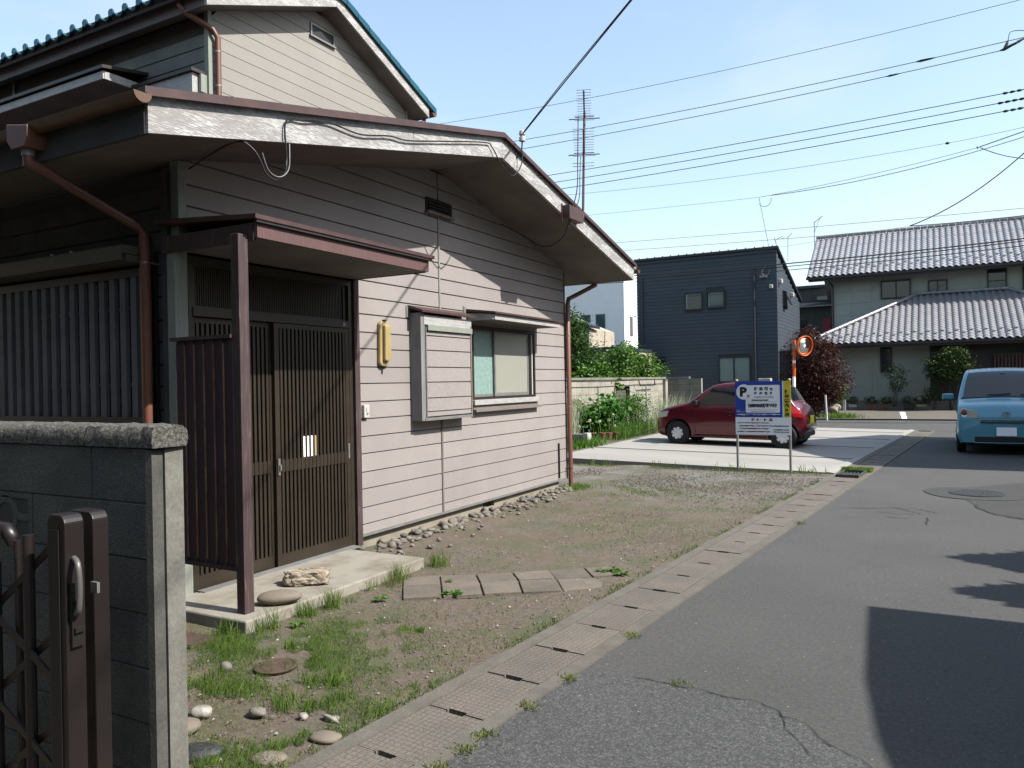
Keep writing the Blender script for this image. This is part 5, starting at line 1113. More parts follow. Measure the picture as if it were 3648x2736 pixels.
obj('underbody', place(MB().box(.25, 3.7, -.66, .66, .17, .70), vm), 'black', van)
em = MB()
def ellring(a, b, t, cy, cz, n=28):
    vs = []; 
    for x in (-.022, -.030):
        for k in range(n): q = 2*math.pi*k/n; vs.append((x, cy+a*math.cos(q), cz+b*math.sin(q)))
        for k in range(n): q = 2*math.pi*k/n; vs.append((x, cy+(a-t)*math.cos(q), cz+(b-t)*math.sin(q)))
    fs = []
    for k in range(n):
        k2 = (k+1) % n; fs += [(k, k2, n+k2, n+k), (2*n+k, 3*n+k, 3*n+k2, 2*n+k2), (k, 2*n+k, 2*n+k2, k2), (n+k, n+k2, 3*n+k2, 3*n+k)]
    em.add(vs, fs)
ellring(.072, .046, .010, 0, .81); ellring(.050, .020, .009, 0, .833); ellring(.022, .043, .008, 0, .81)
em.v = [(x+.018, y, z) for x, y, z in em.v]
obj('emblem', place(em, vm), 'chrome', van)
obj('wind_sticker', place(MB().box(0, .004, -.04, .04, -.02, .02), vm @ Matrix.Translation((1.27, .0, 1.60)) @ Matrix.Rotation(R(-32), 4, 'Y')), 'white', van)
# ================================================================ middle distance
def block_grid(par, nm, m, org, du, n, rows, z0, h=.2, w=.4, t=.12, skip=()):
    du = Vector(du); nn = Vector((-du.y, du.x, 0))
    for i in range(n):
        for j in range(rows):
            if (i, j) in skip: continue
            a = Vector(org)+du*(w*i+.004); b_ = Vector(org)+du*(w*(i+1)-.004); z_a, z_b = z0+h*j+.004, z0+h*(j+1)-.004
            vs = [a+nn*0, b_+nn*0, b_+nn*t, a+nn*t]; mb = MB()
            mb.add([(p.x, p.y, z_a) for p in vs]+[(p.x, p.y, z_b) for p in vs], [(0, 3, 2, 1), (4, 5, 6, 7), (0, 1, 5, 4), (1, 2, 6, 5), (2, 3, 7, 6), (3, 0, 4, 7)]); obj(nm, mb, m, par)
w1 = thing('garden_wall', 'sunlit concrete block wall behind the flower bed with a dark recess', 'wall', (-8.26, 20, 0))
skip = {(i, j) for i in (13, 14, 15) for j in (3, 4, 5, 6)}
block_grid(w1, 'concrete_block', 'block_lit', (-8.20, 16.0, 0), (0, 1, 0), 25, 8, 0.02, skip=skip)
obj('mortar', MB().box(-8.315, -8.207, 16.0, 21.2, 0, 1.62).box(-8.315, -8.207, 22.4, 26.0, 0, 1.62).box(-8.315, -8.207, 21.2, 22.4, 0, .62).box(-8.315, -8.207, 21.2, 22.4, 1.42, 1.62).box(-8.5, -8.33, 21.1, 22.5, .5, 1.5), 'mortar', w1)
for i in range(10): obj('wall_cap', MB().box(-8.34, -8.17, 16.0+i*1.0, 16.99+i*1.0, 1.625, 1.69), 'block_mid', w1)
w2 = thing('end_wall', 'grey shaded concrete block wall section behind the bonnet of the red car', 'wall', (-7.6, 26.0, 0))
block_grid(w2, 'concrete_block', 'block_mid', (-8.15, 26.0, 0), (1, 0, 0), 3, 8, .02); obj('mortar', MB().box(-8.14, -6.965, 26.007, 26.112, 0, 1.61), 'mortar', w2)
obj('wall_cap', MB().box(-8.2, -7.35, 25.97, 26.15, 1.625, 1.69), 'block_mid', w2); obj('end_pillar', MB().box(-6.962, -6.93, 25.99, 26.12, 0, 1.62), 'block_lit', w2)
obj('pillar', MB().box(-8.19, -8.10, 25.7, 26.0, 0, 1.62), 'block_lit', w1)
# wire net frames along the wall
net = thing('net_frame', 'thin dark wire strung in front of the sunlit block wall', 'wire', (-8.0, 20, 1.6))
obj('wire', MB().tube(spline([(-8.05, 17.0, 1.60), (-8.05, 19.8, 1.575), (-8.05, 22.8, 1.60), (-8.05, 26, 1.61)], 4), .012, 5), 'black', net)
obj('hanging_hook', MB().tube([(-8.05, 22.8, 1.60), (-8.05, 22.95, 1.42), (-8.05, 24.4, 1.43), (-8.05, 24.35, 1.6)], .016, 5), 'black', net)
pn = obj('garden_stake', MB().cyl((-7.95, 23.2, .1), (-7.95, 23.2, 1.43), .018, 8), 'galv', None); tag(pn, 'grey stake standing in the flowers before the sunlit wall', 'stake')
pn = obj('garden_stake', MB().cyl((-7.8, 18.9, .1), (-7.81, 18.9, 1.46), .012, 8), 'black', None); tag(pn, 'thin dark stake rising from the hydrangea', 'stake')
cn = obj('traffic_cone', MB().lathe([(.16, 0), (.16, .03), (.12, .03), (.035, .62), (.02, .63), (0, .63)], (-7.50, 23.6, .1), 20), 'cone_green', None, smooth=40); tag(cn, 'green plastic cone at the far end of the flower bed', 'cone')
cn.location.z = .25
# foliage ---------------------------------------------------------------
def leaves(name, pts, size, m, par=None, seed=1, droop=.3, aspect=.5, up=.5, kind=None):
    r_ = np.random.default_rng(seed); n = len(pts); P = np.asarray(pts, float)
    d = r_.normal(size=(n, 3)); d[:, 2] = d[:, 2]*.6-droop; d /= np.linalg.norm(d, axis=1)[:, None]
    nn = r_.normal(size=(n, 3)); nn[:, 2] += up; sd_ = np.cross(d, nn); sd_ /= np.linalg.norm(sd_, axis=1)[:, None]+1e-9; nn = np.cross(sd_, d)
    L = size*r_.uniform(.6, 1.25, n)[:, None]; W = L*aspect
    a = P; b = P+d*L*.5+sd_*W*.5+nn*L*.06; c = P+d*L; e = P+d*L*.5-sd_*W*.5+nn*L*.06
    V = np.stack([a, b, c, e], 1).reshape(-1, 3); o_ = V.mean(0); 
    me = bpy.data.meshes.new(name); me.vertices.add(4*n); me.loops.add(4*n); me.polygons.add(n)
    org = np.array(WP[par.name]) if par is not None else np.array([P[:, 0].mean(), P[:, 1].mean(), P[:, 2].min()])
    me.vertices.foreach_set('co', (V-org).ravel()); me.loops.foreach_set('vertex_index', np.arange(4*n, dtype=np.int32))
    me.polygons.foreach_set('loop_start', np.arange(0, 4*n, 4, dtype=np.int32)); me.update(calc_edges=True); me.materials.append(M[m])
    o = bpy.data.objects.new(name, me); link(o, par, tuple(org))
    if kind: o['kind'] = kind
    return o
def blob_pts(blobs, n, seed, clump=.16, per=26, shell=.55):
    r_ = np.random.default_rng(seed); vol = np.array([b[3]*b[4]*b[5] for b in blobs])**.7; vol = vol/vol.sum(); out = []
    k = max(1, n//per)
    for _ in range(k):
        b = blobs[r_.choice(len(blobs), p=vol)]; d = r_.normal(size=3); d /= np.linalg.norm(d)
        rad = (shell+(1-shell)*r_.random()**.7)*(1+r_.normal()*.07); c = np.array(b[:3])+d*rad*np.array(b[3:6])
        q = r_.normal(size=(per, 3))*clump*np.array([1, 1, .7])*r_.uniform(.5, 1.3); out.append(c+q)
    P = np.concatenate(out); return P
def bush(name, label, cat, base, blobs, n, size, m, seed, stems=5, group=None, clump=.14, aspect=.5, per=26, stem_m='bark', shell_=.55, **kw):
    t = thing(name, label, cat, base, group); P = blob_pts(blobs, n, seed, clump, per, shell_); P = P[P[:, 2] > base[2]+.02]
    leaves('crown', P, size, m, t, seed, aspect=aspect, **kw)
    rr = random.Random(seed); mb = MB()
    for k in range(stems):
        b = rr.choice(blobs); e = Vector(b[:3])+Vector((rr.uniform(-.5, .5)*b[3], rr.uniform(-.5, .5)*b[4], rr.uniform(0, .5)*b[5])); s = Vector(base)+Vector((rr.uniform(-.08, .08), rr.uniform(-.08, .08), -.05))
        md_ = s.lerp(e, .5)+Vector((rr.uniform(-.1, .1), rr.uniform(-.1, .1), .05)); r0 = .012+.012*max(b[3:6])
        mb.tube(spline([s, md_, e], 4), [r0*(1-.07*i) for i in range(9)], 6)
    obj('trunk', mb, stem_m, t, smooth=60); return t
bush('evergreen_tree', 'tall dark evergreen bush rising beside the house downpipe behind the block wall', 'tree', (-10.0, 22.0, 0), [(-10.2, 22.1, 1.5, 1.1, .8, 1.2), (-10.0, 22.0, 2.5, .7, .6, 1.0), (-9.6, 22.2, 2.1, .65, .6, .8), (-9.95, 22, 3.1, .42, .4, .8), (-10.1, 22, 3.0, .5, .4, .7), (-9.6, 22.3, 1.5, .7, .7, .9)], 15000, .10, 'leaf_dark', 31, clump=.15)
bush('garden_shrub', 'mid green leafy shrub behind the sunlit wall, next to the dark evergreen', 'shrub', (-9.3, 23.6, 0), [(-9.35, 23.7, 1.6, .65, .6, .75), (-9.0, 23.7, 2.3, .35, .35, .45), (-9.6, 23.4, 1.9, .5, .5, .6)], 5200, .13, 'leaf_mid', 32)
bush('garden_shrub', 'bright green arching shrub at the right end of the greenery above the wall', 'shrub', (-9.2, 26.0, 0), [(-9.3, 25.7, 1.8, .75, .6, .8), (-8.95, 26.1, 2.0, .5, .5, .6), (-9.55, 25.6, 2.55, .35, .3, .4)], 4800, .15, 'leaf_bright', 33, aspect=.35, droop=.5)
bush('garden_shrub', 'low broad leaved bright shrub leaning over the wall top', 'shrub', (-8.95, 21.2, 0), [(-8.9, 21.2, 1.55, .7, .5, .5), (-9.6, 20.8, 1.4, .6, .5, .5)], 1500, .19, 'leaf_bright', 34, aspect=.6)
bush('wispy_sapling', 'thin reddish sapling tip beside the small navy house window', 'sapling', (-8.75, 27.2, 0), [(-8.70, 27.2, 1.95, .33, .2, .30)], 130, .09, 'leaf_bright', 35, clump=.1, per=6)
# flower bed
hyd = bush('hydrangea', 'broad leaved green hydrangea with cream flower heads in the flower bed', 'shrub', (-7.75, 18.9, .1), [(-7.8, 18.9, .66, .46, .5, .42), (-7.6, 19.2, .78, .38, .4, .34), (-8.0, 18.8, .5, .3, .4, .35)], 1400, .15, 'leaf_hydra', 41, aspect=.75, per=10, clump=.13)
def flowers(label, cat, pts, r_, m, group=None, n=16, stem=True, par=None):
    for i, p in enumerate(pts):
        rr = random.Random(int(p[0]*1000)+i); mb = MB()
        for k in range(n):
            d = Vector((rr.gauss(0, 1), rr.gauss(0, 1), rr.gauss(.4, .8))).normalized(); c = Vector(p)+d*r_*.75; a = d.orthogonal().normalized(); b_ = d.cross(a); s = r_*.42
            mb.add([c+a*s, c+b_*s, c-a*s, c-b_*s, c+d*s*.4], [(0, 1, 4), (1, 2, 4), (2, 3, 4), (3, 0, 4), (3, 2, 1, 0)])
        if stem: mb.tube([(p[0], p[1], p[2]-r_*.4), (p[0]+.02, p[1]+.03, max(.12, p[2]-.35))], .004, 4)
        o = obj('flower_head', mb, m, par); o['label'] = label
flowers('round cream hydrangea flower head in the flower bed', 'flower', [(-7.72, 18.1, .58), (-7.47, 18.15, .55), (-7.98, 18.0, .42), (-7.28, 18.6, .70), (-7.95, 18.35, .98), (-7.3, 18.35, .58), (-7.66, 18.3, 1.05), (-7.2, 18.5, .42), (-7.5, 18.2, 1.03)], .052, 'petal_white', par=hyd)
flw = thing('flowering_plants', 'scattered white, pink and mauve flowers on stalks in the flower bed', 'flowers', (-7.3, 19.5, .1))
flowers('small white flower low in the flower bed', 'flower', [(-7.9, 17.7, .28), (-7.86, 17.75, .25), (-7.66, 17.9, .33), (-6.95, 19.5, .36), (-6.85, 21.0, .75), (-6.95, 22.2, .5), (-6.8, 21.6, .62), (-7.25, 19.4, .3), (-7.78, 17.8, .44), (-6.98, 19.1, .27)], .030, 'foam_white', n=8, par=flw)
flowers('small pink flower in the flower bed', 'flower', [(-8.2, 17.9, .62), (-8.12, 17.95, .55), (-8.28, 18.0, .8), (-8.15, 17.8, .36), (-7.5, 17.8, .28), (-6.92, 22.4, 1.1), (-6.84, 22.6, 1.0), (-7.0, 22.0, 1.2), (-6.8, 22.8, .9)], .034, 'petal_pink', n=9, par=flw)
flowers('pale mauve flower beside the red car nose', 'flower', [(-6.95, 20.2, .72), (-6.9, 20.3, .68), (-6.93, 20.0, .48)], .045, 'petal_mauve', n=10, par=flw)
def stalks(name, label, cat, n, fn, m, h0, h1, w, seed, lean=.25, seg=3, par=None, kind='stuff'):
    r_ = random.Random(seed); mb = MB()
    for _ in range(n):
        p = fn(r_)
        if p is None: continue
        h = r_.uniform(h0, h1)*(p[3] if len(p) > 3 else 1); a = r_.uniform(0, 6.28); l = r_.uniform(0, lean)*h; ww = w*r_.uniform(.6, 1.2)
        dx, dy = math.cos(a)*l, math.sin(a)*l; px, py = -math.sin(a+1.2)*ww/2, math.cos(a+1.2)*ww/2; vs = []; fs = []
        for i in range(seg):
            t = i/seg; k = 1-.55*t; vs += [(p[0]+dx*t*t+px*k, p[1]+dy*t*t+py*k, p[2]+h*t*(1-.12*t)), (p[0]+dx*t*t-px*k, p[1]+dy*t*t-py*k, p[2]+h*t*(1-.12*t))]
        vs.append((p[0]+dx, p[1]+dy, p[2]+h*.88)); fs = [(2*i, 2*i+1, 2*i+3, 2*i+2) for i in range(seg-1)]+[(2*seg-2, 2*seg-1, 2*seg)]
        mb.add(vs, fs)
    me = bpy.data.meshes.new(name); org = np.array(mb.v).mean(0); org[2] = np.array(mb.v)[:, 2].min()
    if par is not None: org = np.array(WP[par.name])
    me.from_pydata([tuple(np.array(v)-org) for v in mb.v], [], mb.f); me.materials.append(M[m]); me.update()
    o = bpy.data.objects.new(name, me); link(o, par, tuple(org))
    if label: o['label'] = label; o['category'] = cat
    if kind: o['kind'] = kind
    return o
bush('leafy_perennial', 'dark leafy perennial clump in the middle of the flower bed', 'plant', (-7.4, 20.0, .1), [(-7.45, 20.1, .75, .45, .7, .5), (-7.2, 20.4, .9, .3, .5, .35)], 3200, .09, 'leaf_mid', 43, aspect=.3, per=18)
stalks('bed_greens', 'tall green stalks crowding the flower bed', 'plants', 1300, lambda r_: (lambda y: (r_.gauss(-7.2, .22), y, .1))(r_.uniform(18.2, 22.5)), 'leaf_bright', .2, .6, .014, 8)
stalks('bed_greens', 'lower weeds along the edge of the flower bed', 'plants', 700, lambda r_: (r_.uniform(-7.9, -6.72), r_.uniform(15.5, 23), .1), 'leaf_mid', .1, .32, .02, 9, .5)
stalks('silvery_grass', 'fine silvery grass stems beside the house corner downpipe', 'plants', 500, lambda r_: (r_.gauss(-8.2, .15), r_.gauss(17.6, .35), .1), 'silver_leaf', .7, 1.5, .010, 10, .35)
stalks('silvery_grass', 'fine pale flower stems next to the nose of the red car', 'plants', 700, lambda r_: (r_.gauss(-7.0, .2), r_.gauss(22.4, .8), .1), 'silver_leaf', .5, 1.35, .010, 11, .3)
bush('daisy_clump', 'dense small leaved clump at the left of the hydrangea', 'plant', (-8.1, 18.2, .1), [(-8.1, 18.3, .8, .18, .2, .4)], 900, .045, 'leaf_mid', 44, stems=3, clump=.08)
bx_ = obj('planter_box', MB().box(-8.1, -7.47, 17.1, 17.35, .1, .30), 'galv', None); tag(bx_, 'low grey and white planter box at the near end of the flower bed', 'planter')
obj('box_side', MB().box(-7.47, -7.36, 17.1, 17.34, .1, .33), 'foam_white', bx_)
for i, (x, y) in enumerate([(-7.33, 18.0), (-7.20, 18.1), (-7.06, 18.25)]):
    pt = obj('flower_pot', MB().lathe([(.05, 0), (.08, .16), (.09, .16), (.09, .19), (.075, .19), (.06, .16), (0, .16)], (x, y, .1), 18), 'terracotta', None, smooth=40)
    tag(pt, ['left one of three small terracotta pots under the hydrangea', 'middle one of three small terracotta pots under the hydrangea', 'right one of three small terracotta pots under the hydrangea'][i], 'flower pot', 'terracotta pots in the flower bed')
brn = obj('dead_branches', MB().tube(spline([(-7.2, 18.7, .14), (-6.95, 19.8, .2), (-6.75, 21.2, .32)], 4), .012, 5).tube(spline([(-7.1, 18.9, .2), (-6.9, 20.2, .13), (-6.8, 20.8, .25)], 4), .009, 5), 'bark', None)
tag(brn, 'grey dead branches lying along the edge of the flower bed', 'branches')
stalks('edge_weeds', 'weeds sprouting at the near corner of the flower bed', 'weeds', 420, lambda r_: (r_.gauss(-6.85, .12), r_.gauss(15.9, .3), .11), 'leaf_bright', .06, .22, .03, 12, .6)
# ---------------------------------------------------------------- traffic mirror, posts
tm = thing('traffic_mirror', 'orange rimmed convex traffic mirror on an orange pole beyond the parking lot', 'mirror', (-3.84, 25.5, 0))
mp_ = obj('mirror_pole', MB().cyl((-3.88, 25.5, 0), (-3.82, 25.5, 2.78), .045, 14), 'orange', tm, smooth=50)
obj('pole_label', MB().cyl((-3.853, 25.497, 1.3), (-3.848, 25.497, 1.62), .0465, 14), 'plate_white', mp_); obj('pole_label', MB().cyl((-3.836, 25.497, 2.05), (-3.835, 25.497, 2.13), .0465, 14), 'plate_white', mp_)
mm = Matrix.Translation((-3.52, 25.35, 2.58)) @ Matrix.Rotation(R(55), 4, 'Z') @ Matrix.Rotation(R(8), 4, 'X')
obj('mirror_hood', place(MB().lathe([(.30, 0.0), (.315, 0), (.32, -.07), (.305, -.075), (.30, -.07), (.30, .04), (.0, .09)], (0, 0, 0), 36, axis='y'), mm), 'orange', tm, smooth=40)
obj('mirror_face', place(MB().lathe([(0, -.055), (.08, -.052), (.16, -.043), (.23, -.028), (.298, -.008)], (0, 0, 0), 36, axis='y'), mm), 'mirror', tm, smooth=True)
obj('bracket', MB().box(-3.86, -3.52, 25.47, 25.53, 2.55, 2.60).box(-3.89, -3.78, 25.43, 25.56, 2.50, 2.64).cyl((-4.0, 25.5, 2.66), (-3.86, 25.5, 2.70), .03, 8), 'galv', tm)
wp_ = obj('white_post', MB().cyl((-3.40, 29.9, 0), (-3.44, 29.9, .93), .035, 12), 'post_white', None, smooth=40); tag(wp_, 'short plain white post on the far kerb before the maroon tree', 'post')
wp_ = obj('white_post', MB().box(-3.60, -3.48, 37.6, 37.72, 0, .55), 'post_white', None); tag(wp_, 'low white square post at the corner of the tiled house garden', 'post')
# maroon tree
bush('maroon_maple', 'dense dark maroon leaved maple behind the traffic mirror', 'tree', (-4.1, 32.3, 0), [(-4.15, 32.3, 2.35, 1.05, .9, 1.15), (-3.75, 32.2, 1.5, .95, .9, 1.0), (-4.5, 32.4, 1.3, .95, .9, 1.1), (-4.3, 32.3, 3.05, .6, .6, .5), (-4.1, 32.2, .6, .85, .8, .6)], 26000, .12, 'leaf_maroon', 51, aspect=.28, clump=.17, droop=.7, shell_=.3)
bush('side_shrub', 'bright green sunlit shrub hanging at the foot of the maroon maple', 'shrub', (-3.35, 32.6, 0), [(-3.32, 32.6, 1.0, .26, .25, .55)], 900, .09, 'leaf_bright', 52, clump=.09)
stalks('kerb_grass', 'patch of green grass at the kerb by the white post', 'grass', 700, lambda r_: (r_.gauss(-3.1, .32), r_.gauss(31.2, .3), .03), 'grass', .08, .26, .03, 13, .5)
stone('kerb_rock', rock_mesh('kerb_rock', 'rock', 60, .3, 3, .9), (-3.35, 31.8, .35), (.22, .18, .2), 'pale knobbly rock beside the white post', 'rock')
# ================================================================ navy house
nv = thing('navy_house', 'two storey navy blue house with shed roof and horizontal steel siding', 'house', (-8.9, 37, 0))
NXL, NXR, NY0, NY1 = -12.02, -5.76, 34.0, 40.25
def ntop(y): return 7.0-(y-34.0)*.262
cw = obj('core', MB().prism([(NY0+.03, 0), (NY1-.03, 0), (NY1-.03, ntop(NY1)), (NY0+.03, ntop(NY0))], 'x', NXL+.03, NXR-.03), 'navy_dark', nv)
nopen = [(-9.78, -8.95, 4.69, 5.49), (-8.78, -7.95, 4.71, 5.5), (-8.30, -6.90, 1.42, 2.56), (-11.45, -10.68, 2.03, 2.54)]
h = .1575; z = .3; k = 0
while z < 6.99:
    z1 = min(z+h-.010, 7.0); segs = [(NXL, NXR)]
    for (a, b_, c, d) in nopen:
        if z1 > c and z < d: segs = [s for (p, q) in segs for s in (((p, a), (b_, q)) if p < a and q > b_ else ((p, q),))]
    for (p, q) in segs: obj('siding_board', MB().box(p, q, NY0, NY0+.03, z, z1), 'navy', nv)
    ye = NY1 if z1 < ntop(NY1) else NY0+(7.0-z1)/.262
    if ye > NY0+.3: obj('siding_board', MB().box(NXR-.03, NXR, NY0+.032, ye, z, z1), 'navy_side', nv)
    z += h
rf = obj('shed_roof', MB().prism([(33.85, 7.10), (40.5, 5.36), (40.5, 5.46), (33.85, 7.20)], 'x', NXL-.06, NXR+.10), 'navy_dark', nv)
obj('parapet_band', MB().box(NXL-.03, NXR+.03, 33.955, 33.99, 6.96, 7.10), 'navy', rf)
for i in range(17): mbx = MB(); mbx.obar((NXL+.2+.37*i, 33.83, 7.225), (NXL+.2+.37*i, 40.4, 5.50), .03, .04); obj('roof_seam', mbx, 'navy_dark', rf)
def win2(par, x0, x1, z0, z1, y, gm, fm='navy_dark', fr=.06, mull=None, nm='window', d=.05):
    mbw = MB().box(x0, x0+fr, y-d, y+.02, z0, z1).box(x1-fr, x1, y-d, y+.02, z0, z1).box(x0+fr, x1-fr, y-d, y+.02, z0, z0+fr).box(x0+fr, x1-fr, y-d, y+.02, z1-fr, z1)
    if mull: mbw.box(mull-.03, mull+.03, y-d+.01, y+.02, z0+fr, z1-fr)
    w = obj(nm, mbw, fm, par)
    for a, b_ in ((x0+fr, (mull or x1-fr+.03)-.03), ((mull+.03, x1-fr) if mull else (None, None))):
        if a is not None: obj('window_pane', MB().box(a, b_, y-.012, y-.004, z0+fr, z1-fr), gm, w)
    return w
a_ = win2(nv, -9.78, -8.95, 4.69, 5.49, 34.02, 'glass'); obj('inner_blind', MB().box(-9.70, -9.63, 33.99, 34.005, 4.78, 5.42), 'curtain', a_)
a_ = win2(nv, -8.78, -7.95, 4.71, 5.50, 34.0, 'glass_teal', d=.12); obj('inner_blind', MB().box(-8.70, -8.62, 33.97, 33.985, 4.80, 5.43), 'curtain', a_)
win2(nv, -8.30, -6.90, 1.42, 2.56, 34.02, 'curtain', mull=-7.62); win2(nv, -11.45, -10.68, 2.03, 2.54, 34.02, 'glass')
for x in (-11.74, -6.70): obj('downpipe', MB().cyl((x, 33.93, .0), (x, 33.93, 6.33), .042, 10), 'navy_dark', nv, smooth=50)
ca = obj('wall_vent', MB().box(-6.06, -5.92, 33.88, 34.0, 5.42, 5.58), 'white', nv, bevel=.02); obj('wall_vent', MB().box(NXR, NXR+.16, 34.35, 34.6, 5.65, 5.85), 'white', nv, bevel=.03); obj('wall_vent', MB().box(NXR, NXR+.16, 37.4, 37.65, 5.35, 5.55), 'white', nv, bevel=.03)
obj('wall_vent', MB().box(NXR, NXR+.14, 35.4, 35.62, 2.62, 2.72), 'white', nv, bevel=.02); obj('meter', MB().box(-6.45, -6.15, 33.85, 33.98, 5.90, 6.0).tube(spline([(-6.2, 33.9, 6.35), (-6.35, 33.85, 6.1), (-6.15, 33.88, 5.95), (-6.02, 33.9, 6.2)], 4), .012, 5), 'galv', nv)
sw_ = obj('side_window', MB().box(NXR-.01, NXR+.03, 35.35, 35.42, 4.75, 5.45).prism([(35.42, 4.75), (35.70, 4.62), (35.72, 4.66), (35.45, 5.42)], 'x', NXR+.02, NXR+.16), 'black', nv)
obj('open_sash', MB().prism([(NXR+.02, 5.43), (NXR+.30, 4.82), (NXR+.32, 4.84), (NXR+.04, 5.46)], 'y', 35.42, 35.95), 'glass', sw_)
obj('entry_screen', MB().box(NXR+.02, NXR+.5, 34.2, 34.26, 0, 2.75), 'navy_dark', nv); obj('outdoor_unit', MB().box(-6.45, -5.95, 33.2, 33.6, .9, 1.58), 'white', nv, bevel=.02)
ant = obj('tv_antenna', MB().cyl((-6.02, 34.6, 6.6), (-6.02, 34.6, 7.05), .015, 6).tube([(-5.75, 34.9, 6.85), (-5.88, 34.9, 7.3), (-5.98, 34.9, 7.75)], .018, 6).tube([(-5.98, 34.9, 7.62), (-5.62, 34.9, 7.75)], .012, 5).tube([(-5.5, 35.3, 6.7), (-5.48, 35.3, 7.78), (-5.75, 35.3, 7.72)], .012, 5).tube([(-5.48, 35.3, 7.75), (-5.3, 35.2, 7.9)], .012, 5), 'galv', None)
tag(ant, 'small antennas on the roof corner of the navy house', 'antenna')
# ================================================================ white house
wh = thing('white_house', 'white rendered two storey house seen between the eave and the navy house', 'house', (-20, 46, 0))
obj('wall', MB().box(-30, -16.37, 44.0, 52, 0, 8.6), 'white_wall', wh)
obj('flat_roof', MB().box(-30.1, -16.3, 43.95, 52.1, 8.6, 8.75), 'galv', wh)
win2(wh, -18.25, -17.60, 4.42, 5.73, 44.0, 'glass_teal', 'steel', .04, d=.02); win2(wh, -19.25, -18.58, 4.42, 5.73, 44.0, 'glass_teal', 'steel', .04, d=.02)
obj('side_window', MB().box(-16.37, -16.33, 44.95, 45.4, 4.35, 5.55), 'glass', wh); obj('side_lamp', MB().box(-16.37, -16.25, 45.75, 45.85, 5.58, 5.66), 'black', wh)
lw_ = thing('low_house', 'small house with a low dark roof edge in front of the white house', 'house', (-11, 28, 0))
obj('wall', MB().box(-16, -11.0, 29, 33, 0, 2.78), 'cream_wall', lw_); obj('roof', MB().box(-16.5, -11.0, 28.6, 33, 2.80, 2.95), 'roof_dark', lw_)
obj('gable_roof', MB().prism([(-15.5, 5.1), (-12.05, 3.74), (-12.05, 3.84), (-15.5, 5.2)], 'y', 28.4, 29.5), 'roof_dark', lw_); obj('upper_wall', MB().prism([(-15.5, 2.8), (-12.2, 2.8), (-12.2, 3.7), (-15.5, 5.1)], 'y', 28.7, 31.5), 'cream_wall', lw_)
# ================================================================ dark stone clad house
dk = thing('dark_house', 'dark stone clad house glimpsed between the navy and the tiled house', 'house', (-6.8, 52, 0))
obj('lower_wall', MB().box(-9.5, -4.6, 50.0, 56, 0, 5.86), 'dark_wall', dk); obj('upper_wall', MB().box(-9.5, -4.6, 51.0, 56, 6.0, 7.12), 'dark_wall', dk)
obj('roof_band', MB().box(-9.7, -4.5, 50.8, 56.2, 7.14, 7.32), 'roof_dark', dk)
lr = obj('lower_roof', MB().prism([(49.5, 5.92), (51.0, 6.22), (51.0, 6.28), (49.5, 5.98)], 'x', -9.6, -4.6), 'roof_dark', dk); obj('gutter', MB().box(-9.6, -4.6, 49.42, 49.5, 5.86, 5.94), 'galv', dk)
for i in range(8): obj('snow_guard', MB().box(-7.1+.24*i, -6.96+.24*i, 50.3, 50.33, 6.08, 6.17), 'galv', lr)
win2(dk, -6.31, -5.6, 6.34, 6.68, 51.0, 'glass_teal', 'black', .04); obj('door_panel', MB().box(-5.83, -5.37, 49.95, 50.0, 4.4, 5.18), 'crimson', dk); obj('dark_window', MB().box(-7.15, -6.75, 49.96, 50.0, 4.4, 5.12), 'glass', dk)
# ================================================================ tiled house
th = thing('tiled_house', 'grey green two storey house with silver grey waved tile roofs', 'house', (0, 42, 0))
obj('upper_wall', MB().box(-4.52, 12, 43.03, 50, 2.5, 6.75).prism([(43.03, 6.7), (50, 6.7), (46.5, 9.0)], 'x', -4.52, -4.4), 'tile_wall', th)
obj('lower_wall', MB().box(-4.30, 12, 39.43, 43.0, 0, 3.3), 'tile_wall', th)
ow = [(-2.27, -.87, 5.45, 6.42), (-.16, .72, 5.64, 6.28), (2.33, 3.16, 5.54, 6.62)]
def panels(x0, x1, z0, z1, y, pw, ph, opens, ox=0):
    z = z0; j = 0
    while z < z1-.05:
        zt = min(z+ph, z1); x = x0
        while x < x1-.05:
            xe = min(x+pw, x1)
            if not any(xe > a and x < b_ and zt > c and z < d for a, b_, c, d in opens): obj('wall_panel', MB().box(x+.004, xe-.004, y, y+.03, z+.005, zt-.005), 'tile_wall', th)
            x = xe
        z = zt; j += 1
panels(-4.52, 9.0, 3.55, 6.70, 43.0, .91, .60, ow); panels(-4.30, -.10, .45, 3.10, 39.40, .91, .66, [(-2.13, -1.64, 1.7, 3.1)])
obj('corner_pipe', MB().cyl((-4.50, 42.95, 2.9), (-4.50, 42.95, 6.3), .05, 10).tube([(-4.50, 42.95, 6.3), (-4.7, 42.5, 6.62)], .05, 8), 'brown_trim', th, smooth=50)
win2(th, -2.25, -.89, 5.47, 6.39, 43.0, 'glass', 'brown_trim', .07, -1.55); win2(th, -.14, .70, 5.66, 6.26, 43.0, 'glass', 'brown_trim', .07, .28); w_ = win2(th, 2.35, 3.14, 5.56, 6.60, 43.0, 'glass', 'brown_trim', .06); [obj('window_rail', MB().box(2.41, 3.08, 42.94, 43.0, z_, z_+.04), 'brown_trim', w_) for z_ in (6.0, 6.42)]
win2(th, -2.13, -1.64, 1.75, 3.02, 39.42, 'glass', 'brown_trim', .05); win2(th, 3.75, 4.9, 5.5, 6.6, 43.0, 'glass', 'brown_trim', .07)
obj('entrance_recess', MB().box(-.10, 12, 39.38, 39.42, 0, 3.1), 'brown_trim', th); el = obj('entrance_lattice', MB().box(2.3, 6, 39.1, 39.14, .3, 2.45).box(2.3, 6, 39.04, 39.14, 2.40, 2.48), 'post', th)
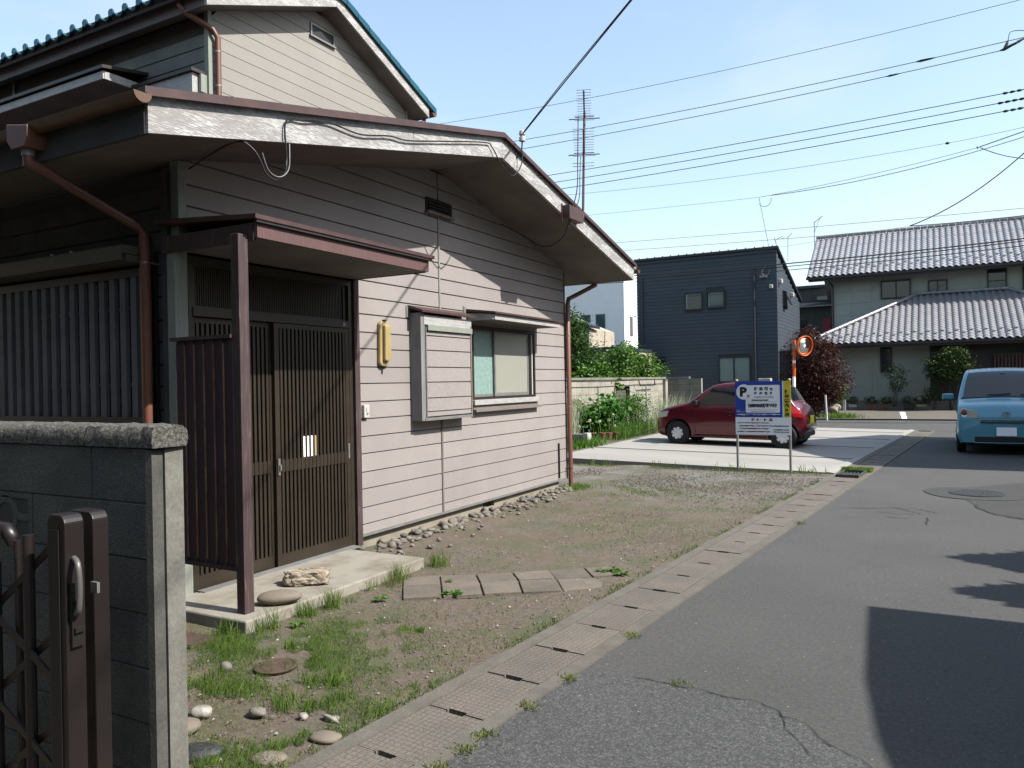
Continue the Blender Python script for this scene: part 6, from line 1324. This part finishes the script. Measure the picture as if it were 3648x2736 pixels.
for i in range(26): obj('lattice_bar', MB().box(2.34+.13*i, 2.40+.13*i, 39.02, 39.098, .3, 2.40), 'canopy', el)
obj('base_strip', MB().box(-4.3, 9, 39.36, 39.40, 0, .43), 'conc', th)
# roofs
def roof_plane(name, eave_y, eave_z, ridge_y, ridge_z, x0, x1, hip=0, parent=th):
    o = obj(name, MB().prism([(eave_y, eave_z-.16), (ridge_y, ridge_z-.16), (ridge_y, ridge_z-.05), (eave_y, eave_z-.05)], 'x', x0, x1), 'brown_trim', parent) if not hip else None
    if hip:
        mb = MB(); q = [(x0, eave_y), (x1, eave_y), (x1-hip, ridge_y), (x0+hip, ridge_y)]
        zz = [eave_z, eave_z, ridge_z, ridge_z]; mb.add([(p[0], p[1], z-.16) for p, z in zip(q, zz)]+[(p[0], p[1], z-.05) for p, z in zip(q, zz)], [(0, 3, 2, 1), (4, 5, 6, 7), (0, 1, 5, 4), (1, 2, 6, 5), (2, 3, 7, 6), (3, 0, 4, 7)])
        o = obj(name, mb, 'brown_trim', parent)
    return o
tl_ = tile_mesh('roof_tile', .30, .30, 'tile', .040, .02, 6)
def tile_roof(par, eave_y, eave_z, ridge_y, ridge_z, x0, x1, hip, nreal, guards):
    sl = (ridge_z-eave_z)/(ridge_y-eave_y); a = math.atan(sl); run = .262*math.cos(a); rows = int((ridge_y-eave_y)/run); w = .275; cnt = 0; st_ = MB(); gm_ = MB()
    for r_ in range(rows+1):
        y = eave_y-.06+run*r_; z = eave_z+sl*(y-eave_y)+.012; fr = (y-eave_y)/(ridge_y-eave_y)
        xa, xb = (x0+hip*max(0, fr)-.05, x1-hip*max(0, fr)+.05) if hip else (x0, x1); c_ = 0
        n = int((x1-x0)/w)
        for c_ in range(n+1):
            x = x0+w*(c_+.5)
            if x < xa or x > xb or x > 8.6: continue
            if cnt < nreal: inst('roof_tile', tl_, par, (x, y, z), (a, 0, 0)); cnt += 1
            else: add_mesh(st_, tl_, Matrix.Translation((x, y, z)) @ Matrix.Rotation(a, 4, 'X'))
            if guards and r_ == (2 if c_ % 2 else 3): gm_.lathe([(.055, 0), (.075, .0), (.075, .02), (.055, .02)], (x-.03, y+.06, z+.075), 10)
    if st_.v: obj('roof_tiles', st_, 'tile', par, smooth=50, kind='stuff')
    if gm_.v: obj('snow_guards', gm_, 'roof_dark', par, kind='stuff')
lo = roof_plane('lower_roof', 38.2, 3.14, 42.85, 5.52, -5.2, 7.8, 4.62); tile_roof(lo, 38.2, 3.14, 42.85, 5.52, -5.2, 7.8, 4.62, 170, True)
hi = roof_plane('upper_roof', 42.05, 6.78, 46.0, 9.33, -5.62, 12); tile_roof(hi, 42.05, 6.78, 46.0, 9.33, -5.62, 12, 0, 125, True)
obj('back_slope', MB().prism([(46.0, 9.2), (51, 6.3), (51, 6.4), (46.0, 9.3)], 'x', -5.62, 12), 'tile', hi)
mb = MB(); obj('left_hip_slope', mb.add([(-5.2, 38.2, 3.12), (-5.2, 47.4, 3.12), (-.58, 42.85, 5.5)], [(0, 1, 2)]), 'tile', lo)
def ridge(par, a, b_, n, r_=.085):
    a, b_ = Vector(a), Vector(b_)
    for i in range(n):
        p, q = a.lerp(b_, i/n), a.lerp(b_, (i+.94)/n); obj('ridge_tile', MB().tube([p, q], [r_, r_*.92], 10), 'tile', par, smooth=50)
ridge(lo, (-5.15, 38.2, 3.26), (-.58, 42.83, 5.63), 22); ridge(lo, (-.58, 42.83, 5.63), (3.18, 42.83, 5.63), 14); ridge(lo, (7.75, 38.2, 3.26), (3.18, 42.83, 5.63), 20); ridge(hi, (-5.62, 46, 9.42), (8.6, 46, 9.42), 44, .10)
for par, x0, x1, y, z in ((lo, -5.25, 8, 38.12, 3.04), (hi, -5.66, 12, 41.97, 6.66)): obj('eave_gutter', MB().box(x0, x1, y-.08, y+.04, z-.06, z+.05).box(x0+.1, x1, y+.045, y+.09, z-.16, z+.02), 'brown_trim', par)
obj('verge_board', MB().prism([(42.0, 6.60), (46.0, 9.18), (46.0, 9.33), (42.0, 6.75)], 'x', -5.64, -5.60), 'brown_trim', hi); obj('eave_soffit', MB().box(-5.6, 12, 42.1, 43.0, 6.60, 6.66), 'brown_trim', hi); obj('eave_soffit', MB().box(-4.9, 7.6, 38.25, 39.4, 3.0, 3.06), 'brown_trim', lo)
an2 = obj('tv_antenna', MB().cyl((-5.6, 45, 8.0), (-5.6, 45, 10.15), .02, 6).tube([(-5.62, 45, 10.1), (-5.15, 45, 10.42)], .018, 5).tube([(-5.58, 45, 9.6), (-5.32, 45, 10.28)], .012, 5), 'galv', None); tag(an2, 'thin antenna mast at the left end of the tiled house roof ridge', 'antenna')
# garden in front of the tiled house
bush('clipped_bush', 'round dark green tree standing against the tiled house behind the teal car', 'tree', (.66, 38.0, 0), [(.66, 38.0, 2.05, .95, .8, .72), (.9, 37.9, 2.3, .6, .6, .5), (.3, 38, 1.85, .6, .6, .6)], 6500, .10, 'leaf_shade', 61, clump=.12)
bush('low_bush', 'small dark bush below the round tree at the house wall', 'shrub', (.02, 38.0, 0), [(.02, 38.0, .75, .34, .3, .33)], 1200, .07, 'leaf_shade', 62)
bush('wispy_tree', 'thin small leaved sapling in front of the narrow ground floor window', 'tree', (-1.5, 38.1, 0), [(-1.5, 38.1, 1.75, .42, .3, .3), (-1.35, 38.1, 1.25, .35, .3, .35)], 1500, .07, 'leaf_shade', 63, clump=.12, per=14)
obj('kerb_stone_row', MB().box(-3.7, 9, 38.1, 38.16, 0, .06), 'crack', None); tag(bpy.data.objects['kerb_stone_row'], 'dark kerb line between the forecourt and the planter row', 'kerb')
for i, (x0, x1, m_) in enumerate([(-3.62, -3.0, 'block_dark'), (-1.85, -1.15, 'block_dark'), (-.7, 0.0, 'block_dark'), (1.1, 1.8, 'block_dark')]):
    o = obj('concrete_block', MB().box(x0, x1, 37.95, 38.09, .045, .19), m_, None, bevel=.01); tag(o, ['first loose block from the left at the planter row', 'second loose block from the left at the planter row', 'third loose block from the left at the planter row', 'loose block beside the teal car at the planter row'][i], 'block', 'loose blocks at the planter row')
for i, (x, s, m_, lab) in enumerate([(-3.25, .17, 'leaf_shade', 'leftmost'), (-2.45, .22, 'leaf_shade', 'second'), (-1.85, .17, 'leaf_shade', 'third'), (-.95, .24, 'leaf_shade', 'fourth'), (-.45, .2, 'leaf_shade', 'fifth'), (1.25, .2, 'leaf_shade', 'rightmost')]):
    t = thing('potted_plant', lab+(' potted bush in the planter row against the tiled house'), 'plant', (x, 38.35, .045), 'potted plants against the tiled house')
    obj('pot', MB().prism([(x-s*.8, .045), (x+s*.8, .045), (x+s, .30), (x-s, .30)], 'y', 38.2, 38.5), ['white', 'terracotta', 'terracotta', 'brown_trim', 'cream', 'white'][i], t)
    leaves('foliage', blob_pts([(x, 38.35, .48, s*1.3, .2, .2)], 600, 70+i, .06), .06, m_, t, 70+i)
# ================================================================ wires
def wire(name, a, b_, r_, label, sag=.0, mid=None, group=None, m='cable_far', cat='wire', beads=(), n=18):
    a, b_ = Vector(a), Vector(b_); pts = []
    for i in range(n+1): t = i/n; p = a.lerp(b_, t); p.z -= 4*sag*t*(1-t); pts.append(p)
    o = obj(name, MB().tube(pts, r_, 5), m, None, smooth=60); tag(o, label, cat, group)
    for t, L, rr_ in beads:
        p, q = a.lerp(b_, t), a.lerp(b_, t+L); p.z -= 4*sag*t*(1-t); q.z -= 4*sag*(t+L)*(1-t-L)
        obj('wire_sleeve', MB().tube([p, p.lerp(q, .25), p.lerp(q, .7), q], [rr_*.35, rr_, rr_*.8, rr_*.3], 8), 'black', o, smooth=60)
    return o
PX, PY = 4.6, 29.2
def lin(p, q, x):
    t = (x-p[0])/(q[0]-p[0]); return p[1]+(q[1]-p[1])*t
G1 = 'power lines strung above the cross street'
wire('power_line', (-32, 29.5, 14.6), (PX, 29.5, 13.7), .010, 'topmost thin overhead wire reaching the upper right corner', .75, group=G1)
wire('power_line', (-32, 29.2, 12.9), (PX, 29.2, 12.35), .013, 'upper wire of the pair below the topmost line', .6, group=G1, beads=((.865, .016, .045),))
wire('power_line', (-32, 28.7, 12.2), (2.0, 28.7, 11.80), .013, 'lower wire of the pair below the topmost line', .5, group=G1, beads=((.905, .013, .035),))
il = thing('line_insulator', 'black bent strain insulator at the upper right edge of the frame', 'insulator', (2.3, 28.7, 11.8))
obj('insulator_body', MB().tube([(1.98, 28.7, 11.80), (2.12, 28.7, 11.82), (2.3, 28.7, 11.90), (2.45, 28.7, 11.95)], [.01, .05, .045, .04], 8), 'black', il, smooth=60)
obj('insulator_leg', MB().tube([(2.14, 28.7, 11.84), (2.20, 28.7, 11.98), (2.24, 28.7, 12.1)], [.05, .045, .015], 8), 'black', il, smooth=60)
obj('insulator_disc', MB().tube([(2.42, 28.7, 11.94), (2.5, 28.7, 11.98), (2.62, 28.7, 12.03), (2.75, 28.7, 12.08), (PX, 28.9, 12.4)], [.02, .05, .03, .05, .02], 8), 'galv', il, smooth=60)
obj('jumper', MB().tube(spline([(2.24, 28.7, 12.1), (2.28, 28.7, 12.3), (2.40, 28.75, 12.36), (2.62, 28.8, 12.34), (2.9, 29, 12.3)], 5), .012, 5), 'cable_far', il, smooth=60)
for i, (z0, z1, zz) in enumerate(((10.6, 10.75, .22), (10.1, 10.35, .22), (9.65, 9.95, .2))):
    wire('power_line', (-32, 29.4-.4*i, z0+.3), (PX, 29.4-.4*i, z1), .014, ['top wire of the group of three below the upper pair', 'middle wire of the group of three below the upper pair', 'bottom wire of the group of three below the upper pair'][i], .42, group=G1,
         beads=[(.9285+.0035*(i == 0)+.002*(i == 2)-.001*(i == 1)+.0052*k, .0047, .045) for k in range(4)])
wire('phone_line', (-32, 30.5, 11.9), (1.0, 30.5, 9.62), .007, 'very thin grey wire crossing under the group of three lines', .9, group='thin wires', beads=((.985, .004, .05),))
wire('phone_line', (1.0, 30.5, 9.62), (PX, 30.5, 9.95), .007, 'thin wire continuing right from the small round clamp', .02, group='thin wires')
o8 = wire('drop_line', (-5.98, 31.5, 8.80), (1.52, 31.0, 9.44), .008, 'thin wire rising right to the small grey clamp', .10, beads=((.99, .008, .05),))
wire('drop_line', (1.52, 31.0, 9.44), (PX, 31.0, 10.2), .016, 'thick black cable from the clamp to the right edge', .0, m='cable'); wire('drop_line', (1.55, 31.0, 9.42), (3.2, 31.0, 8.78), .014, 'short drooping cable below the clamp at the right edge', .12, m='cable')
wire('drop_line', (-22, 31.5, 9.3), (-5.98, 31.5, 8.80), .006, 'faint thin wire left of the hanging loop', .05); wire('drop_line', (-5.98, 31.6, 8.80), (-6.06, 34.6, 6.65), .009, 'thin wire dropping to the roof of the navy house', .0)
lp_ = obj('cable_loop', MB().tube(spline([(-5.97, 31.5, 8.55), (-5.85, 31.5, 8.43), (-5.65, 31.5, 8.42), (-5.52, 31.5, 8.55), (-5.50, 31.5, 8.72)], 5), .010, 5), 'cable', None); tag(lp_, 'small hanging cable loop above the navy house', 'cable')
wire('sagging_cable', (-5.4, 31, 8.70), (PX, 31, 10.0), .012, 'sagging black cable from the loop towards the right edge', .33, m='cable')
wire('service_cable', (-.63, 30, 6.79), (PX, 30, 10.8), .018, 'thick black cable swooping up to the right edge above the tiled roof', .62, m='cable'); wire('service_cable', (-.63, 30, 6.79), (PX, 30.1, 6.85), .014, 'dark cable running level above the tiled roof ridge', .07, m='cable')
wire('service_cable', (-7.0, 30, 6.35), (-.63, 30, 6.79), .005, 'hair thin wire leading left from the swooping cable', .0)
wire('far_line', (-40, 45, 11.2), (12, 45, 9.6), .012, 'upper one of two faint far wires above the navy house', .3, group='far wires'); wire('far_line', (-40, 45, 10.7), (12, 45, 9.05), .012, 'lower one of two faint far wires above the navy house', .3, group='far wires')
G2 = 'cable bundle in front of the navy house'
wire('cable_bundle', (-20, 30.5, 6.35), (PX, 30.5, 6.15), .022, 'upper black cable of the bundle in front of the navy house', .32, group=G2, m='cable'); wire('cable_bundle', (-20, 30.55, 6.28), (PX, 30.5, 6.08), .016, 'middle black cable of the bundle in front of the navy house', .36, group=G2, m='cable'); wire('cable_bundle', (-20, 30.6, 6.12), (PX, 30.5, 5.92), .014, 'lower black cable of the bundle in front of the navy house', .34, group=G2, m='cable')
# supply line from the house eave to a pole behind the viewer's right
sl_ = obj('supply_line', MB().tube([(XF+.07, 7.38, 4.30), (-3.2, 6.93, 4.54), (-2.17, 6.23, 4.87), (0.5, 4.4, 5.85), (6.4, .4, 8.2)], .007, 6).tube([(XF+.09, 7.38, 4.33), (-3.2, 6.94, 4.572), (-2.17, 6.25, 4.90), (0.5, 4.4, 5.88), (6.4, .42, 8.24)], .005, 6), 'cable', None, smooth=60); tag(sl_, 'thick twisted black supply line rising from the house eave to the top edge', 'wire')
def pole(x, y, h, label):
    t = thing('utility_pole', label, 'utility pole', (x, y, 0)); obj('pole_shaft', MB().tube([(x, y, 0), (x, y, h)], [.17, .11], 16), 'conc', t, smooth=50)
    for z in (h-.4, h-2.6): obj('cross_arm', MB().box(x-.05, x+.05, y-.9, y+.9, z, z+.09), 'galv', t)
    return t
pole(PX+.1, PY, 14.2, 'tall concrete utility pole right of the cross street carrying the power lines'); pole(6.5, .4, 9.0, 'concrete utility pole behind the garage right of the viewer')
# ================================================================ antenna on the eave
at = thing('tv_antenna', 'double rusty television antenna on a mast bracketed to the peeling eave', 'antenna', (-3.86, 8.95, 3.7))
obj('mast', MB().tube([(-3.86, 8.95, 3.66), (-3.86, 9.02, 4.6), (-3.86, 9.06, 5.05)], .017, 8), 'flash', at, smooth=50)
obj('mast_bracket', MB().box(XF, -3.85, 8.52, 8.94, 3.60, 3.76).box(XF, XF+.01, 8.50, 8.53, 3.56, 3.78), 'flash', at)
tow = Vector((.39, -.92, 0)); acr = Vector((.92, .39, 0))
def yagi(nm, base, L, els):
    p0 = Vector(base)-tow*.12; p1 = Vector(base)+tow*L; b_ = obj(nm, MB().tube([p0, p1], .010, 6), 'flash', at)
    for (p, hl_, rr_) in els:
        c = p0.lerp(p1, p); c.z += .012; obj('antenna_element', MB().tube([c-acr*hl_, c+acr*hl_], rr_, 5), 'galv' if rr_ < .006 else 'flash', b_)
yagi('upper_boom', (-3.86, 9.05, 4.97), .92, [(p, .085, .0035) for p in np.linspace(.24, 1, 10)]+[(.0, .13, .004), (.05, .20, .007), (.12, .12, .006), (.17, .13, .004)])
yagi('lower_boom', (-3.86, 9.02, 4.50), .95, [(p, .125, .0035) for p in np.linspace(.24, 1, 9)]+[(.0, .15, .004), (.05, .20, .007), (.12, .13, .006)])
yagi('reflector_boom', (-3.86, 8.99, 4.36), .02, [(0, .14, .004), (1, .14, .004)])
cab('antenna_cable', spline([(-3.88, 8.9, 4.95), (-3.87, 8.84, 4.4), (-3.87, 8.80, 4.0), (XF+.03, 8.74, 3.72), (XF+.03, 8.62, 3.52), (-4.05, 8.76, 3.43), (-4.25, 8.82, 3.34), (-4.42, 8.80, 3.36), (-4.60, 8.74, 3.485), (-4.78, 8.45, 3.62)], 6), .007, 'thin antenna cable looping under the eave soffit')
cab('antenna_cable', spline([(-3.88, 8.95, 4.45), (-3.87, 8.90, 4.2), (-3.87, 8.86, 3.9), (XF+.03, 8.78, 3.70), (XF+.03, 8.66, 3.52)], 6), .006, 'second antenna cable hanging beside the antenna mast')
# ================================================================ neighbours outside the frame that cast the shadows
g_ = thing('garage', 'low flat roofed garage right of the road outside the view', 'garage', (4, 1, 0)); obj('wall', MB().box(3.7, 6.0, -5, 5.9, 0, 2.95), 'plain_wall', g_); obj('roof', MB().prism([(2.62, 6.02), (2.70, 4.6), (2.80, 3.9), (3.0, 3.1), (3.35, 2.3), (3.6, 1.0), (3.6, -5), (6.2, -5), (6.2, 6.1)], 'z', 2.97, 3.08), 'galv', g_)
r2 = thing('gabled_house', 'two storey gabled house right of the road outside the view', 'house', (7, 19, 0))
obj('wall', MB().box(4.2, 10, 15.6, 22.3, 0, 5.2).prism([(15.6, 5.2), (22.3, 5.2), (18.95, 7.4)], 'x', 4.2, 10), 'plain_wall', r2)
obj('roof', MB().prism([(15.2, 5.1), (18.95, 7.55), (22.7, 5.1), (22.7, 5.25), (18.95, 7.72), (15.2, 5.25)], 'x', 3.95, 10.3), 'roof_dark', r2)
for i, (y, lab) in enumerate(((7.9, 'farther'), (6.75, 'nearer'))):
    t = thing('conifer', lab+' one of two pointed conifers right of the road beyond the garage', 'tree', (3.5, y, 0), 'pointed conifers right of the road')
    r_ = np.random.default_rng(i); hh = 3.15*r_.random(5000)**.75*1.0; rad = (2.0*(1-hh/3.2))*np.sqrt(r_.random(5000)); an = r_.random(5000)*6.28
    leaves('crown', np.stack([3.5+rad*np.cos(an), y+rad*np.sin(an), .1+hh], 1), .16, 'leaf_dark', t, i, droop=-.4); obj('trunk', MB().tube([(3.5, y, 0), (3.5, y, 2.6)], [.06, .02], 8), 'bark', t)
n2 = thing('neighbour_house', 'neighbour house left of the viewer outside the view', 'house', (-6, -3, 0)); obj('wall', MB().box(-12, -3.6, -9, -.4, 0, 5.8), 'plain_wall', n2); obj('roof', MB().box(-12.5, -3.3, -9.5, -.1, 5.8, 6.0), 'roof_dark', n2)
n3 = thing('neighbour_fence', 'plain wall closing the narrow yard left outside the view', 'wall', (-9.9, 2, 0)); obj('wall', MB().box(-10.0, -9.8, -.4, 1.75, 0, 2.2), 'plain_wall', n3)
for i, (x0, x1, y0, y1, h) in enumerate([(-40, -28, 12, 30, 6), (14, 24, 30.8, 44, 7), (12, 22, -8, 12, 6.5), (-34, -22, -12, 2, 6), (-4, 8, -22, -14, 6)]):
    t = thing('plain_house', ['distant plain house left of the flower bed plot', 'plain house right of the tiled house', 'plain house far right behind the garage', 'plain house far left', 'plain house behind the viewer'][i], 'house', ((x0+x1)/2, (y0+y1)/2, 0)); obj('wall', MB().box(x0, x1, y0, y1, 0, h), 'plain_wall', t); obj('roof', MB().prism([(y0-.4, h), (y1+.4, h), ((y0+y1)/2, h+2.2)], 'x', x0-.4, x1+.4), 'roof_dark', t)
# ================================================================ grass and weeds in the yard
patches = [(-2.80, 2.78, .18, 1.0), (-3.35, 3.35, .40, 1.0), (-3.05, 3.15, .35, .9), (-3.70, 3.15, .25, 1.1), (-2.62, 2.75, .22, .9), (-2.38, 2.92, .15, 1.0), (-3.45, 2.72, .22, 1.1), (-3.2, 2.78, .14, 1.2), (-3.9, 3.3, .2, 1.0), (-2.5, 2.42, .2, .9), (-2.95, 3.55, .45, .5), (-3.35, 3.8, .35, .55), (-2.8, 2.1, .3, .8), (-2.35, 2.55, .15, .9), (-2.6, 2.2, .2, .9), (-2.35, 3.25, .14, .8), (-3.4, 2.45, .3, .8)]
def gfn(r_):
    p = r_.choices(patches, weights=[q[2]**2 for q in patches])[0]; x, y = r_.gauss(p[0], p[2]*.55), r_.gauss(p[1], p[2]*.55)
    if x > xL(y)-.01 or (x < -3.86 and y > 3.44) or y < 1.95 or x < -4.7: return None
    if fbm(x*4, y*4) < -.25: return None
    if (x+2.95)**2/.16+(y-2.55)**2/.03 < 1: return None
    return (x, y, .01, p[3])
stalks('yard_grass', 'fresh green grass growing in the near part of the yard', 'grass', 17000, gfn, 'grass', .015, .075, .0034, 21, 1.1)
stalks('yard_grass', 'darker older grass mixed into the near part of the yard', 'grass', 13000, gfn, 'grass_dark', .012, .06, .0034, 121, 1.3)
stalks('short_grass', 'short yellowish weeds thinly spread over the near yard', 'grass', 9000, lambda r_: (lambda x, y: (x, y, .008) if x < xL(y)-.02 and not (x < -3.86 and y > 3.44) and fbm(x*3+1, y*3) > .0 else None)(r_.uniform(-4.6, -2.1), r_.triangular(2.0, 5.2, 2.6)), 'grass_dry', .01, .04, .0035, 22, 1.3)
def edgefn(r_):
    y = r_.uniform(2.1, 13); return (xL(y)-abs(r_.gauss(0, .05)), y, .008) if fbm(0, y*2.3) > -.1 else None
stalks('edge_grass', 'thin grass along the outer edge of the roadside gutter', 'grass', 2600, edgefn, 'grass_dark', .01, .04, .006, 23, 1.0)
stalks('far_grass', 'grass strip at the foot of the parking lot edge', 'grass', 1500, lambda r_: (lambda x: (x, 13.33-.0*x-abs(r_.gauss(0, .10)), .01))(r_.uniform(-6.5, -1.6)), 'grass_dry', .015, .06, .010, 24, .8)
stalks('far_grass', 'taller grass tufts at the foot of the parking lot edge', 'grass', 420, lambda r_: (lambda x: (x, 13.38-abs(r_.gauss(0, .05)), .01) if fbm(x*3, 2) > .2 else None)(r_.uniform(-6.5, -1.5)), 'grass', .05, .20, .012, 25, .5)
stalks('mid_grass', 'low grass patch on the yard beyond the house corner', 'grass', 4200, lambda r_: (lambda a: (a[0], a[1], .01) if fbm(a[0]*5, a[1]*5) > -.1 else None)((r_.gauss(-3.9, .6), r_.gauss(10.5, .45))), 'grass', .006, .03, .009, 26, 1.2)
stalks('mid_grass', 'thin weeds on the yard beside the gutter', 'grass', 2600, lambda r_: (lambda a: (a[0], a[1], .01) if a[0] < xL(a[1])-.05 else None)((r_.gauss(-2.6, .7), r_.gauss(8.3, .9))), 'grass_dry', .008, .025, .008, 27, 1.0)
stalks('corner_grass', 'grass growing by the house corner downpipe', 'grass', 700, lambda r_: (r_.gauss(-4.6, .12), r_.gauss(10.25, .2), .01), 'grass', .03, .12, .008, 28, .6)
stalks('grate_weeds', 'green weeds sprouting over the drain grate at the lot corner', 'grass', 1500, lambda r_: (lambda y: (xL(13.9)+r_.uniform(.02, .48), 13.95+r_.gauss(0, .07), .012))(0), 'grass', .02, .085, .02, 29, .7)
G3 = 'grass tufts along the front edge of the concrete step'
def tuft(x, y, n, h, sp, label, cat='grass tuft', group=None, m='grass', w=.006, lean=.5, z=.01):
    o = stalks('grass_tuft', None, None, n, lambda r_: (r_.gauss(x, sp), r_.gauss(y, sp), z), m, h*.45, h, w, int(abs(x*1000+y*100)), lean, kind=None); tag(o, label, cat, group); return o
for i, (x, y, h, n, sp) in enumerate([(-3.80, 5.50, .17, 150, .05), (-3.80, 4.95, .22, 90, .04), (-3.82, 4.60, .17, 22, .02), (-3.78, 4.13, .20, 120, .035), (-3.80, 3.90, .17, 120, .04), (-3.80, 3.60, .22, 55, .03), (-3.80, 3.50, .16, 45, .03), (-4.02, 3.40, .17, 60, .03), (-3.78, 4.78, .12, 90, .05), (-3.75, 4.30, .07, 50, .05)]):
    tuft(x, y, n, h, sp, ['tall grass tuft just beyond the far corner of the concrete step', 'tall thin grass tuft against the far half of the step front', 'single thin weed stalk against the step front', 'bushy dark green tuft at the middle of the step front', 'grass tuft at the step front opposite the pitted rock', 'tall thin blades in front of the oval stone', 'blades left of the oval stone at the step front', 'grass tuft at the shaded left face of the step', 'yellowish tuft beside the first paving slab', 'low weed by the step front'][i], group=G3, m='grass_dry' if i in (8,) else 'grass', lean=.45, w=.0045)
for i, (x, y, h, n, sp) in enumerate([(-2.90, 3.98, .05, 60, .02), (-3.0, 3.97, .04, 50, .025), (-3.43, 3.38, .09, 70, .02), (-2.81, 3.10, .09, 60, .035), (-2.97, 3.02, .16, 14, .015), (-2.62, 2.95, .07, 90, .05), (-2.86, 2.78, .08, 120, .06)]):
    tuft(x, y, n, h, sp, ['right one of two small round grass tufts on the bare earth', 'left one of two small round grass tufts on the bare earth', 'bright tuft left of the rusty round lid', 'spiky tuft right of the rusty round lid', 'three tall straight blades below the rusty round lid', 'green tuft near the gutter covers', 'dense tuft above the bare stony patch'][i], group='grass tufts in the near yard')
def rosette(x, y, s, label, n=16):
    mb = MB(); r_ = random.Random(int(x*991))
    for k in range(n):
        a = r_.uniform(0, 6.28); L = s*r_.uniform(.6, 1); e = .25*s*r_.random(); ca, sa = math.cos(a), math.sin(a); w = L*.2
        mb.add([(x, y, .035), (x+ca*L*.55-sa*w, y+sa*L*.55+ca*w, .035+e), (x+ca*L, y+sa*L, .03+e*.5), (x+ca*L*.55+sa*w, y+sa*L*.55-ca*w, .035+e)], [(0, 1, 2, 3)])
    o = obj('weed_rosette', mb, 'leaf_mid', None); tag(o, label, 'weed')
rosette(-3.16, 4.76, .10, 'leafy weed in the joint of the second front paving slab'); rosette(-3.57, 4.43, .09, 'flat dark green weed on the earth left of the paving slabs'); rosette(-3.68, 3.70, .08, 'flat leafy weed near the step with narrow leaves')
for x, y, s, l in ((-2.33, 5.93, .09, 'pale broad weed at the far end of the paving slabs, left one'), (-2.24, 5.86, .10, 'pale broad weed at the far end of the paving slabs, right one'), (-2.42, 5.86, .07, 'small weed in the gap before the last paving slab'), (-3.38, 5.05, .05, 'tiny weed in the cross joint of the paving slabs')): rosette(x, y, s, l, 12)
G4 = 'moss tufts along the road side of the gutter'
for i, yy in enumerate((2.60, 2.78, 2.93, 3.30, 3.70, 4.5, 8.75)):
    tuft(xR(yy)+.012, yy, 70, .03, .028, ['first', 'second', 'third', 'fourth', 'fifth', 'sixth', 'seventh'][i]+' moss tuft from the bottom along the asphalt edge of the gutter', group=G4, m='grass_dry', lean=1.0, w=.008)
wd = tuft(-1.18, 3.90, 60, .025, .03, 'small green tuft growing in the road seam', m='grass_dry', lean=1)
